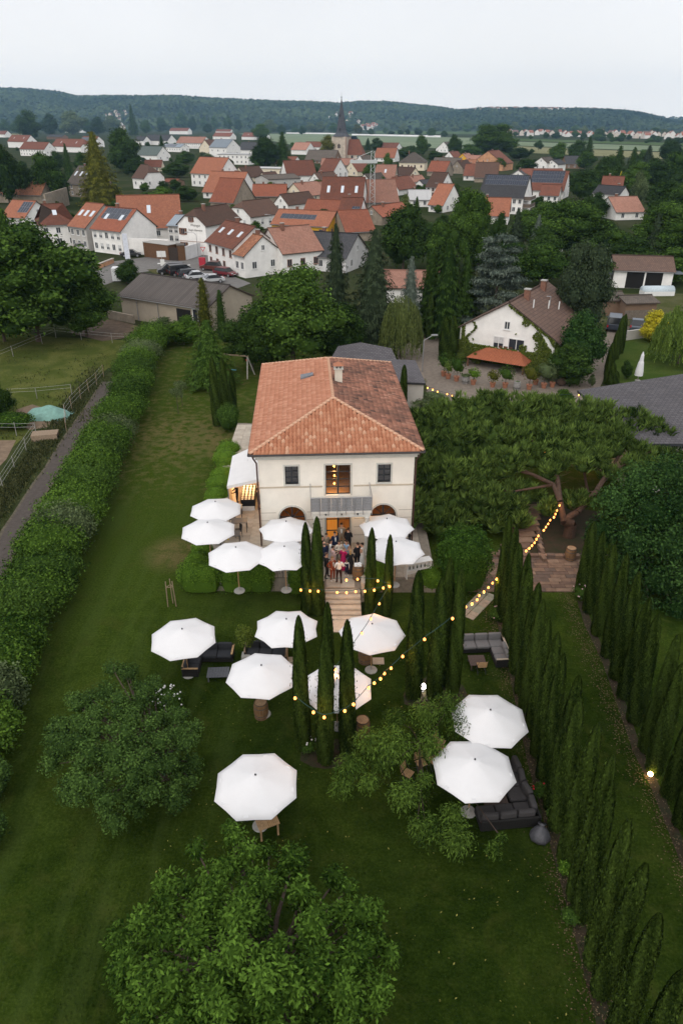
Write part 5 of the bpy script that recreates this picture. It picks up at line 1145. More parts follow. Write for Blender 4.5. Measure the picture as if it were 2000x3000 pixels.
# ---- glossy leafy tree beside the outer cypress row
gb=pxblobs([(1870,1420,39.5,1.4),(1960,1400,40,1.5),(1800,1480,38.5,1.2),(1900,1510,37.5,1.5),(1990,1490,38,1.4),(1760,1560,37.5,1.0),(1850,1590,36.5,1.4),(1960,1600,36,1.5),(1740,1630,37.2,.7),(1830,1670,36,1.1),(1930,1700,34.8,1.3),(2010,1700,34,1.2),(1980,1790,33,.9),(2040,1440,39,1.5),(2040,1600,36,1.5),(1900,1780,33.8,.6),(1740,1690,36.6,.45)])
big_tree('leafy_tree','bushy glossy tree behind the outer cypress row next to the pine','tree',(18.6,37.0,0),gb,24000,.19,L_LAUREL,BARK,.5,.5,.4,.2,.62,seed=24,trunk_r=.22,fork=1.6,shell=(.62,1.12))
# ---- rounded shrub by the patio and laurel hedges
def bush(name,label,base,r,n,size,mat,seed,cat='shrub',core=.86,group=None,lumps=5,shell=(.84,1.05),boxy=0):
    global nrs
    nrs=np.random.RandomState(seed);rx,ry,rz=r;bl=[((0,0,rz*.92),(rx,ry,rz))]
    for k in range(lumps):a=6.28*k/lumps+seed;bl.append(((math.cos(a)*rx*.45,math.sin(a)*ry*.45,rz*(.8+.45*((k*7+seed)%5)/5)),(rx*.62,ry*.62,rz*.62)))
    V,Q,T=blobs_leaves(bl,n,size,.55,.4,.7,.22,core,.3,shell,.3,0,.35,boxy)
    V[:,2]=np.maximum(V[:,2],.02)
    return plant(name,label,cat,base,(V,Q,T,mat),[([(0,0,0),(0,0,rz)],.05,.03)],BARK,group,'foliage','stem')
bush('round_shrub','large dense rounded shrub between the terrace and the stone patio',G(1350,1722),(1.5,1.35,2.0),11000,.12,LEAF('leaf_round_shrub',(.014,.042,.006),(.08,.16,.022)),5,lumps=0,boxy=3.2,core=.9)
HEDG=[((592,1728),1.25,.62,.98,'clipped laurel hedge block at the outer front corner of the terrace'),((700,1728),1.05,.60,.98,'clipped laurel hedge block in the middle of the terrace front'),((768,1728),.75,.58,.95,'clipped laurel hedge block ending at the chairs gap'),((872,1735),.52,.45,.95,'small clipped laurel block beside the slim terrace cypresses'),((1100,1735),.75,.6,1.2,'laurel bush at the barrel beside the steps'),((1262,1725),.8,.6,.85,'laurel bush between the bar shelf and the round shrub'),((598,1660),.7,.6,1.05,'laurel bush under the middle side parasol, nearer the front'),((585,1690),.8,.7,.95,'laurel bush at the outer terrace corner behind the front hedge')]
for i,(b_,rx,ry,rz,lb)in enumerate(HEDG):bush('laurel_hedge',lb,G(*b_),(rx,ry,rz),int(4200*rx),.085,L_BOX,40+i,'hedge',.9,'laurel hedges around the terrace',0 if i<4 else 7,(.88,1.05),5 if i<4 else 0)
for i,(u,v,r_)in enumerate([(672,1318,1.0),(668,1352,1.1),(656,1395,.95),(648,1425,1.05),(640,1455,.95),(632,1485,.9),(662,1335,.9)]):bush('laurel_bush','%s laurel ball along the tent side of the terrace, counted from the villa rear'%ORD[[0,2,3,4,5,6,1][i]],G(u,v+30),(r_*.98,r_*.98,r_*.92),3600,.09,L_BOX,60+i,'shrub',.88,'laurel balls beside the tent')
bush('shrub','leafy shrub at the foot of the rear cypress trio',G(672,1262),(1.0,1.0,1.35),3600,.12,L_MID,71)
def potcit():
    t=thing('citrus_tree','little yellow-green citrus tree in a square pot between two parasols','tree',G(722,1935));nm=np.random.RandomState(8)
    V,Q,T=blobs_leaves([((0,0,1.55),(.45,.45,.62)),((.2,0,1.3),(.3,.3,.35)),((-.15,.1,1.85),(.28,.28,.35))],1500,.10,.5,.3,.5,.2,.5,.3)
    link(quads_mesh('crown',V,Q,T,LEAF('leaf_citrus',(0.041,0.075,0.012),(0.148,0.190,0.032))),'crown',t);limbs('trunk',[([(0,0,.3),(0,0,1.5)],.03,.02)],BARK,t);MB().b2(-.22,.22,-.22,.22,0,.42).obj('pot',CONC,t,bevel=.02)
potcit()
def rose(label,u,v,col,z=0.0,r_=.45,n=14):
    t=bush('rose_bush',label,G(u,v,z),(r_,r_,r_*.8),700,.07,L_MID,int(u),'rose bush',.6);fm=M('petal_%d%d'%(int(col[0]*99),int(col[1]*99)),col,.7,8,.15)
    for k in range(n):a=rnd.uniform(0,6.28);e_=rnd.uniform(.1,1.4);MB().ball((r_*math.cos(a)*math.cos(e_)*1.02,r_*math.sin(a)*math.cos(e_)*1.02,r_*.75+r_*.85*math.sin(e_)),(.045,.045,.035),7,5).obj('blossom',fm,t)
rose('red rose bush before the bar shelf and thin cypress',1172,1722,(.5,.02,.06));rose('white rose bush at the foot of the lawn cypress cluster',905,2200,(.7,.68,.66));rose('tall white rose bush half hidden behind the bushy oak',497,2085,(.7,.69,.68),0,.85,46);rose('pale pink rose bush where the outer cypress row meets the patio',1700,1755,(.6,.4,.4),0,.6);rose('red rose bush beside the long cypress row and lounge sofa',1580,2330,(.45,.01,.02),0,.35,4);rose('pink rose bush at the start of the stone path',1452,1815,(.55,.35,.35),0,.5,6)
bush('shrub','small bright green shrub under the long cypress row near the grey bag',G(1617,2405),(.28,.28,.38),350,.09,L_BOX,73);bush('shrub','low shrub under the long cypress row in the near corner',G(1668,2700),(.35,.3,.35),380,.09,L_MID,74);bush('shrub','small bright shrub between the trunks low in the long row',G(1650,2560),(.25,.25,.35),300,.09,L_BOX,75)
# young trees
for i,(u,v,lb)in enumerate(((523,1212,'young round-headed tree with bare stem on the side lawn'),(535,1190,'second young tree just behind the bare-stemmed one'))):
    V,Q,T=blobs_leaves([((0,0,2.1),(.6,.6,.45)),((.3,0,1.9),(.4,.4,.3)),((-.35,.1,2.2),(.35,.35,.3))],1300,.10,.4,.3,.5,.2,0,.3);plant('young_tree',lb,'tree',G(u,v),(V,Q,T,L_GREY),[([(0,0,0),(0.02,0,2.0)],.03,.02)],BARK)
# ---- the long hedge of mixed shrubs
HL=[(405,985),(385,1010),(372,1035),(362,1062),(352,1092),(340,1120),(325,1160),(308,1195),(290,1232),(275,1268),(258,1305),(240,1345),(222,1388),(205,1432),(185,1478),(163,1528),(142,1580),(120,1635),(96,1695),(72,1760),(48,1830),(20,1905),(-10,1985),(-40,2075),(-62,2180)]
for i,(u,v)in enumerate(HL):
    p=G(u+(66 if 4<i<17 else 52),v+38);f=[L_HEDGE,L_HEDGE,L_MID,L_GREY,L_HEDGE,L_HEDGE,L_MID][(i*5)%7]
    w_=rnd.uniform(1.8,2.25)if i<20 else 1.45;hh=rnd.uniform(1.4,1.85)
    bush('hedge_shrub','%s bushy shrub of the long hedge along the footpath, counted from the far end'%ORD[i],(p.x-.2,p.y,0),(w_,w_*.9,hh),8000,.16,f,100+i,'hedge shrub',.78,'shrubs of the long hedge',8,(.74,1.14))
for i,(u,v)in enumerate(((-20,2330),(-35,2480))):p=G(u,v);bush('shrub',['dark shrub cut by the frame edge behind the oak','dark shrub cut by the frame edge, nearer the lawn foreground'][i],p,(.9,.9,1.0),3500,.10,L_OAK,140+i)
# ---- fallen leaves and bark mulch strips, rough grass by the hedge
MUL=M('bark_mulch',(.052,.031,.021),.95,1.6,.5,.8,40,col2=(.02,.028,.009))
def strip(name,pts,width,z,mat):return ribbon(name,pts,width,z,mat)
strip('mulch_bed',[(1462,1790),(1480,1880),(1512,2010),(1560,2230),(1625,2460),(1715,2790),(1790,3080)],.5,.006,MUL);strip('mulch_bed',[(1700,1760),(1722,1830),(1772,1935),(1818,2060),(1866,2200),(1918,2305),(1980,2455),(2100,2760)],.42,.006,MUL)
sheet('mulch_bed',[tuple(G(*p)[:2])for p in((1440,1640),(1560,1470),(1760,1500),(1740,1650),(1560,1660))],.006,MUL)
for c_,rr in(((953,2205),1.15),((1272,2035),1.6)):
    p=G(*c_);sheet('mulch_bed',[(p.x+rr*math.cos(a/12*6.283)*(1+.1*math.sin(a*2)),p.y+rr*.8*math.sin(a/12*6.283))for a in range(12)],.006,MUL)
nrs=np.random.RandomState(77);n=5200;r_=nrs.rand(n);side=nrs.rand(n)<.5
ys=9+r_*26;xs=np.where(side,8.05+.022*(ys-12)+nrs.normal(0,.35,n),12.75+.03*(ys-16)+nrs.normal(0,.32,n))
V,Q=leaves(np.stack([xs,ys,.015+.015*nrs.rand(n)],-1),norm(np.array([0,0,1.0])+.3*unit(n)),.07,.6)
o=link(quads_mesh('leaf_litter',V,Q,np.repeat(nrs.rand(n),4),LEAF('litter',(0.05,0.022,0.014),(0.172,0.130,0.077),.9,0)),'leaf_litter');tag(o,'dry brown leaf litter strewn under the cypress rows','leaf litter',kind='stuff')
# grass tufts standing up from the lawn
n=80000;ys=6+nrs.rand(n)**1.3*40;xs=nrs.uniform(-1,1,n)*(4+ys*.42);keep=(xs>-11)&(xs<13.5)&~((ys>33)&(xs>-9.4)&(xs<5.6))&~((ys>31)&(xs>-1)&(xs<1.4));xs,ys=xs[keep],ys[keep];n=len(xs)
V,Q=leaves(np.stack([xs,ys,np.full(n,.025)],-1),norm(unit(n)*np.array([1,1,.3])),nrs.uniform(.05,.09,n),.35,np.array([0,0,1.0]),.2,.5)
o=link(quads_mesh('grass',V,Q,np.repeat(nrs.rand(n),4),LEAF('grass_blade',(.010,.023,.003),(.038,.064,.010),.9,.2)),'grass');tag(o,'short mown grass blades over the dark lawn','grass',kind='stuff')
n=420;ys=9+nrs.rand(n)*20;xs=nrs.uniform(-7,7.5,n);V,Q=leaves(np.stack([xs,ys,np.full(n,.05)],-1),norm(np.array([0,0,1.0])+.4*unit(n)),nrs.uniform(.05,.11,n),.5)
tag(link(quads_mesh('fallen_leaves',V,Q,np.repeat(nrs.rand(n),4),LEAF('yellow_litter',(.10,.09,.02),(.30,.28,.08),.9,0)),'fallen_leaves'),'sparse yellow fallen leaves on the lawn','leaves',kind='stuff')
# ---- stone patio, its kerb and the slab path
pat=thing('stone_patio','patio of long reddish sandstone slabs under the umbrella pine','patio');pat['kind']='structure';del pat['category']
SM_=[M('sandstone_%d'%k,c,.9,3,.2,.4,25)for k,c in enumerate(((.17,.112,.08),(.13,.085,.064),(.21,.145,.105),(.11,.08,.065)))]
ppoly=[tuple(G(*p)[:2])for p in((1365,1735),(1420,1640),(1440,1622),(1720,1630),(1728,1735))]
y=min(p[1]for p in ppoly);y1=max(p[1]for p in ppoly)
while y<y1:
    h=rnd.uniform(.26,.42);x=min(p[0]for p in ppoly)
    while x<max(p[0]for p in ppoly):
        w_=rnd.uniform(.5,1.2)
        if inside((x+w_/2,y+h/2),ppoly):MB().b2(x+.012,x+w_-.012,y+.012,y+h-.012,0,.05+rnd.uniform(0,.015)).obj('slab',rnd.choice(SM_),pat)
        x+=w_
    y+=h
a,b=G(1430,1630),G(1720,1636)
for k in range(12):
    f0,f1=k/12,(k+1)/12;p,q=a.lerp(b,f0),a.lerp(b,f1);MB().b2(p.x+.01,q.x-.01,p.y-.16,p.y+.16,0,.24+rnd.uniform(-.02,.03)).obj('kerb_stone',SM_[k%4],pat,bevel=.015)
a,b=G(1588,1640),G(1565,1530)
for k in range(8):p=a.lerp(b,k/8);MB().box((p.x,p.y,.14),(.26,.62,.3),0,R(8)).obj('kerb_stone',SM_[k%4],pat,bevel=.015)
for k in range(9):
    p=G(1505,1620).lerp(G(1550,1500),k/9)
    MB().box((p.x,p.y,.04+.09*k),(2.0,.6,.1+.0*k),0,R(4)).obj('step',SM_[k%3],pat,bevel=.01)
pth=thing('slab_path','narrow curving path of pale stone slabs leading to the patio','path');pth['kind']='structure';del pth['category']
C_=[(1362,1808),(1380,1790),(1398,1772),(1414,1755),(1430,1738)]
for i in range(len(C_)-1):
    p,q=G(*C_[i]),G(*C_[i+1]);d_=(q-p);an=math.atan2(d_.y,d_.x)
    for r_ in range(2):
        for s_ in(-1,1):
            c_=p.lerp(q,.25+.5*r_)+Vector((-math.sin(an),math.cos(an),0))*s_*.26;MB().box((c_.x,c_.y,.02),(d_.length*.46,.48,.05),0,an+rnd.uniform(-.05,.05)).obj('slab',M('path_slab_%d'%(i%2),(.33-.05*(i%2),.27,.21),.9,4,.2),pth)
# ================================================================ village
LM=[]   # landmarks for the tree labels: (words, column, row)
WC={'w':(.80,.785,.76),'c':(.70,.62,.48),'s':(.27,.225,.175),'g':(.46,.44,.415),'y':(.68,.38,.035),'o':(.50,.27,.15),'b':(.20,.13,.09),'v':(.66,.65,.65),'h':(.37,.315,.25)}
WM={k:M('render_'+k,c,.95,.7,.10 if k not in 'so' else .28,.3,14 if k!='s' else 5)for k,c in WC.items()}
RM={'r':ROOF('tile_red',(.33,.115,.068),(.26,.088,.054),.36,.3,.25),'o':ROOF('tile_orange',(.36,.145,.085),(.28,.108,.066),.36,.3,.2),'b':ROOF('tile_brown',(.125,.072,.052),(.095,.055,.042),.34,.3,.3),'m':ROOF('tile_redbrown',(.22,.085,.055),(.17,.066,.045),.34,.3,.4),
      's':ROOF('tile_salmon',(.40,.21,.155),(.33,.16,.115),.36,.3,.35,(.10,.07,.055)),'d':ROOF('slate_dark',(.05,.05,.055),(.07,.07,.074),.3,.4,.2,(.03,.03,.03)),'l':ROOF('metal_bluegrey',(.25,.29,.33),(.22,.26,.30),8,.6,.2,(.15,.16,.17)),'g':ROOF('tile_greybrown',(.14,.115,.095),(.10,.085,.072),.34,.3,.45),'p':ROOF('tile_patched',(.44,.20,.11),(.27,.11,.07),.34,.3,.5,(.09,.065,.05)),'e':ROOF('sheet_green_grey',(.11,.135,.125),(.09,.115,.105),.4,.5,.25,(.05,.055,.05)),'k':ROOF('slate_lilac',(.115,.108,.115),(.085,.08,.088),.26,.36,.45,(.06,.055,.055)),'f':ROOF('flat_pale',(.42,.42,.42),(.40,.40,.40),5,4,.2,(.3,.3,.3)),'c':ROOF('corrugated_brown',(.115,.10,.092),(.09,.078,.072),9,.36,.4,(.055,.05,.048)),'n':ROOF('tile_brown_grey',(.155,.10,.078),(.12,.077,.062),.4,.32,.4,(.07,.055,.048)),'q':ROOF('plain_tile_fine',(.40,.13,.065),(.32,.10,.05),.2,.17,.25)}
GL=GLASS();FRM=M('window_white',(.7,.7,.69),.6,5,.05);FRS=M('window_sandstone',(.32,.20,.16),.9,5,.15);SHUT=M('shutter_brown',(.12,.06,.035),.8,5,.2);PANEL=M('solar_cell',(.012,.018,.035),.15,3,.3,spec=.6);PFR=M('solar_frame',(.42,.44,.46),.4,3,.05);BLIND=M('roller_blind',(.5,.5,.5),.8)
WCACHE={}
def winmesh(w_,h_,st):
    k=(round(w_,2),round(h_,2),st)
    if k in WCACHE:return WCACHE[k]
    mb=MB();t=.09
    for x0,x1,z0,z1 in((0,w_,h_-t,h_),(0,w_,0,t),(0,t,t,h_-t),(w_-t,w_,t,h_-t),(w_/2-.035,w_/2+.035,t,h_-t)):mb.b2(x0,x1,-.06,.0,z0,z1,0)
    mb.b2(t,w_-t,-.02,.0,t,h_-t,1);mb.b2(-.08,w_+.08,-.12,0,-.08,-.005,0)
    if st=='shut':
        for x0 in(-w_*.5,w_+.02):mb.b2(x0,x0+w_*.48,-.05,0,0,h_,2)
    if st=='blind':mb.b2(t,w_-t,-.045,-.02,h_*.45,h_-t,3)
    WCACHE[k]=mb.mesh('window',[FRS if st in('stone','shut')else FRM,GL,SHUT,BLIND]);return WCACHE[k]
def house(label,short,A,B,ve,D,pitch,ridge,wall,roof,e0=1.0,e1=1.0,f=None,s=None,l=None,chim=0,sky=None,solar=None,wst='plain',over=.4,name='house',nolm=False,wsize=(1.0,1.3),gz=None):
    """A, B: picture points of the two ground corners of the front wall; ve: row of its eave at A; D metres deep"""
    a,b=G(*A),G(*B)
    if A[1]<755:dx_=(B[0]-A[0])/ppm(a);b=a+Vector((dx_,max(-.75*dx_,min(.75*dx_,b.y-a.y)),0))
    L=(b-a).length;ang=math.atan2(b.y-a.y,b.x-a.x);h=max(2.2,zat(a.y,ve))if gz is None else gz
    t=thing(name,label,'house' if name=='house' else name.replace('_',' '),a,ang,'houses of the village' if name=='house' else None)
    Lr,W=(L,D)if ridge=='x' else(D,L);mp=(lambda X,Y,z:(X,Y,z))if ridge=='x' else(lambda X,Y,z:(Y,X,z))
    pitch=pitch*(.80 if A[1]>640 else .97)if pitch>27 else pitch
    tn=math.tan(R(pitch));rise=W/2*tn
    # walls
    wb=MB()
    def q(*pts):wb.face([mp(*p)for p in pts])
    q((0,0,-.1),(Lr,0,-.1),(Lr,0,h),(0,0,h));q((Lr,W,-.1),(0,W,-.1),(0,W,h),(Lr,W,h))
    for X,e in((0,e0),(Lr,e1)):
        zc=h+rise*e;yc=W/2*e;pts=[(X,0,-.1),(X,0,h)]+([(X,yc,zc),(X,W-yc,zc)]if 0<e<1 else([(X,W/2,h+rise)]if e>=1 else[]))+[(X,W,h),(X,W,-.1)];q(*pts)
    wb.obj('wall',WM[wall],t)
    # roof
    o,og,th=over,.25,.16;rb_=MB();cs=1/math.cos(R(pitch))
    def plane(pts,uvf):
        up=[(p[0],p[1],p[2]+th)for p in pts];rb_.face([mp(*p)for p in up],0,[uvf(p)for p in up]);rb_.face([mp(*p)for p in reversed(pts)],1)
        for i in range(len(pts)):j=(i+1)%len(pts);rb_.face([mp(*pts[i]),mp(*pts[j]),mp(*up[j]),mp(*up[i])],1)
    c0,c1=(1-e0)*W/2*.95,(1-e1)*W/2*.95
    def end(X,sg,e,side):
        """outline of one slope at one end, from eave to ridge"""
        ogx=X+sg*(og if e>0 else o);yy_=(lambda y:y if side==0 else W-y)
        P=[(ogx,yy_(-o),h-o*tn)]
        if 0<e<1:P+=[(ogx,yy_(W/2*e),h+rise*e)]
        P+=[((X+(c0 if sg<0 else-c1))if e<1 else ogx,W/2,h+rise)]
        return P
    for side in(0,1):
        le,ri=end(0,-1,e0,side),end(Lr,1,e1,side);pts=[le[0],ri[0]]+ri[1:]+list(reversed(le[1:]))
        if side:pts=list(reversed(pts))
        plane(pts,(lambda p:(p[0],(p[1]if side==0 else W-p[1])*cs)))
    for X,sg,e,cc_ in((0,-1,e0,c0),(Lr,1,e1,c1)):
        if e<1:
            ogx=X+sg*(og if e>0 else o);y0_=W/2*e if e>0 else-o;z0_=h+rise*e if e>0 else h-o*tn
            plane([(ogx,y0_,z0_),(ogx,W-y0_,z0_),(X-sg*cc_,W/2,h+rise)]if sg>0 else[(ogx,W-y0_,z0_),(ogx,y0_,z0_),(X-sg*cc_,W/2,h+rise)],lambda p:(p[1],abs(p[0])*1.4))
    ro=rb_.obj('roof',[RM[roof],M('fascia_dark',(.07,.05,.04),.9)],t)
    rc=MB();rc.cyl(mp(c0-(og if e0>=1 else 0),W/2,h+rise+th),mp(Lr-c1+(og if e1>=1 else 0),W/2,h+rise+th),.13,n=6);rc.obj('ridge',RM[roof],ro)
    if pitch>20:
        gtr=MB();gtr.cyl(mp(-.2,-o-.05,h-o*tn+.03),mp(Lr+.2,-o-.05,h-o*tn+.03),.07,n=6);gtr.obj('gutter',M('gutter_zinc',(.2,.2,.2),.5),ro)
    if not chim and name=='house' and pitch>20 and(A[0]*7+A[1])%10<6:chim=1
    for k in range(chim):
        X=Lr*(.3+.45*k);cb_=MB();p=mp(X,W/2+.6,0);cb_.b2(p[0]-.3,p[0]+.3,p[1]-.3,p[1]+.3,h+rise-.9,h+rise+.85);ck=cb_.obj('chimney',M('chimney_brick',(.20,.10,.07),.9,4,.25),ro);MB().b2(p[0]-.36,p[0]+.36,p[1]-.36,p[1]+.36,h+rise+.85,h+rise+.95).obj('chimney_cap',CONC,ck)
    def slope_obj(nm,x0,x1,f0,f1,mat,up_=.05,mb2=None):
        zf=lambda fy:(W/2*fy,h+rise*fy+th*cs*.9)
        (y0_,z0_),(y1_,z1_)=zf(f0),zf(f1);m_=MB();bot=[(x0,y0_,z0_),(x1,y0_,z0_),(x1,y1_,z1_),(x0,y1_,z1_)];top=[(p[0],p[1]-up_*.5,p[2]+up_)for p in bot]
        m_.face([mp(*p)for p in top]);
        for i in range(4):j=(i+1)%4;m_.face([mp(*bot[i]),mp(*bot[j]),mp(*top[j]),mp(*top[i])],1)
        return m_.obj(nm,mat,ro)
    if sky:
        for k in range(sky):X=Lr*(k+.5)/sky;slope_obj('skylight',X-.45,X+.45,.42,.66,[GLASS('skylight_glass',(.55,.6,.66),.2),FRM],.08)
    if solar:
        n_,m_,f0,f1,x0,x1=solar
        for i in range(n_):
            for j in range(m_):wx=(x1-x0)/n_;hf=(f1-f0)/m_;slope_obj('solar_panel',Lr*(x0+i*wx)+.02,Lr*(x0+(i+1)*wx)-.02,f0+j*hf+.004,f0+(j+1)*hf-.004,[PANEL,PFR],.07)
    # windows
    ww,wh=wsize
    def put(side,spec):
        cols,rows=spec[0],spec[1];skip=spec[2]if len(spec)>2 else()
        ln=L if side=='f' else D;rh=(h-.3)/rows
        for r_ in range(rows):
            for c in range(cols):
                if(c,r_)in skip:continue
                x=ln*(c+.5)/cols-ww/2;z=.25+r_*rh+(rh-wh)*.5
                if z+wh>h+(rise if(side=='f')==(ridge=='y')else 0):continue
                wo=link(winmesh(ww,wh,wst if(c+r_)%3 or wst!='blind' else 'plain'),'window',t)
                if side=='f':wo.location=(x,-.003,z)
                elif side=='s':wo.location=(L+.003,x,z);wo.rotation_euler=(0,0,math.pi/2)
                else:wo.location=(-.003,D-x-ww+ww,z);wo.rotation_euler=(0,0,-math.pi/2)
    if not(f or s or l)and name=='house' and wall in 'wcyvb' and A[1]>425:
        f=(max(2,int(L/3.2)),2 if h>5.2 else 1);s=(2,1)if ridge=='x' else None
    if f:put('f',f)
    if s:put('s',s)
    if l:put('l',l)
    gab=(ridge=='y')
    if gab and e0>.5 and rise>2.2:wo=link(winmesh(.7,.95,wst if wst!='blind' else 'plain'),'window',t,(L/2-.35,-.003,h+rise*.18))
    if not gab and e1>.5 and rise>2.2 and s:wo=link(winmesh(.7,.95,'plain'),'window',t,(L+.003,D/2-.35,h+rise*.18),math.pi/2)
    if short and not nolm:LM.append((short,(A[0]+B[0])/2,(A[1]+ve)/2))
    return t,L,h,rise
H=house
# front row along the street
H('white house with three roof windows and a garage door at the parked cars','three-skylight house',(612,780),(690,807),705,9,45,'x','w','m',f=(4,2,((3,0),)),chim=1,sky=3,wst='stone')
H('pale annex with a patched orange roof joined to the three-skylight house','patched-roof annex',(691,807),(720,815),742,8,45,'x','w','p')
H('white gabled house with salmon roof and framed windows above the round green tree','salmon-roofed gable house',(757,783),(830,806),722,8.5,46,'y','w','s',f=(2,1),s=(3,1),chim=1,wst='stone')
H('house with a large charcoal roof half hidden behind the spruces','charcoal-roofed house',(868,788),(1012,800),745,11,40,'x','v','d')
tY,LY,hY,rY=H('bright yellow house with orange roof and a long black solar array','yellow house',(797,692),(962,702),655,9.5,38,'x','y','o',f=(4,1),s=(2,1),solar=(8,1,.35,.68,.10,.72),wst='stone')
t6,L6,h6,r6=H('white winery house with half-hipped brown roof and lettering on its gable','lettered winery house',(530,741),(616,748),655,13,48,'y','w','b',.55,1.0,f=(3,2,((1,0),(1,1),(2,1),(2,0))),wst='shut')
def text_on(txt,size,x,z,parent,mat):
    cu=bpy.data.curves.new('lettering','FONT');cu.body=txt;cu.size=size;cu.extrude=.01;cu.align_x='CENTER'
    o=bpy.data.objects.new('lettering',cu);COL.objects.link(o);me=bpy.data.meshes.new_from_object(o.evaluated_get(bpy.context.evaluated_depsgraph_get()));bpy.data.objects.remove(o)
    me.materials.clear();me.materials.append(mat);q_=link(me,'lettering',parent,(x,-.02,z));q_.rotation_euler=(math.pi/2,0,0);return q_
LT=M('letter_paint',(.10,.09,.085),.9);text_on('Weingut',.72,L6*.64,h6-.35,t6,LT);text_on('Singer-Hermann',.55,L6*.63,h6-1.25,t6,LT)
MB().b2(.05,L6-.05,-.03,-.003,h6*.42,h6*.42+.12).obj('belt_course',FRS,t6)
H('white house with half-hipped brown roof and a gabled dormer beside the winery','half-hipped dormer house',(667,668),(742,684),628,12,46,'y','w','b',.55,1.0,f=(2,1),s=(4,1),wst='blind')
H('stone barn with broad red roof behind the winery house','red-roofed stone barn',(618,613),(690,617),589,13,46,'x','s','r')
H('long red-roofed house with white gable behind the stone barn','long red roof',(596,580),(706,584),562,15,42,'x','w','o')
H('low red-roofed outbuilding beyond the dormer house','low red outbuilding',(741,594),(838,594),574,9,38,'x','s','r')
H('tall white barn with orange tile roof and stained wall','tall white barn',(563,545),(655,550),506,13,44,'x','w','o')
H('small white annex with orange roof leaning on the tall white barn','orange annex',(655,546),(692,548),522,7,40,'x','w','o',chim=1)
H('cream house with dark brown roof, gable turned to the tall white barn','cream brown-roofed house',(684,532),(724,548),517,14,46,'y','c','b',f=(2,1),chim=1)
H('narrow cream gable house wedged behind the grey stone house','narrow cream gable',(756,545),(784,553),524,9,45,'y','c','b',f=(1,1))
H('grey stone house with flat grey sheet roof and small windows','grey stone house',(787,553),(877,547),526,11,14,'x','g','g',f=(3,1))
H('long cream building with pale flat roof below the hilltop white block','pale flat-roofed building',(728,512),(838,514),493,9,7,'x','c','f',f=(4,1))
H('white house with dark red roof turned broadside, middle of the village','dark red broadside house',(842,533),(926,531),514,13,44,'x','w','m',l=(1,1))
H('white gable house with dark red roof below the church','white gable below the church',(932,524),(974,535),505,13,44,'x','w','m',s=(3,2))
H('brown-roofed half-timbered barn just before the church tower','half-timbered barn',(893,478),(978,480),468,13,44,'x','b','g')
H('cream gable house with dark red roof at the foot of the church','cream gable by the church',(1008,514),(1046,518),500,13,46,'y','c','m',f=(2,1))
H('broad brown-red tiled house with two bright roof windows','broad brown-red roof',(936,622),(1058,624),600,16,44,'x','w','m',chim=1,sky=3)
H('house with vivid red roof right behind the yellow house','vivid red roof',(889,646),(992,650),625,9,42,'x','y','r')
H('dark red-brown barn roof beside the blue solar panels','red-brown barn',(990,662),(1050,664),628,10,46,'x','w','m',solar=(3,3,.05,.45,.6,.98))
H('cream house with pale salmon roof and blue arched windows','blue-windowed cream house',(832,590),(893,604),570,13,40,'y','c','s',s=(5,1))
H('white-gabled house with mottled brown roof before the blue-windowed house','mottled brown gable',(803,618),(846,630),604,14,44,'y','w','b')
H('cream gable house with salmon roof and two roof windows in the village middle','cream salmon gable',(914,573),(946,580),556,12,46,'y','c','s')
H('white gable house with chocolate roof above the cream salmon gable','chocolate roof house',(906,543),(938,550),530,14,44,'y','w','b')
H('white half-hipped house with red-brown roof beside the crane','half-hipped crane house',(1113,570),(1164,573),556,15,45,'y','w','m',.55,1,chim=1)
H('long reddish roof running below the crane','long reddish roof',(1052,614),(1168,612),600,15,40,'x','s','s')
H('stone gable barn with vivid red roof beside the dark round tree','stone gable barn',(1057,655),(1116,664),630,15,42,'y','s','r')
H('ivy-grown barn with red roof above the spruce tops','ivy-grown red barn',(1013,708),(1098,704),682,12,42,'x','s','r')
H('white house with near-black roof and four dark windows by a street lamp','near-black-roofed house',(1246,577),(1284,585),546,10,44,'x','w','b',f=(3,2),s=(1,1),wst='stone')
H('cream villa with grey hipped roof and sandstone corners','grey hipped villa',(1168,499),(1240,500),475,14,36,'x','c','g',0,0,f=(4,1),chim=1,wst='stone')
H('cream gable with dark brown roof in front of the hipped villa','cream gable below the villa',(1200,530),(1231,527),514,12,46,'y','c','b')
H('huge orange brick barn with stepped orange gable','huge orange barn',(1379,498),(1460,501),477,17,34,'y','o','m')
H('white gable with red roof beside the big orange barn','white red-roofed gable',(1297,474),(1326,476),463,13,44,'y','w','m')
H('small yellow gable with red roof next to the big orange barn','small yellow gable',(1338,478),(1363,479),464,10,40,'y','y','s')
H('low yellow wing with red roof against the big orange barn','low yellow wing',(1363,483),(1396,484),470,8,38,'x','y','s')
H('grey-roofed long barn beside the hipped villa','grey long barn',(1262,497),(1334,499),487,12,36,'x','g','g')
H('brown stone gable in the cluster before the orange barn','brown stone gable',(1318,508),(1351,513),492,12,44,'y','s','b')
H('bright orange-red broadside roof below the hipped villa','orange-red broadside',(1250,515),(1299,517),501,10,44,'x','s','r')
H('small rust roof in front of the huge orange barn','small rust roof',(1350,500),(1380,503),489,9,40,'x','c','p')
H('wine-red roof beside the dark brown barn','wine-red roof',(1356,528),(1398,529),517,11,42,'x','w','m')
H('dark brown barn with a stone gable behind the solar houses','dark brown barn',(1388,534),(1452,535),524,14,42,'x','s','b')
H('white gabled house with slate grey roof above the solar house','slate-roofed white gable',(1486,540),(1537,541),518,13,34,'y','w','d',f=(2,1))
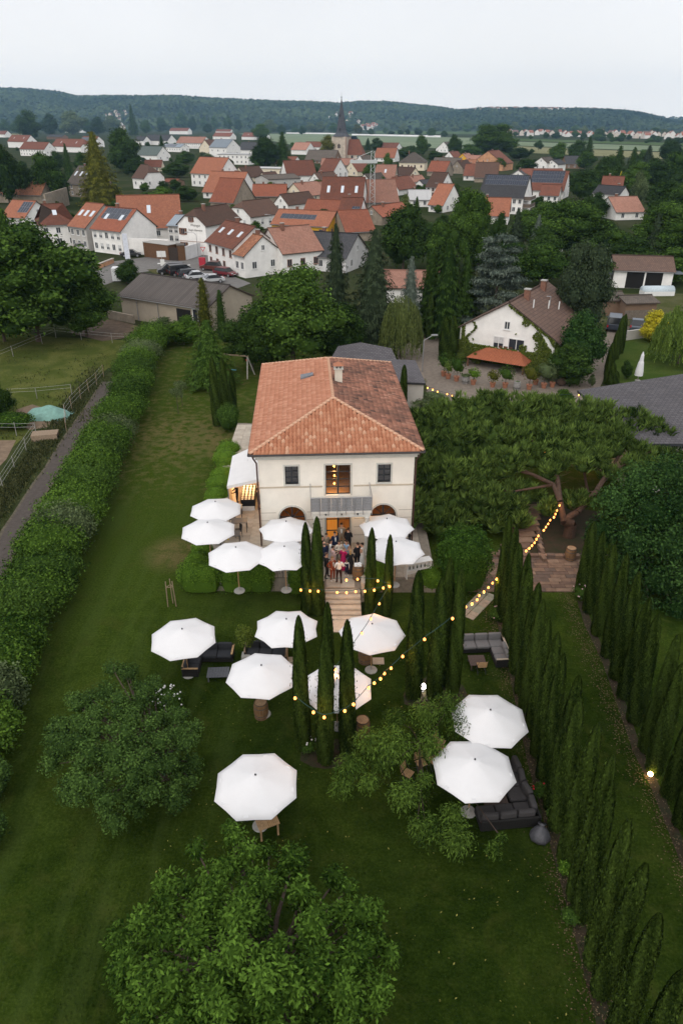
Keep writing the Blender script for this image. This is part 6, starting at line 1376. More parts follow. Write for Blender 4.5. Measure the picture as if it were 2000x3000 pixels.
ts,Ls,hs_,rs_=H('long white house with slate roof, solar panels and balconies','long solar house',(1398,622),(1514,628),574,13,42,'x','w','d',f=(8,2,tuple((k,r_)for k in range(5)for r_ in(0,1))),s=(1,2),solar=(20,2,.52,.98,.04,.99))
for z in(hs_*.36,hs_*.80):
    bo=MB().b2(Ls+.003,Ls+2.2,1.0,8.5,z,z+.18).obj('balcony',WM['g'],ts);MB().b2(Ls+2.1,Ls+2.2,1.0,8.5,z+.18,z+1.15).obj('balustrade',M('balcony_wood',(.13,.10,.08),.9,4,.2),bo);MB().b2(Ls+.01,Ls+2.1,.92,1.0,z+.18,z+1.15).obj('balustrade',M('balcony_wood'),bo)
H('white gabled house with solar panels on a red roof','red solar house',(1540,580),(1634,584),555,14,42,'x','w','m',solar=(12,3,.35,.97,.02,.92))
H('white wing with brown roof below the red solar house','white brown-roofed wing',(1578,592),(1626,594),571,8,38,'x','w','m',f=(3,1))
H('small slate-roofed house with three bright roof windows','three-bright-window roof',(1413,622),(1474,625),600,9,44,'x','w','d',sky=3)
H('vivid orange roof peeping out behind leafy trees','vivid orange roof',(1385,655),(1480,658),640,12,42,'x','w','o')
H('orange-red roof with white gable beside the leafy poplar','orange-red gable',(1254,620),(1292,630),606,12,44,'x','w','o')
H('white house with brown roof among trees beyond the solar houses','far white brown house',(1562,503),(1592,506),476,13,36,'y','w','g',f=(2,1))
H('white house with blue-grey roof and tall dark windows','white blue-roofed house',(1592,503),(1624,505),481,12,30,'y','w','d',f=(2,2))
H('dark-roofed brown chalet at the edge of the wood','brown chalet',(1655,494),(1708,494),479,12,34,'x','b','d',f=(3,1))
H('long low red hall roof behind the solar houses','long red hall',(1530,527),(1648,527),516,9,30,'x','w','m')
H('half-timbered house with red-brown roof among the trees','half-timbered tree house',(1752,594),(1806,596),566,11,44,'x','c','m',f=(3,1),chim=1)
H('white house with slate roof leaning out of the trees','white house in the wood',(1806,612),(1844,602),570,10,40,'y','w','d')
H('red-tiled house with a white gable dormer among garden trees','red dormer house',(1800,645),(1888,643),622,11,40,'x','w','s')
# far rows
H('brown-roofed white house at the frame edge among poplars','frame-edge brown roof',(-20,402),(34,403),393,14,42,'x','w','m')
H('red-brown house with two bright roof windows and white gable','two-window red-brown house',(26,432),(104,434),414,14,44,'x','w','m',sky=2,l=(2,1))
H('red-brown low wing before the two-window house','red-brown low wing',(62,456),(152,458),436,13,40,'x','w','m')
H('brown hipped house with grey dormers and white walls','brown hipped house',(152,444),(268,448),428,17,38,'x','w','m',1,.3,s=(2,1),sky=2)
H('red house with dark solar panels beside the golden conifer','red solar roof by the golden conifer',(236,430),(294,432),414,13,40,'x','w','m',solar=(4,2,.1,.8,.02,.55))
H('dark low-pitched roof behind the brown hipped house','dark low roof',(138,408),(200,409),400,12,28,'x','b','d')
H('white flat workshop roof among far trees','white workshop',(180,388),(262,390),381,14,6,'x','w','f')
H('stone house with grey tiled roof and three bright roof windows','grey-tiled stone house',(204,575),(264,579),536,13,42,'x','s','g',f=(2,2),sky=3)
H('long old barn with weathered brown roof at the frame edge','weathered long barn',(-70,592),(140,596),567,14,40,'x','s','p')
H('white house with orange roof and blue solar array below the long barn','white parapet gable house',(14,668),(92,672),634,10,44,'x','w','o',1,1,solar=(4,2,.25,.9,.55,.98))
H('white corner house with hipped brown roof and one bright roof window','hipped corner house',(128,728),(220,722),660,13,36,'x','w','m',0,0,f=(3,2),sky=1)
H('grey-walled row house with orange roof and three roof windows','orange row house',(214,728),(277,736),660,11,46,'x','g','o',f=(3,2),sky=3)
H('white row house with dark red roof full of solar panels','solar row house',(279,737),(382,748),668,10,46,'x','w','r',f=(5,2),solar=(6,2,.45,.95,.08,.9),sky=2,wst='blind')
H('great barn with a huge orange roof behind the solar row house','great orange barn',(352,705),(528,700),669,17,46,'x','w','o',1,1,sky=1)
H('white annex with blue-grey roof beside the winery house','blue-grey annex',(497,712),(531,714),660,8,30,'x','w','l',f=(2,2),wst='blind')
H('white house with chocolate hipped roof under the golden conifer','chocolate house by the golden conifer',(392,552),(434,562),520,11,42,'x','w','b',1,.4)
H('little half-timbered house with orange roof in the gardens','little half-timbered house',(424,502),(474,502),489,9,38,'x','c','m',f=(2,1))
H('open red-roofed shed on the garden lawn','red garden shed',(478,548),(520,550),533,6,18,'x','b','r',name='shed')
H('white house with long grey-green roof above the gardens','grey-green roof',(404,470),(474,474),453,13,42,'x','w','e',s=(2,1))
H('white-gabled house with broad dark slate roof','broad dark slate roof',(424,424),(506,426),411,15,42,'x','w','d',l=(1,1))
H('dark slate wing beside the broad slate roof house','dark slate wing',(395,425),(428,426),412,12,40,'x','w','d')
H('brown-roofed farmhouse with bright white gable at the village rim','village-rim farmhouse',(497,393),(560,395),383,14,44,'x','w','m')
H('salmon-roofed house with white gable beside the solar annex','salmon-roofed upper house',(518,434),(604,436),418,15,40,'x','w','s',chim=2)
H('white house with tilted solar panels on a pale roof','pale solar annex',(476,444),(540,447),430,11,24,'x','w','l',solar=(5,2,.1,.85,.1,.7))
H('cream gable with brown roof before the blue-metal-roofed house','cream gable by the blue metal roof',(586,460),(626,463),434,14,42,'y','c','b',f=(2,1))
H('big white house with blue-grey metal roof','blue metal-roofed house',(616,468),(672,472),431,15,36,'x','w','l',f=(3,2),s=(2,1))
H('white flat-roofed block with blank walls','white flat block',(640,481),(732,483),452,14,3,'x','w','f')
H('house with almost black roof and white gable behind the white block','black-roofed white gable',(697,450),(764,453),438,13,44,'x','w','d',l=(1,1),chim=1)
H('long brown-roofed house with a white gable at the field edge','field-edge long house',(708,409),(780,411),400,15,40,'x','w','m',sky=2)
H('brown gable house beside the dark round cypress','brown gable by the dark shrub',(624,408),(682,410),399,14,40,'x','w','m')
H('far brown roof with white gable behind the salmon houses','far brown roof',(632,392),(680,393),385,12,42,'x','w','m')
H('salmon-roofed white gable between the dark conifers and the church','salmon gable by the conifers',(853,452),(898,455),438,13,42,'x','w','s',l=(1,1))
H('red-roofed white house close before the plain','red house before the plain',(888,443),(938,444),430,12,38,'x','w','m',f=(2,1))
H('small red roof under the dark conifers','small red roof under the conifers',(806,490),(860,492),480,10,40,'x','w','m')
H('red-roofed house right beside the church nave','red house beside the nave',(1096,473),(1153,474),461,13,44,'x','w','o')
H('low brown-red roof with white gable behind the nave','low roof behind the nave',(1112,442),(1158,443),432,12,36,'x','w','m')
H('little white house with grey roof at the round chestnut','little grey house',(1276,446),(1314,448),436,11,38,'y','w','g')
H('white gable tucked under the church nave','white gable under the nave',(1040,490),(1066,492),475,11,48,'y','w','g')
H('long red-brown roof at the foot of the church tower','roof at the tower foot',(940,494),(1034,495),485,9,38,'x','s','s')
H('white gable with red roof behind the crane','white gable behind the crane',(1052,545),(1082,550),532,13,44,'y','w','g')
H('reddish broadside roof between the crane and the villa','reddish broadside',(1095,540),(1152,541),525,13,42,'x','s','s',sky=1)
H('reddish gable house with white walls next to the cream gable','reddish gable',(1178,548),(1202,552),535,12,44,'y','w','s')
H('white house with blue-edged roof behind the crane foot','blue-edged white gable',(1064,578),(1096,580),560,12,42,'y','w','r')
H('slate-roofed white house before the cream gable','small slate gable',(1211,560),(1240,564),546,12,38,'y','w','d')
H('white-walled shed with pale sheet roof below the dark-roofed house','pale sheet roof',(1198,606),(1258,606),590,10,28,'x','w','f')
# ---------------------------------------------------------------- church
p=G(1000,470);a0=math.atan2((G(1014,474)-G(985,470)).y,(G(1014,474)-G(985,470)).x)
sc_=1/ppm(p);TW=43*sc_;TH=zat(p.y,400)
ch_=thing('church','stone church with square tower, slate broach spire and red nave roof','church',p,R(-20));LM.append(('church',1010,430))
CST=M('church_stone',(.46,.39,.32),.95,.5,.25,.4,3)
MB().b2(-TW/2,TW/2,-TW/2,TW/2,-.1,TH).obj('tower',CST,ch_)
sp=MB();SL=ROOF('spire_slate',(.075,.08,.095),(.10,.105,.12),.5,.5,.25,(.05,.05,.055));hw=TW/2+.7;zt_=zat(p.y,288)
lv=[(hw,0,4),(hw*.68,.09,8),(hw*.56,.18,8),(hw*.30,.60,8),(.14,1.0,8)]
def ringp(r_,z,sq):
    if sq:return[(r_*max(-1,min(1,1.42*math.cos(a))),r_*max(-1,min(1,1.42*math.sin(a))),z)for a in[math.pi/8+k*math.pi/4 for k in range(8)]]
    return[(r_*math.cos(a),r_*math.sin(a),z)for a in[math.pi/8+k*math.pi/4 for k in range(8)]]
rg=[ringp(r_,TH+f*(zt_-TH),n==4)for r_,f,n in lv]
for i in range(len(rg)-1):
    for k in range(8):sp.face([rg[i][k],rg[i][(k+1)%8],rg[i+1][(k+1)%8],rg[i+1][k]],0,[(k,i*5),(k+1,i*5),(k+1,i*5+5),(k,i*5+5)])
sp.face(list(reversed(rg[0])))
so=sp.obj('spire',SL,ch_)
MB().cyl((0,0,zt_-.3),(0,0,zat(p.y,266)),.12,.05,6).ball((0,0,zt_+.6),.45,8,6).obj('finial',DARK,so)
for x,y,f in((0,-hw*.52,.16),(-.3,-hw*.30,.52)):MB().b2(x-.5,x+.5,y-.6,y+.5,TH+f*(zt_-TH),TH+f*(zt_-TH)+1.6).obj('dormer',SL,so)
for ax in((0,-1),(1,0)):
    mb=MB();z0,w_,hh=TH*.52,1.0,3.2
    pts=[(-w_,z0),(w_,z0),(w_,z0+hh*.7),(0,z0+hh),(-w_,z0+hh*.7)]
    pp=[((x,-TW/2-.05,z)if ax[1]else(TW/2+.05,x,z))for x,z in pts];mb.face(pp,0)
    for x in(0,):mb.box((0,-TW/2-.08,z0+1.3)if ax[1]else(TW/2+.08,0,z0+1.3),(.22,.1,2.6)if ax[1]else(.1,.22,2.6),1)
    mb.obj('belfry_window',[GL,FRS],ch_)
for y in(-1,1):MB().b2(TW/2-.35,TW/2+.06,y*TW/2-.35,y*TW/2+.06,0,TH).obj('quoin',FRS,ch_)
nl,nw,nh=46*sc_,28*sc_,zat(p.y,452);nrz=zat(p.y,410)+.5
MB().b2(TW/2+.01,TW/2+nl,-nw*.35,nw*.65,-.1,nh).obj('nave_wall',CST,ch_)
nv=MB();x0,x1,ym=TW/2-.1,TW/2+nl+.5,nw*.15
nv.face([(x0,-nw*.38,nh-.3),(x1,-nw*.38,nh-.3),(x1-nl*.35,ym,nrz),(x0,ym,nrz)],0,[(0,0),(nl,0),(nl*.6,12),(0,12)]);nv.face([(x1,-nw*.38,nh-.3),(x1,nw*.68,nh-.3),(x1-nl*.35,ym,nrz)],0,[(0,0),(nw,0),(nw/2,12)]);nv.face([(x0,nw*.68,nh-.3),(x0,ym,nrz),(x1-nl*.35,ym,nrz),(x1,nw*.68,nh-.3)],0,[(0,0),(0,12),(nl,12),(nl,0)])
nv.obj('nave_roof',RM['m'],ch_)
for k in range(2):MB().b2(TW/2+nl*(.25+.4*k),TW/2+nl*(.25+.4*k)+1.6,-nw*.35-.06,-nw*.35-.002,nh*.3,nh*.85).obj('window',GL,ch_)
# ---------------------------------------------------------------- crane
q=G(1089,614);t=thing('crane','white lattice tower crane rising among the red roofs','crane',q);cm_=M('crane_white',(.45,.48,.48),.5,3,.1);hz=zat(q.y,442);w_=.9
for x in(-w_,w_):
    for y in(-w_,w_):MB().cyl((x,y,0),(x*.55,y*.55,hz),.09,n=4).obj('mast_leg',cm_,t)
lt=MB();nseg=16
for k in range(nseg):
    z0,z1=hz*k/nseg,hz*(k+1)/nseg;f0,f1=1-.45*k/nseg,1-.45*(k+1)/nseg;s_=1 if k%2 else-1
    lt.cyl((-w_*f0*s_,-w_*f0,z0),(w_*f1*s_,-w_*f1,z1),.05,n=4);lt.cyl((w_*f0,-w_*f0*s_,z0),(w_*f1,w_*f1*s_,z1),.05,n=4)
lt.obj('lattice',cm_,t);z=zat(q.y,478);MB().b2(-7.2,1.4,-.8,.8,z,z+.9).obj('counterweight',cm_,t);MB().cyl((-7,0,z+.9),(0,0,hz),.07,n=4).obj('stay',cm_,t)
LM.append(('crane',1088,530))
# ---------------------------------------------------------------- cars
def car(label,u,v,ang,col,kind='car',z=0.0,group='parked cars'):
    L,W,Hh,hood,roof0,roof1,tail={'car':(4.3,1.78,1.45,.86,.95,2.9,3.9),'estate':(4.6,1.8,1.5,.88,1.05,3.9,4.5),'suv':(4.4,1.85,1.72,1.02,1.0,3.75,4.3),'van':(5.1,1.95,1.98,1.12,.85,4.9,5.05)}[kind]
    t=thing('van' if kind=='van' else 'car',label,'van' if kind=='van' else 'car',G(u,v,z),R(ang),group);pm=M('car_%d_%d_%d'%tuple(int(c*99)for c in col),col,.3,3,.05,spec=.6)
    prof=[(0.02,.35),(0.0,.62),(.08,hood*.82),(roof0,hood),(L,hood*.97 if kind!='van' else hood),(L+.02,.6),(L-.05,.35)]
    def loft(pr,w0,w1,zmid):
        mb=MB();n=len(pr)
        for s in(-1,1):mb.v+=[(x-L/2,s*(w0 if z_<zmid else w1),z_)for x,z_ in pr]
        mb.f.append(tuple(range(n)));mb.m.append(0);mb.uv.append([(0,0)]*n);mb.f.append(tuple(reversed(range(n,2*n))));mb.m.append(0);mb.uv.append([(0,0)]*n)
        for i in range(n):j=(i+1)%n;mb.f.append((i,n+i,n+j,j));mb.m.append(0);mb.uv.append([(0,0)]*4)
        return mb
    b=loft(prof,W/2,W/2-.04,.8).obj('body',pm,t,bevel=.06,seg=2)
    a_,e_=roof0*.95,min(tail,L-.05)
    cab=[(a_-.05,hood-.02),(a_+.62*(Hh-hood)/.55,Hh-.06),(a_+.95*(Hh-hood)/.55,Hh),(min(roof1,e_-.1),Hh-.02),(e_,hood-.02)]
    loft(cab,W/2-.06,W/2-.18,hood+.1).obj('cabin',GLASS('car_glass',(.02,.022,.025),.1),t,bevel=.04)
    rf=[(c[0],c[1]+.012)for c in cab[1:4]]+[(cab[3][0]-.05,Hh-.12),(cab[1][0]+.1,Hh-.12)]
    loft(rf,W/2-.17,W/2-.19,Hh).obj('roof',pm,t,bevel=.02)
    if kind=='van':
        for s in(-1,1):MB().b2(-L/2+2.3,L/2-.2,s*(W/2-.1)-.02,s*(W/2-.1)+.02,hood,Hh-.2).obj('side_panel',pm,t)
    for x in(.78,L-.85):
        for s in(-1,1):
            wo=MB().cyl((x-L/2,s*(W/2-.2),.32),(x-L/2,s*(W/2+.01),.32),.32,n=14).obj('wheel',M('tyre',(.02,.02,.02),.8),t);MB().cyl((x-L/2,s*(W/2+.005),.32),(x-L/2,s*(W/2+.025),.32),.2,n=10).obj('rim',M('rim_alloy',(.4,.4,.42),.4,metal=.6),wo)
    for s in(-1,1):
        MB().box((-L/2+.06,s*(W/2-.3),.68),(.1,.36,.14)).obj('headlight',M('lamp_clear',(.6,.62,.65),.2),t);MB().box((L/2+.0,s*(W/2-.14),.85),(.06,.18,.3)).obj('tail_light',M('lamp_red',(.45,.02,.02),.3),t)
        MB().box((-L/2+roof0+.35,s*(W/2+.08),hood+.05),(.12,.18,.13)).obj('mirror',pm,t)
    MB().b2(-L/2-.03,-L/2+.02,-.26,.26,.42,.54).obj('number_plate',M('plate_white',(.7,.7,.68),.5),t)
    return t
car('black van seen from behind with glowing red tail lights, outermost parked',503,802,18,(.012,.012,.014),'van')
car('dark van with pale windscreen parked second in the village row',535,806,208,(.015,.017,.02),'van');car('dark blue-black estate parked third in the village row',556,812,206,(.02,.024,.03),'estate');car('silver-white saloon parked fourth in the village row',578,818,203,(.52,.54,.57),'car');car('pale convertible at the end of the village row',622,828,22,(.42,.43,.44),'car')
car('dark red off-roader parked at the white house wall',622,792,-18,(.10,.028,.02),'suv');car('wine-red car before the garage door',661,808,145,(.14,.015,.022),'estate');car('silver car parked before the orange row house',249,732,188,(.30,.29,.28),'estate')
car('dark blue van parked on the drive behind the ivy-clad house',1796,962,250,(.03,.04,.06),'van');car('slate blue car parked beside the golden tree',1862,965,248,(.07,.09,.12),'car');car('black car half hidden behind the signpost by the brick wall',385,752,190,(.015,.015,.018),'car')
# ---------------------------------------------------------------- walls, container, signs by the street
BRK=ROOF('brick_wall',(.26,.14,.075),(.20,.10,.055),.09,.26,.15)
def wallseg(name,label,A,B,h,th,mat,cap=None,cat='wall'):
    a,b=G(*A),G(*B);L=(b-a).length;t=thing(name,label,cat,a,math.atan2(b.y-a.y,b.x-a.x));m_=MB();m_.b2(0,L,0,th,-.1,h)
    m_.uv=[[(v_[0]+v_[1],v_[2])for v_ in(m_.v[i]for i in f)]for f in m_.f];m_.obj('wall',mat,t)
    if cap:MB().b2(-.08,L+.08,-.1,th+.1,h,h+.12).obj('coping',cap,t)
    return t
wallseg('brick_wall','brown brick yard wall with pale coping at the street corner',(424,752),(496,763),2.9,3.4,BRK,CONC);wallseg('brick_wall','short brick gate pier beside the dark double gate',(524,764),(545,763),2.9,2.5,BRK,M('coping_dark',(.10,.09,.08),.9))
g_=wallseg('gate','dark brown double gate between the brick walls',(498,763),(523,764),2.5,.12,M('gate_wood',(.04,.028,.022),.8,6,.3),None,'gate')
wallseg('garden_wall','white retaining wall before the terrace of the solar row house',(382,745),(500,748),3.2,.4,WM['w'],None);wallseg('garden_wall','whitewashed wall with brick foot below the winery house',(546,762),(590,748),2.6,.3,WM['v'],None);wallseg('garden_wall','low stone garden wall beyond the dirt yard',(318,932),(392,948),1.1,.3,WM['s'],None)
wallseg('garden_wall','pale stone field wall running up behind the white parapet gable',(142,625),(205,600),5.5,.5,WM['s'],None);wallseg('garden_wall','pale rendered wall beside the slate blue car',(1815,1000),(1885,990),1.2,.3,WM['g'],None);wallseg('garden_wall','pale pink paved terrace wall with pillars beside the leafy tree',(285,790),(335,770),.8,.3,WM['o'],M('coping_grey',(.4,.36,.32),.9))
q=G(331,826);t=thing('container','white metal container in the grass above the barn roof','container',q,R(8));MB().b2(0,2.6,0,2.2,.1,2.3).obj('body',M('white_metal',(.62,.63,.64),.6,3,.1),t,bevel=.05);MB().b2(2.6,3.0,.3,1.9,.3,1.6).obj('hitch_box',M('white_metal'),t);MB().b2(.2,.5,.2,2,0,.1).obj('runner',DARK,t);MB().b2(2.1,2.4,.2,2,0,.1).obj('runner',DARK,t)
def post(name,label,u,v,h,boards,cat='sign'):
    t=thing(name,label,cat,G(u,v),0);MB().cyl((0,0,0),(0,0,h),.05,n=6).obj('post',STEEL,t)
    for(x0,x1,z0,z1,m_)in boards:MB().b2(x0,x1,-.08,-.05,z0,z1).obj('board',m_,t)
post('signpost','white double direction board on a post by the brick wall',478,788,3.4,[(-.85,-.02,2.2,3.3,FRM),(.02,.85,2.2,3.3,FRM),(-.35,.45,.6,1.8,FRM)])
ym=M('sign_red',(.55,.05,.05),.5);t=post('street_sign','red and white give-way triangle by the red cabinet',598,768,2.9,[])
o=bpy.data.objects['street_sign'];MB().face([(-.55,-.07,2.9),(.55,-.07,2.9),(0,-.07,1.95)]).obj('triangle',ym,o);MB().face([(-.34,-.09,2.78),(.34,-.09,2.78),(0,-.09,2.2)]).obj('triangle_face',FRM,o)
MB().b2(-.6,.6,-.4,.4,0,1.5).obj('cabinet',M('cabinet_red',(.42,.03,.05),.6,4,.15)).location=G(594,778);tag(bpy.data.objects['cabinet'],'red roadside cabinet at the corner of the three-skylight house','cabinet')
def lamp(label,u,v,vt,arm=1.6):
    p=G(u,v);h=zat(p.y,vt);t=thing('street_lamp',label,'street lamp',p,0,'street lamps');MB().cyl((0,0,0),(0,0,h-.6),.08,.05,8).obj('pole',STEEL,t);MB().tube([(0,0,h-.6),(-arm*.3,0,h-.1),(-arm,0,h)],.04,6).obj('arm',STEEL,t);MB().box((-arm-.3,0,h-.02),(.7,.22,.12)).obj('lamp_head',M('lamp_head_grey',(.35,.36,.37),.5),t)
lamp('street lamp with bent arm in front of the lettered winery house',583,772,680);lamp('street lamp before the near-black-roofed house',1286,600,536,1.2);lamp('street lamp on a tall pole above the dormer house',800,690,628,1.2)
q=G(1236,1090);t=thing('street_lamp','street lamp head leaning over the gravel court beside the slate shed','street lamp',q,0);MB().cyl((0,0,0),(0,0,3.6),.06,n=8).obj('pole',STEEL,t);MB().tube([(0,0,3.6),(.9,-.2,4.2)],.04).obj('arm',STEEL,t);MB().box((1.1,-.25,4.25),(.7,.3,.12)).obj('lamp_head',STEEL,t)
q=G(388,762);t=thing('flagpole','white banner flagpole before the solar row house','flag',G(383,765));hz=zat(q.y,680);MB().cyl((0,0,0),(0,0,hz),.05,n=6).obj('pole',FRM,t);MB().b2(-1.0,-.06,-.01,.01,hz-5,hz-.1).obj('banner',M('banner',(.6,.63,.7),.9,2,.15),t)
# ---------------------------------------------------------------- barn with corrugated roof, and meadow fences
tb_,Lb,hb_,rb2=H('long rendered barn with corrugated brown roof and open dark doorway','corrugated barn',(362,930),(612,975),864,9.5,24,'x','h','c',name='barn',over=.35)
MB().b2(Lb*.66,Lb*.82,-.02,.02,0,hb_*.82).obj('doorway',M('painted_inside_shade',(.012,.011,.01),.9),tb_);link(winmesh(1.9,1.9,'plain'),'window',tb_,(Lb*.84,-.01,1.0))  # near-black slab on the wall paints the shade inside the doorway
for x in(.2,.45):MB().cyl((Lb*x,-.12,0),(Lb*x,-.12,hb_),.05,n=6).obj('downpipe',STEEL,tb_)
def fence(label,pts,h,wires,mat,group='pasture fences',post_r=.03,step=3.0):
    P=[G(*p)for p in pts];t=thing('fence',label,'fence',P[0],0,group);o=P[0];wm=M('fence_tape',(.42,.42,.40),.7)if wires>0 else STEEL
    Q_=[]
    for a,b in zip(P[:-1],P[1:]):
        n=max(1,int((b-a).length/step))
        for k in range(n):Q_.append(a.lerp(b,k/n))
    Q_.append(P[-1]);Q_=[q-o for q in Q_]
    for q in Q_:MB().cyl(q,q+Vector((rnd.uniform(-.04,.04),0,h+rnd.uniform(-.05,.1))),post_r,n=6).obj('post',mat,t)
    for w_ in range(abs(wires)):MB().tube([q+Vector((0,0,h*(1-w_*.28)-.05))for q in Q_],.01,4).obj('wire',wm,t)
    return t
WPOST=M('post_white',(.26,.25,.23),.8)
fence('white tape fence along the far side of the upper meadow',[(0,968),(60,975),(120,990),(165,988),(240,996),(330,1005),(385,1008)],1.3,2,WPOST)
fence('white tape fence crossing the upper meadow diagonally',[(-60,1100),(0,1062),(40,1045),(125,1008),(165,990)],1.3,2,WPOST)
fence('wire and tape fence beside the footpath from the hedge to the tarpaulin heap',[(305,1105),(285,1130),(262,1150),(238,1172),(212,1200),(195,1225),(196,1265)],1.4,3,WOODD)
fence('tape fence across the lower end of the meadow',[(30,1172),(110,1168),(212,1158)],1.2,2,WPOST,step=8)
fence('white tape fence of the lower paddock by the wooden box',[(-40,1280),(0,1276),(50,1277),(108,1275)],1.2,2,WPOST,step=6);fence('tape fence slanting down from the wooden box to the footpath verge',[(108,1275),(78,1320),(45,1375),(10,1430),(-30,1500)],1.2,3,WPOST)
q=G(135,1285);t=thing('wooden_box','weathered wooden crate heap at the paddock corner','crate',q,R(12))
for k in range(6):MB().b2(-1.1,1.1,-.55+k*.2,-.55+k*.2+.16,.5,.56).obj('plank',WOODD,t)
for s in(-1,1):MB().b2(-1.08,1.08,s*.55-.03,s*.55+.03,.0,.5).obj('side_board',WOODD,t)
mb=MB();n=14
for i in range(n+1):
    for j in range(n+1):
        x,y=i/n*2-1,j/n*2-1;d_=max(0,1-(x*x*.9+y*y));mb.v.append((x*2.1,y*1.3,.02+.95*d_**.7+.10*math.sin(7*x+3*y)*d_+.06*math.sin(17*y-8*x)*d_))
for i in range(n):
    for j in range(n):a=i*(n+1)+j;mb.f.append((a,a+n+1,a+n+2,a+1));mb.m.append(0);mb.uv.append([(0,0)]*4)
o=mb.obj('tarpaulin',M('tarp_green',(.16,.30,.26),.6,2,.2,.5,6),None,False);o.location=G(143,1220);tag(o,'crumpled pale green tarpaulin over a heap beside the footpath','tarpaulin')
# ---------------------------------------------------------------- ivy-clad white house on the gravel court
tw,Lw,hw_,rw=H('white gabled house overgrown with ivy on the gravel court','ivy-clad white house',(1341,1048),(1612,1092),958,13.5,39,'y','w','n',l=(0,1),chim=2,name='house',over=.7)
link(winmesh(1.3,1.4,'blind'),'window',tw,(Lw*.37,-.01,hw_*.50));link(winmesh(1.9,1.4,'plain'),'window',tw,(Lw*.53,-.01,hw_*.50))
for o in[c for c in tw.children if c.name.startswith('window')]:
    if o.location.z>hw_:o.location.z=hw_*1.12
pr=MB();yl,yh,zl,zh=-2.6,-.02,hw_*.28,hw_*.52;xa,xb_,xc,xd=Lw*.18,Lw*.80,Lw*.33,Lw*.66
pr.face([(xa,yl,zl),(xb_,yl,zl),(xd,yh,zh),(xc,yh,zh)],0,[(0,0),(6,0),(5,3),(1,3)]);pr.face([(xb_,yl,zl),(xb_,yh,zl),(xd,yh,zh)],0,[(0,0),(2.6,0),(2,3)]);pr.face([(xa,yh,zl),(xa,yl,zl),(xc,yh,zh)],0,[(0,0),(2.6,0),(2,3)]);pr.face([(xa,yl,zl-.02),(xa,yh,zl-.02),(xb_,yh,zl-.02),(xb_,yl,zl-.02)],1)
pr.obj('porch_roof',[RM['q'],SHUT],tw)
for x in(xa+.2,xb_-.2):MB().b2(x-.08,x+.08,yl+.1,yl+.26,0,zl-.03).obj('porch_post',SHUT,tw)
MB().b2(Lw*.42,Lw*.58,-.03,-.005,0,2.2).obj('door',SHUT,tw)
for x,y in((.66,3),(.74,6),(.80,8)):
    z=hw_+rw*(1-abs(x-.5)*2)+.2;MB().cyl((Lw*x,y,z),(Lw*x,y,z+.9),.07,n=6).obj('vent_pipe',FRM,tw)
MB().tube([(Lw*.72,7.2,hw_+rw*.56),(Lw*.72,7.2,hw_+rw*.56+1.2),(Lw*.68,7.0,hw_+rw*.56+1.2)],.04).obj('aerial',STEEL,tw)
nrs=np.random.RandomState(91);n=15000;fx=nrs.rand(n);fz=nrs.rand(n)
xs=fx*Lw;top_=hw_+rw*(1-np.abs(fx-.5)*2);zs=fz*top_
dens=np.clip(1.8*(fx-.79)/.2,0,1)*(np.sin(xs*2.3+zs*1.7)>-.75)+(zs<2.0)*.9+(top_-zs<.35)*(fx>.5)*.9+(np.sin(fx*25)*np.sin(zs*2.1)>.55)*(fx>.6)*.6+(fx<.16)*(zs<2.6)*(np.sin(fx*60+zs*4)>.1)*.7+(np.abs(fx-.12-.05*np.sin(zs*2))<.012)*.8+(np.abs(fx-.04)<.015)*.7
k=nrs.rand(n)<dens;xs,zs=xs[k],zs[k];n=len(xs);P=np.stack([xs,-.05-.22*nrs.rand(n)**2,zs],-1);P=np.concatenate([P,np.stack([Lw+.05+.35*nrs.rand(1500)**2,3.2*nrs.rand(1500),hw_*1.0*nrs.rand(1500)],-1)]);n=len(P)
V,Q=leaves(P,norm(np.array([0,-.7,.6])+.6*unit(n)),.22,.8);iv=link(quads_mesh('ivy',V,Q,np.repeat(np.clip(nrs.normal(.5,.22,n),0,1),4),L_IVY),'ivy',tw)
# pots along the court
POT=M('terracotta_pot',(.34,.15,.09),.85,6,.15)
def potted(label,u,v,hp,wp,mat=None,pot='clay',n=420):
    p=G(u,v);s_=ppm(p);h=max(.8,hp/s_*1.25);w_=wp/s_/2*1.2;t=thing('potted_plant',label,'potted plant',p,0,'potted plants round the gravel court');ph=min(.55,h*.3)
    if pot=='barrel':MB().lathe([(.30,0),(.38,.3),(.40,.5),(.36,.85),(.33,.9),(.0,.86)],14).obj('pot',M('barrel_grey',(.27,.26,.25),.8,6,.25,.3,30),t);MB().lathe([(.385,.25),(.395,.3)],14,cap=False).obj('hoop',DARK,t);ph=.9
    else:MB().lathe([(.22,0),(.30,ph*.85),(.33,ph*.86),(.33,ph),(.27,ph),(.0,ph-.05)],12).obj('pot',POT,t)
    nn=np.random.RandomState(int(u));V,Q,T=blobs_leaves([((0,0,ph+(h-ph)*.55),(w_,w_,(h-ph)*.55)),((w_*.4,0,ph+(h-ph)*.4),(w_*.6,w_*.6,(h-ph)*.35)),((-w_*.4,.1,ph+(h-ph)*.65),(w_*.6,w_*.6,(h-ph)*.3))],n,.16,.45,.3,.5,.25,.55,.3)
    link(quads_mesh('foliage',V,Q,T,mat or L_MID),'foliage',t);limbs('stem',[([(0,0,ph-.05),(0,0,ph+(h-ph)*.5)],.03,.02)],BARK,t)
def rz_(x,y):return(1200+x/2.851,1000+y/2.851)
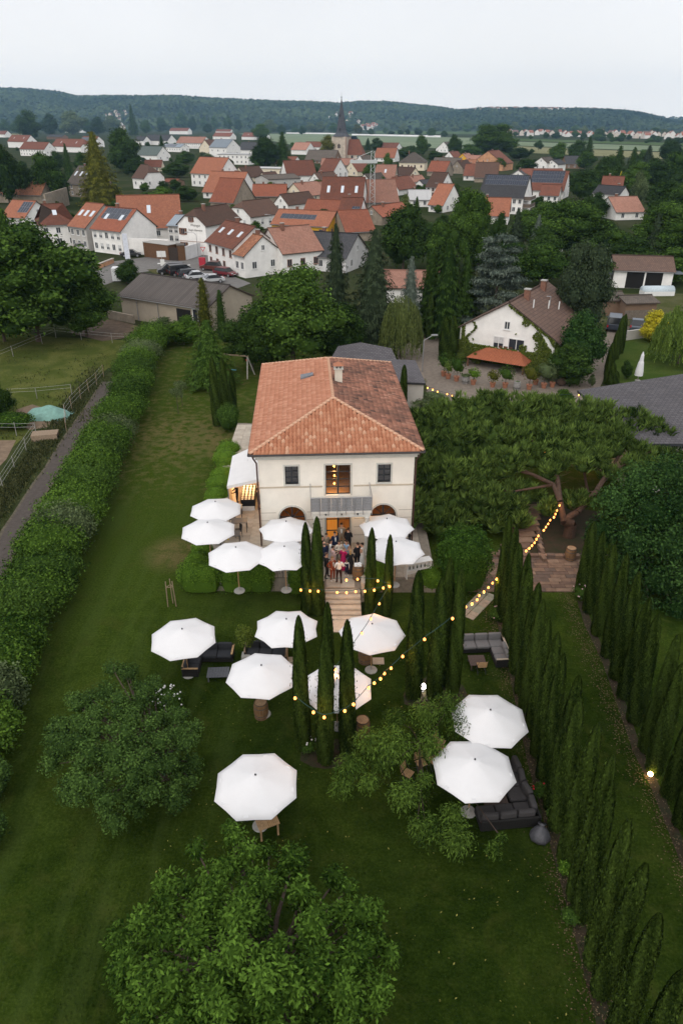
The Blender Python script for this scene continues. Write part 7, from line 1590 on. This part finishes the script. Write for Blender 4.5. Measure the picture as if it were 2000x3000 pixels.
for x,y,hp,wp,mt,pt,lb in[(280,290,52,34,L_MID,'clay','bushy potted plant at the court corner beside the broad cypresses'),(318,312,40,22,L_WILLOW,'clay','palm-like potted plant second from the broad cypresses'),(387,332,60,42,L_MID,'clay','tall bushy potted plant beside the flower barrel'),(462,352,20,22,L_GREY,'barrel','grey barrel planted with flowers near the porch'),(527,362,38,32,L_BOX,'clay','round bright green potted bush before the porch'),(688,382,38,30,L_CONE,'clay','potted bush with yellow fruit before the porch'),(792,388,50,42,L_MID,'clay','wide potted plant between the fruit bush and pale barrel'),(890,404,10,14,L_MID,'barrel','pale empty barrel in the row of pots'),(992,402,60,44,L_CONE,'clay','large potted shrub next to the pale barrel'),(1114,390,62,46,L_GREY,'clay','large grey-green potted shrub near the end of the row'),(1185,382,52,26,L_GREY,'clay','loose-twigged potted plant at the end of the row'),(1045,360,40,22,L_MID,'clay','potted plant behind the large shrubs under the ivy')]:potted(lb,*rz_(x,y),hp,wp,mt,pt)
q=G(*rz_(1258,372));mb=MB();mb.ball((0,0,.52),.52,14,10);o=mb.obj('wicker_ball',M('wicker_brown',(.09,.06,.045),.9,14,.5,.9,30),None,True);o.location=q;tag(o,'dark brown woven ball at the end of the pot row','ball')
# slate roofs: low sheds behind the villa and the large roof at the frame edge
def roofbox(name,label,pts,z,zb,mat,cat,drop=.0):
    P=[G(u,v,zz)for(u,v),zz in zip(pts,z)];c=sum(P,Vector())/len(P);t=thing(name,label,cat,(c.x,c.y,0));o=Vector((c.x,c.y,0));mb=MB();e=(P[1]-P[0]).normalized();s_=(P[-1]-P[0])
    for off,mi in((0,0),(-.2,1)):mb.face([p-o+Vector((0,0,off))for p in(P if off==0 else reversed(P))],mi,[((p-P[0]).dot(e),(p-P[0]-e*(p-P[0]).dot(e)).length)for p in(P if off==0 else list(reversed(P)))])
    for i in range(len(P)):a,b=P[i]-o,P[(i+1)%len(P)]-o;mb.face([a-Vector((0,0,.2)),b-Vector((0,0,.2)),b,a],1)
    mb.obj('roof',[RM[mat],DARK],t);wl=MB();cc_=sum((p-o for p in P),Vector())/len(P)
    for i in range(len(P)):
        a,b=[(cc_+(q-o-cc_)*.93)for q in(P[i],P[(i+1)%len(P)])];wl.face([(a.x,a.y,-.05),(b.x,b.y,-.05),(b.x,b.y,b.z-.22),(a.x,a.y,a.z-.22)])
    wl.obj('wall',WM['g'],t);return t
roofbox('slate_shed','low building with lilac slate roof right behind the villa',[(962,1062),(1165,1062),(1146,1020),(1056,1003),(990,1014)],(3.0,3.0,3.9,4.1,3.8),0,'k','shed');roofbox('slate_shed','small slate-roofed shed at the corner of the gravel court',[(1130,1118),(1246,1122),(1216,1055),(1120,1052)],(2.7,2.7,3.5,3.5),0,'k','shed')
roofbox('slate_hall','large slate-roofed building cut by the frame edge above the pine',[(1880,1300),(2250,1300),(2250,1055),(2000,1095),(1690,1143)],(4.2,4.2,6.0,6.0,5.6),0,'k','building')
# closed parasol, carport, sheds at the yard
q=G(1866,1115);t=thing('closed_parasol','folded white parasol standing above the slate roof edge','parasol',q);MB().cyl((0,0,0),(0,0,3.2),.04).obj('pole',POLE,t);MB().lathe([(.44,.6),(.42,1.1),(.36,1.5),(.30,2.0),(.22,2.2),(.17,2.8),(.04,3.2)],9).obj('canopy',CANVAS,t);MB().lathe([(.3,0),(.3,.06)],12).obj('base',CONC,t)
ta,La,ha,ra_=H('open white garage shed with brown tiled roof at the far yard','open garage shed',(1790,842),(1962,848),790,7,26,'x','w','n',name='shed')
for x0,x1 in((.22,.52),(.55,.83)):MB().b2(La*x0,La*x1,-.03,.03,0,ha*.9).obj('opening',M('painted_inside_shade'),ta)  # near-black slabs paint the shade inside the open bays
MB().b2(-3.4,-.2,-.4,3.0,ha*.8,ha*.86).obj('side_roof',RM['l'],ta);MB().b2(La+.2,La+1.6,-.2,3.0,ha*.85,ha*.9).obj('side_roof',RM['l'],ta)
H('weathered shed with grey sheet roof behind the parked van','weathered shed',(1770,925),(1822,925),890,5,14,'x','b','g',name='shed');tl_,Ll,hl,rl_=H('low plank shed with pale corrugated roof beside the weathered shed','low plank shed',(1825,935),(1915,932),902,4.5,12,'x','b','g',name='shed')
for k in range(14):MB().b2(Ll*k/14+.02,Ll*(k+1)/14-.02,-.06,-.02,0,hl*.55).obj('plank',M('plank_grey',(.17,.14,.115),.9,5,.3),tl_)
q=G(1885,868);t=thing('caravan','white rounded trailer lying before the garage shed','trailer',q,R(3));mb=MB();mb.v=[]
for x in(0,5.0):
    for k in range(9):a=math.pi*k/8;mb.v.append((x,1.0-1.0*math.cos(a),.7+.75*math.sin(a)))
for k in range(8):mb.f.append((k,9+k,10+k,k+1));mb.m.append(0);mb.uv.append([(0,0)]*4)
mb.f+=[tuple(range(9)),tuple(reversed(range(9,18)))];mb.m+=[0,0];mb.uv+=[[(0,0)]*9]*2
mb.obj('hood',M('film_pale_blue',(.45,.52,.56),.4),t,True);MB().b2(0,5,0,2,.0,.7).obj('body',FRM,t)
H('open tool shelter with pale board roof behind the blue cedar','open tool shelter',(1570,775),(1640,777),748,5,6,'x','b','f',name='shed');H('pink-roofed low hall glimpsed between the conifers','pink low hall',(1110,885),(1330,890),848,12,14,'x','w','s',name='hall');H('little rust-roofed hut beside the tall dark conifer','little rust hut',(1555,815),(1618,815),792,5,20,'x','b','r',name='shed')
# far hillside houses and the village across the plain
hm_=MB();hm_.b2(-4.5,4.5,-4,4,-3,5.5,0)
for s in(-1,1):hm_.face([(-4.8,s*4.4,5.2),(4.8,s*4.4,5.2),(4.8,0,9.3),(-4.8,0,9.3)],1)
for x in(-4.5,4.5):hm_.face([(x,-4,5.5),(x,4,5.5),(x,0,9.0)],0)
hmm=[hm_.mesh('house',[M('far_white',(.72,.69,.66),.9),M('far_roof_red',(.28,.12,.085),.9)]),hm_.mesh('house',[M('far_cream',(.60,.53,.46),.9),M('far_roof_brown',(.16,.10,.085),.9)])]
rr=random.Random(3)
def far_house(p,rz,s,lb,gr):tag(link(hmm[rr.randrange(2)],'house',None,p,rz,(s,s,s)),lb,'house',gr)
for k in range(46):
    c=rr.random()
    if c<.5:u,tq=rr.gauss(325,22),rr.uniform(.02,.32)
    elif c<.75:u,tq=rr.gauss(990,30),rr.uniform(.2,.45)
    else:u,tq=rr.uniform(1060,1110),rr.uniform(.03,.12)
    q=hillA(u,tq);far_house(q+Vector((0,0,3)),rr.uniform(0,3),rr.uniform(1.1,1.8),'tiny pale house on the flank of the long wooded ridge','tiny houses on the long ridge')
for k in range(60):
    u=rr.choice((rr.gauss(1455,30),rr.gauss(1600,35),rr.uniform(1400,1760)));q=hillB(u,rr.uniform(.78,1.02));far_house(q+Vector((0,0,5)),rr.uniform(0,3),rr.uniform(.8,1.25),'tiny pale house of the village on the lower hill crest','tiny houses on the hill crest')
for k in range(34):
    u=1640+k*11+rr.uniform(-6,6);v=396+(u-1640)*.028+rr.uniform(-6,5);p=G(u,v);far_house((p.x,p.y,0),rr.choice((0,math.pi/2))+rr.uniform(-.3,.3),rr.uniform(1.0,1.4),'small white gabled house of the settlement across the plain','white houses across the plain')
for k in range(9):p=G(1490+k*16+rr.uniform(-5,5),396+rr.uniform(-3,3));far_house((p.x,p.y,0),rr.uniform(0,3),1.3,'small house at the plain edge behind the round chestnut','houses behind the chestnut')
# ================================================================ trees of the village, the plain and the garden edge
def proto_broad(seed,nb=34,n=9000,size=.044,flat=1.0,core=.66,rb=(.13,.22)):
    global nrs
    nrs=np.random.RandomState(seed);bl=[]
    for k in range(nb):
        d=unit(1)[0];r=nrs.rand()**.4*.33;zc=.54+d[2]*r*1.25;w_=.5*(1-.55*max(0,(zc-.6)/.4));rr_=nrs.uniform(*rb)
        bl.append(((d[0]*r*w_/.5*1.05,d[1]*r*w_/.5*1.05,zc),(rr_,rr_,rr_*.85)))
    bl.append(((0,0,.5),(.30,.30,.32)))
    V,Q,T=blobs_leaves(bl,n,size,.6,.4,.6,.42,core,.3,(.62,1.14),.45)
    lo,hi=V.min(0),V.max(0);V=(V-[(lo[0]+hi[0])/2,(lo[1]+hi[1])/2,0])/[max(hi[0]-lo[0],1e-3),max(hi[1]-lo[1],1e-3),hi[2]]
    return quads_mesh('crown',V,Q,T,L_MID)
def proto_conifer(seed,n=7500,layers=20,droop=.32,blunt=.72,size=.05,gap=1.0):
    global nrs
    nrs=np.random.RandomState(seed);P,A,N_=[],[],[];br=[]
    for l in range(layers):
        z=.08+.90*l/layers;rad=.5*(1-z)**blunt+.015;k=int(7+10*(1-z))
        for j in range(k):
            a=6.283*j/k+nrs.uniform(-.3,.3);br.append((z+nrs.uniform(-.02,.02),a,rad*nrs.uniform(.72,1.1)))
    w_=np.array([b[2]for b in br]);idx=nrs.choice(len(br),n,p=w_/w_.sum());t=nrs.rand(n)**.7
    z0=np.array([b[0]for b in br])[idx];a=np.array([b[1]for b in br])[idx];rl=np.array([b[2]for b in br])[idx]
    r=rl*t;sp_=.10*rl*(1.2-t)+.012;a2=a+nrs.normal(0,1,n)*sp_/np.maximum(r,.03)
    z=z0-droop*rl*t**1.6*.55+.10*rl*t**3+nrs.normal(0,.008,n);d=np.stack([np.cos(a2),np.sin(a2),np.zeros(n)],-1)
    P=d*r[:,None];P[:,2]=z
    V,Q=leaves(P,norm(np.array([0,0,1.0])+.5*d+.45*unit(n)),size*nrs.uniform(.6,1.3,n),.38,d+np.array([0,0,-.35]),.3,.35)
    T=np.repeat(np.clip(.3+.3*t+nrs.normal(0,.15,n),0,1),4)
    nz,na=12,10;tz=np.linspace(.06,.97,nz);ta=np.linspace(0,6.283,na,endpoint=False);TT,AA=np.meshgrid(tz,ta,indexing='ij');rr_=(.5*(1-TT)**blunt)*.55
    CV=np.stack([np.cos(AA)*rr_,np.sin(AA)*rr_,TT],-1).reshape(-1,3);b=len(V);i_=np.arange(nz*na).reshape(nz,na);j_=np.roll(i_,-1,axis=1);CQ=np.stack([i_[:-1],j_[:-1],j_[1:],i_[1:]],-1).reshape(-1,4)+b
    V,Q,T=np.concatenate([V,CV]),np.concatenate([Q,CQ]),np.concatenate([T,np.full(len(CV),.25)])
    hi=np.abs(V[:,:2]).max();V=V/[2*hi,2*hi,V[:,2].max()]
    return quads_mesh('crown',V,Q,T,L_SPRUCE)
def proto_cedar(seed):
    global nrs
    nrs=np.random.RandomState(seed);bl=[]
    for l in range(9):
        z=.22+.78*l/9;k=5 if l<7 else 3;rad=.42*(1-.75*(z-.2)/.8)
        for j in range(k):a=6.283*j/k+l*.9+nrs.uniform(-.3,.3);q=rad*nrs.uniform(.6,1.05);bl.append(((math.cos(a)*q,math.sin(a)*q,z-.05*q/.4+nrs.uniform(-.02,.02)),(.15*(1.1-.6*z)+.03,.15*(1.1-.6*z)+.03,.035)))
    V,Q,T=blobs_leaves(bl,9000,.035,.4,.7,.3,.3,.7,.8,(.6,1.1),.5,.5)
    hi=np.abs(V[:,:2]).max();V=V/[2*hi,2*hi,V[:,2].max()];return quads_mesh('crown',V,Q,T,L_CEDAR)
def proto_weep(seed,n=13000,strands=520):
    global nrs
    nrs=np.random.RandomState(seed);d=unit(strands);d[:,2]=np.abs(d[:,2]);top=np.stack([d[:,0]*.44,d[:,1]*.44,.42+.55*d[:,2]],-1)*(1,1,1);ln=top[:,2]*nrs.uniform(.35,.92,strands)
    k=nrs.choice(strands,n);t=nrs.rand(n);P=top[k].copy();P[:,2]-=ln[k]*t;P[:,:2]*=(1+.12*t[:,None]);P+=nrs.normal(0,.008,(n,3))
    V,Q=leaves(P,norm(unit(n)*(1,1,.3)),.045*nrs.uniform(.6,1.3,n),.28,np.array([0,0,-1.0]),.2,.3)
    tn=np.clip(.5+nrs.normal(0,.2,strands)[k]+nrs.normal(0,.1,n),0,1);T=np.repeat(tn,4);b=len(V)
    CV=np.array([0,0,.5])+CS_V*(.24,.24,.30);V,Q,T=np.concatenate([V,CV]),np.concatenate([Q,CS_F+b]),np.concatenate([T,np.full(len(CV),.3)])
    hi=np.abs(V[:,:2]).max();V=V/[2*hi,2*hi,V[:,2].max()];return quads_mesh('crown',V,Q,T,L_WILLOW)
PR={'b':[proto_broad(s)for s in(201,202,203,204)],'B':[proto_broad(s,60,22000,.027,rb=(.09,.16))for s in(211,212)],'c':[proto_conifer(s)for s in(221,222)],'C':[proto_conifer(s,13000,26,.35,.72,.036)for s in(223,224)],'d':[proto_cedar(231)],'w':[proto_weep(241)],'p':[proto_broad(s,22,5200,.045,rb=(.12,.17),core=.6)for s in(251,252)],'t':[proto_conifer(261,5200,18,.1,.45,.05)]}
TR=MB().cyl((0,0,0),(0,0,.55),.022,.012,7).mesh('trunk',BARK)
NM={'b':'broadleaf_tree','B':'broadleaf_tree','c':'conifer','C':'conifer','d':'cedar','w':'weeping_tree','p':'poplar','t':'thuja'}
used=set()
def rel(u,v,lu,lv):
    du,dv=u-lu,v-lv
    if abs(du)<32:return 'in front of' if dv>0 else 'behind'
    side='left' if du<0 else 'right'
    return '%s and to the %s of'%('in front' if dv>25 else('behind' if dv<-25 else 'beside'),side)if abs(dv)>25 else 'to the %s of'%side
def autolabel(desc,u,v):
    for q in sorted(LM,key=lambda q:(q[1]-u)**2+2.2*(q[2]-v)**2)[:30]:
        s_='%s %s the %s'%(desc,rel(u,v,q[1],q[2]),q[0])
        if s_ not in used and len(s_.split())<=16:used.add(s_);return s_
    k=2
    while s_+', number %d'%k in used:k+=1
    s_=s_+', number %d'%k;used.add(s_);return s_
def tree(kind,u,vb,vt,wpx,mat=None,desc=None,label=None,group='trees of the village',nm=None):
    p=G(u,vb);h=max(1.5,zat(p.y,vt));w_=wpx/ppm(Vector((p.x,p.y,h*.6)))
    lb=label or autolabel(desc,u,(vb+vt)/2);t=thing(nm or NM[kind],lb,'bush' if nm=='garden_bush' else 'tree',p,0,group)
    rt=rnd.uniform(0,6.28);me=PR[kind][rnd.randrange(len(PR[kind]))]
    c=link(me,'crown',t,(0,0,0),rt,(w_,w_,h))
    if mat:c.material_slots[0].link='OBJECT';c.material_slots[0].material=mat
    k=link(TR,'trunk',t,(0,0,0),0,(max(w_,h*.5),max(w_,h*.5),h));return t
# large ones in the garden edge and along the court
tree('B',115,1000,640,430,L_MID,None,'huge leafy walnut filling the meadow corner before the village','trees at the garden edge');tree('B',255,985,775,240,L_MID,None,'rounded leafy tree at the meadow corner, barn side','trees at the garden edge');tree('B',15,1000,735,220,L_DARK,None,'dark leafy tree cut by the frame edge beside the huge walnut','trees at the garden edge');tree('c',62,900,608,170,L_MID,None,'feathery tree top rising behind the huge walnut','trees at the garden edge')
tree('b',8,1225,1110,80,L_DARK,None,'dark round bush cut by the frame edge at the meadow end','trees at the garden edge');tree('b',372,832,757,84,L_DARK,None,'dark round bush beside the white container','trees at the garden edge')
tree('B',860,1085,772,345,L_MID,None,'big round green tree behind the villa with light upper clumps','trees at the garden edge');tree('B',985,1070,880,190,L_DARK,None,'dark green tree between the big round tree and the slate shed','trees at the garden edge');tree('B',740,1085,905,190,L_DARK,None,'dark tree behind the swing under the big round tree','trees at the garden edge')
tree('C',620,1130,935,205,L_MID,None,'feathery layered tree behind the dark cypress trio','trees at the garden edge');tree('t',604,975,812,66,L_CONE,None,'yellowish thuja column before the corrugated barn','trees at the garden edge');tree('t',652,985,848,50,L_DARK,None,'dark ivy-covered column at the barn gable','trees at the garden edge')
tree('b',540,1010,925,120,L_HEDGE,None,'loose green shrub tree at the barn end of the hedge','trees at the garden edge');tree('b',470,1005,930,120,L_GREY,None,'grey-green shrub tree before the barn window','trees at the garden edge')
tree('C',985,990,652,135,L_SPRUCE,None,'tall dark spruce with brown cones before the charcoal roof','trees at the garden edge');tree('C',1092,1010,668,215,L_SPRUCE,None,'massive blue-green spruce beside the grove','trees at the garden edge');tree('C',1196,985,748,105,L_CEDAR,None,'small blue spruce between the massive spruce and the birch','trees at the garden edge')
tree('w',1172,1050,862,138,L_BIRCH,None,'light green weeping birch beside the gravel court','trees at the garden edge');tree('c',1300,985,690,200,L_DARK,None,'dark pine with bare lower trunk in the grove','trees at the garden edge');tree('C',1255,975,725,150,L_DARK,None,'dark conifer in the grove behind the birch','trees at the garden edge');tree('c',1352,985,730,120,L_DARK,None,'dark conifer between the grove and the blue cedar','trees at the garden edge')
tree('d',1440,985,682,262,L_CEDAR,None,'broad silvery blue cedar behind the ivy-clad house','trees at the garden edge');tree('B',1692,1015,695,185,L_SPRUCE,None,'tall dark conifer behind the ivy-clad house roof','trees at the garden edge');tree('b',1690,1090,905,165,L_LAUREL,None,'lush vine-like tree against the ivy-clad house side','trees at the garden edge');tree('b',1665,1125,1000,150,L_DARK,None,'dark bushes at the drive below the vine-like tree','trees at the garden edge')
tree('b',1905,1000,905,95,L_GOLD,None,'bright golden-yellow tree beside the willow','trees at the garden edge');tree('w',1985,1065,885,190,L_WILLOW,None,'weeping willow with hanging green curtains at the frame edge','trees at the garden edge');tree('b',1833,1110,1055,42,L_DARK,None,'small brownish bush beside the folded parasol','trees at the garden edge');tree('p',1728,1135,1100,26,L_GREY,None,'tiny bare-stemmed olive at the drive','trees at the garden edge')
tree('b',1010,1048,985,100,L_IVY,None,'bright creeper mound on the slate shed edge','trees at the garden edge');tree('b',1215,1165,1112,95,L_IVY,None,'bright creeper arbour beside the villa at the court lights','trees at the garden edge');tree('b',1260,1195,1150,130,L_GREY,None,'pale leafed creeper behind the pine crown','trees at the garden edge');tree('b',1650,1185,1140,60,L_HEDGE,None,'small creeper at the slate roof corner lamp','trees at the garden edge')
for u_,vb_,vt_,w_,lb in((1352,1062,1022,46,'leafy bush at the court foot of the ivy-clad house'),(1395,1068,1036,40,'low leafy bush between the pots and the porch'),(1606,1112,1052,70,'thick leafy bush at the ivy-covered corner of the white house'),(1560,1098,1062,44,'low bush behind the large potted shrubs')):tree('b',u_,vb_,vt_,w_,L_IVY,None,lb,'trees at the garden edge')
# village and beyond: kind, column, foot row, top row, width, leaves, look
T_=[('b',1180,790,592,175,L_DARK,'large black-green round tree'),('B',1365,790,545,150,L_MID,'tall airy tree with bronze leaves'),('b',1285,790,640,130,L_MID,'mid green tree'),('p',1185,640,565,40,L_BIRCH,'slender pale tree'),('c',1218,655,575,38,L_DARK,'small dark fir'),('b',1240,720,632,110,L_DARK,'dark leafy tree'),('b',1450,740,615,62,L_DARK,'small dark tree'),('c',1505,740,610,70,L_SPRUCE,'dark bluish conifer'),('c',1562,770,625,64,L_CEDAR,'silvery conifer'),('B',1660,760,580,240,L_MID,'great round green tree'),('b',1560,690,610,110,L_HEDGE,'fresh green tree'),('b',1790,770,665,130,L_MID,'rounded green tree'),('b',1760,720,640,110,L_DARK,'dark green tree'),('B',1925,770,585,200,L_MID,'broad light green tree'),('c',1900,780,622,95,L_SPRUCE,'grey-green spruce'),('b',1990,760,640,150,L_DARK,'dark green tree'),('b',1840,790,690,150,L_DARK,'dark leafy tree'),('b',1960,830,720,160,L_MID,'mid green tree'),('b',1700,830,715,130,L_DARK,'dark shady tree'),('b',1580,800,690,130,L_DARK,'dark shady tree'),('b',1480,800,700,100,L_DARK,'dark shady tree'),('b',1400,780,690,120,L_DARK,'dark shady tree'),
      ('B',1436,462,358,158,L_MID,'huge round chestnut'),('b',1330,462,390,50,L_DARK,'tall dark tree'),('b',1380,466,420,80,L_MID,'green tree'),('b',1520,470,430,80,L_DARK,'dark green tree'),('b',1232,460,392,46,L_MID,'tall round tree'),('b',1195,466,425,80,L_DARK,'dark bushy tree'),('b',1275,474,440,60,L_DARK,'dark bushy tree'),('b',1090,530,470,70,L_HEDGE,'light green tree'),('b',1133,510,445,36,L_MID,'narrow green tree'),('c',1162,512,472,24,L_DARK,'small dark conifer'),('b',1320,585,535,82,L_DARK,'dark round tree'),('b',1460,500,460,46,L_MID,'green tree'),('b',1536,510,462,78,L_DARK,'dark leafy tree'),('b',1630,474,415,60,L_MID,'green tree'),('p',1575,440,410,32,L_DARK,'dark poplar'),('b',1685,470,408,60,L_DARK,'dark tree'),('b',1710,500,440,70,L_MID,'green tree'),('c',1720,468,400,44,L_DARK,'dark fir'),('b',1705,590,490,100,L_DARK,'dark leafy tree'),('b',1770,560,450,90,L_DARK,'dark leafy tree'),('c',1800,540,425,70,L_DARK,'dark fir'),('b',1850,580,470,110,L_MID,'green tree'),('c',1845,520,430,60,L_DARK,'dark fir'),('b',1910,560,460,100,L_DARK,'dark leafy tree'),('c',1890,500,425,56,L_SPRUCE,'bluish fir'),('b',1960,560,440,110,L_MID,'green tree'),('b',2000,520,430,90,L_DARK,'dark leafy tree'),('b',1865,620,495,60,L_GREY,'pale olive tree'),('b',1935,640,520,120,L_DARK,'dark leafy tree'),('b',1990,650,530,120,L_MID,'green tree'),('b',1740,640,560,80,L_DARK,'dark leafy tree'),('c',1812,545,500,20,L_GOLD,'small golden conifer'),('b',1690,560,500,80,L_DARK,'dark leafy tree'),('b',1955,480,405,80,L_DARK,'dark leafy tree'),
      ('C',300,605,383,160,L_CONE,'towering golden-green conifer'),('b',365,505,368,112,L_DARK,'dark dome-shaped tree'),('b',30,600,400,110,L_DARK,'dark leafy tree'),('b',150,590,440,120,L_MID,'bushy green tree'),('b',85,590,470,100,L_DARK,'bushy dark tree'),('c',205,520,418,42,L_DARK,'dark pointed fir'),('b',170,500,440,60,L_DARK,'dark bush tree'),('b',245,510,442,52,L_MID,'flat-topped pine'),('b',400,515,460,80,L_DARK,'dark garden tree'),('b',180,585,505,70,L_DARK,'dark leafy tree'),('c',200,590,535,30,L_SPRUCE,'small spruce'),('b',430,600,560,60,L_MID,'garden bush'),('b',480,600,545,90,L_HEDGE,'garden bush'),('b',550,590,540,80,L_DARK,'garden bush'),('b',520,520,470,90,L_DARK,'dark garden tree'),('c',478,462,396,38,L_DARK,'dark pointed fir'),('b',605,470,444,60,L_GREY,'blossoming pale bush'),('b',545,480,440,62,L_MID,'garden tree'),('b',780,500,395,95,L_DARK,'dark twin tree'),('C',830,500,385,70,L_DARK,'dark drooping conifer'),('b',760,490,440,70,L_MID,'green bush tree'),('b',960,470,392,62,L_CONE,'bronze-tipped round tree'),('c',683,408,383,12,L_DARK,'slim dark column'),('b',1005,490,465,50,L_DARK,'dark bush'),('c',1077,440,404,26,L_DARK,'small dark conifer'),('b',1102,442,402,44,L_DARK,'dark round tree'),('b',665,545,505,30,L_HEDGE,'small green bush'),
      ('b',92,410,318,80,L_DARK,'dark woodland tree'),('b',150,400,330,60,L_DARK,'dark woodland tree'),('b',60,395,350,60,L_MID,'round tree'),('b',215,395,322,90,L_GREY,'pale grey-green tree'),('c',393,398,304,34,L_DARK,'tall dark spire fir'),('b',290,398,340,50,L_DARK,'purple-dark tree'),('b',330,392,336,60,L_GREY,'grey-green tree'),('b',535,385,328,50,L_MID,'tall feathered tree'),('p',600,384,338,26,L_MID,'poplar'),('p',632,384,338,26,L_MID,'poplar'),('p',668,386,336,30,L_MID,'poplar'),('p',700,386,348,28,L_DARK,'poplar'),('b',475,388,342,36,L_DARK,'dark round tree'),('b',565,386,338,30,L_DARK,'dark round tree'),('b',790,392,348,60,L_GREY,'grey-green tree'),('b',765,410,360,60,L_MID,'green tree'),('p',860,386,357,28,L_DARK,'dark round poplar'),('b',912,390,355,34,L_GREY,'pale poplar'),('b',938,390,355,36,L_GREY,'pale poplar'),('b',980,392,358,34,L_MID,'green poplar'),('b',1050,394,362,36,L_CONE,'yellow-green tree'),('b',1085,396,375,24,L_DARK,'dark tree'),('b',1225,396,374,30,L_DARK,'dark tree'),('b',1262,400,374,34,L_MID,'green tree'),('b',1172,396,380,22,L_DARK,'dark small tree'),('b',1194,396,376,18,L_DARK,'dark small tree'),('b',1145,394,382,26,L_DARK,'dark small tree'),('b',1300,402,382,26,L_DARK,'dark small tree'),('b',885,396,368,30,L_DARK,'dark small tree'),('b',825,396,364,30,L_DARK,'dark small tree'),('b',20,392,348,40,L_MID,'round tree'),('b',430,392,350,40,L_MID,'round tree'),('b',260,392,345,40,L_MID,'round tree')]
for k_,u,vb,vt,wp,mt,ds in T_:tree(k_,u,vb,vt,wp,mt,ds)
# round crowns filling the wooded slope and the far hedgerows, each its own tree
rq=random.Random(17)
for k in range(46):
    u=rq.uniform(1480,2020);vb=rq.uniform(470,840);s_=.35+(vb-400)/430;w_=rq.uniform(75,120)*s_
    if(1545<u<1720 and 500<vb<640)or(1740<u<1890 and 575<vb<700)or(1760<u and vb>780)or(u<1660 and vb<600):continue
    m_=rq.randrange(3);tree('b',u,vb,vb-w_*rq.uniform(.8,1.05),w_,(L_DARK,L_DARK,L_MID)[m_],('dark leafy crown','dark rounded crown','lighter green crown')[m_],group='trees on the wooded slope')
for k in range(64):
    u=rq.uniform(-20,2030);vb=384+rq.uniform(-3,4)+max(0,(u-1400)*.02);w_=rq.uniform(18,42);tree('b',u,vb+3,vb-w_*rq.uniform(.4,.7)-4,w_,rq.choice((L_DARK,L_MID,L_GREY)),None,'small distant tree of the hedgerows across the plain','hedgerow trees across the plain',nm='hedgerow_tree')
for k in range(40):
    u=rq.uniform(1480,2030);vb=402+(u-1480)*.034+rq.uniform(-6,4);w_=rq.uniform(16,34);tree('b',u,vb,vb-w_*rq.uniform(.5,.9),w_,rq.choice((L_DARK,L_MID)),None,'small distant tree between the white houses across the plain','trees among the white houses across the plain',nm='hedgerow_tree')
for k in range(170):
    u=rq.uniform(40,1580);vb=425+265*rq.random()**1.5;w_=rq.uniform(16,34)*(.5+(vb-400)/200)
    m_=rq.randrange(3);tree('b',u,vb,vb-w_*.8,w_,(L_DARK,L_MID,L_HEDGE)[m_],('dark low garden bush','green low garden bush','bright green low garden bush')[m_],group='garden bushes of the village',nm='garden_bush')
# rough weeds along the footpath verge and meadow tufts
nrs=np.random.RandomState(55);n=9000;k=nrs.rand(n);uu=330-k*380+nrs.normal(0,16,n)-45;vv=1090+k*520+nrs.normal(0,18,n);P=np.array([tuple(G(a_,b_))for a_,b_ in zip(uu,vv)]);P[:,2]=.1
V,Q=leaves(P,norm(unit(n)*(1,1,.4)),nrs.uniform(.12,.4,n),.35,np.array([0,0,1.0]),.2,.6);tag(link(quads_mesh('weeds',V,Q,np.repeat(nrs.rand(n),4),LEAF('weed',(.025,.04,.012),(.10,.105,.045),.9,.2)),'weeds'),'rough weeds and tall grass on the verge beside the footpath','weeds',kind='stuff')
n=5000;uu=nrs.uniform(-60,325,n);vv=nrs.uniform(1000,1290,n);P=np.array([tuple(G(a_,b_))for a_,b_ in zip(uu,vv)]);cl=np.sin(P[:,0]*.7)*np.sin(P[:,1]*.5+1)+nrs.normal(0,.4,n)>.35;P=P[cl];n=len(P);P[:,2]=.08
V,Q=leaves(P,norm(unit(n)*(1,1,.4)),nrs.uniform(.12,.32,n),.4,np.array([0,0,1.0]),.2,.7);tag(link(quads_mesh('meadow_tufts',V,Q,np.repeat(nrs.rand(n),4),LEAF('tuft',(.03,.045,.012),(.09,.10,.03),.9,.2)),'meadow_tufts'),'coarse grass tufts dotted over the fenced meadow','grass',kind='stuff')
bush('weed_heap','dark leafy weed heap beside the tarpaulin',G(30,1252),(2.2,1.4,.7),2600,.2,L_HEDGE,301,'weeds',.8);bush('weed_heap','second leafy weed heap at the frame edge of the paddock',G(-20,1215),(2.4,1.6,1.0),2600,.2,L_DARK,302,'weeds',.8)
for o in(par_l,par_t):pass
# ---------------------------------------------------------------- haze over the plain
hz_=MB();hz_.b2(-9000,9000,-200,5700,-5,300);ho=hz_.obj('haze',None);ho.data.materials.clear();ho['kind']='stuff';ho['label']='thin pale evening haze over the plain and hills'
m=bpy.data.materials.new('haze_air');m.use_nodes=True;n=m.node_tree;n.nodes.remove(n.nodes['Principled BSDF']);pv=n.nodes.new('ShaderNodeVolumePrincipled');pv.inputs['Color'].default_value=(.42,.69,1.0,1);pv.inputs['Density'].default_value=.00007;pv.inputs['Anisotropy'].default_value=.0
n.links.new(pv.outputs[0],n.nodes['Material Output'].inputs['Volume']);ho.data.materials.append(m)
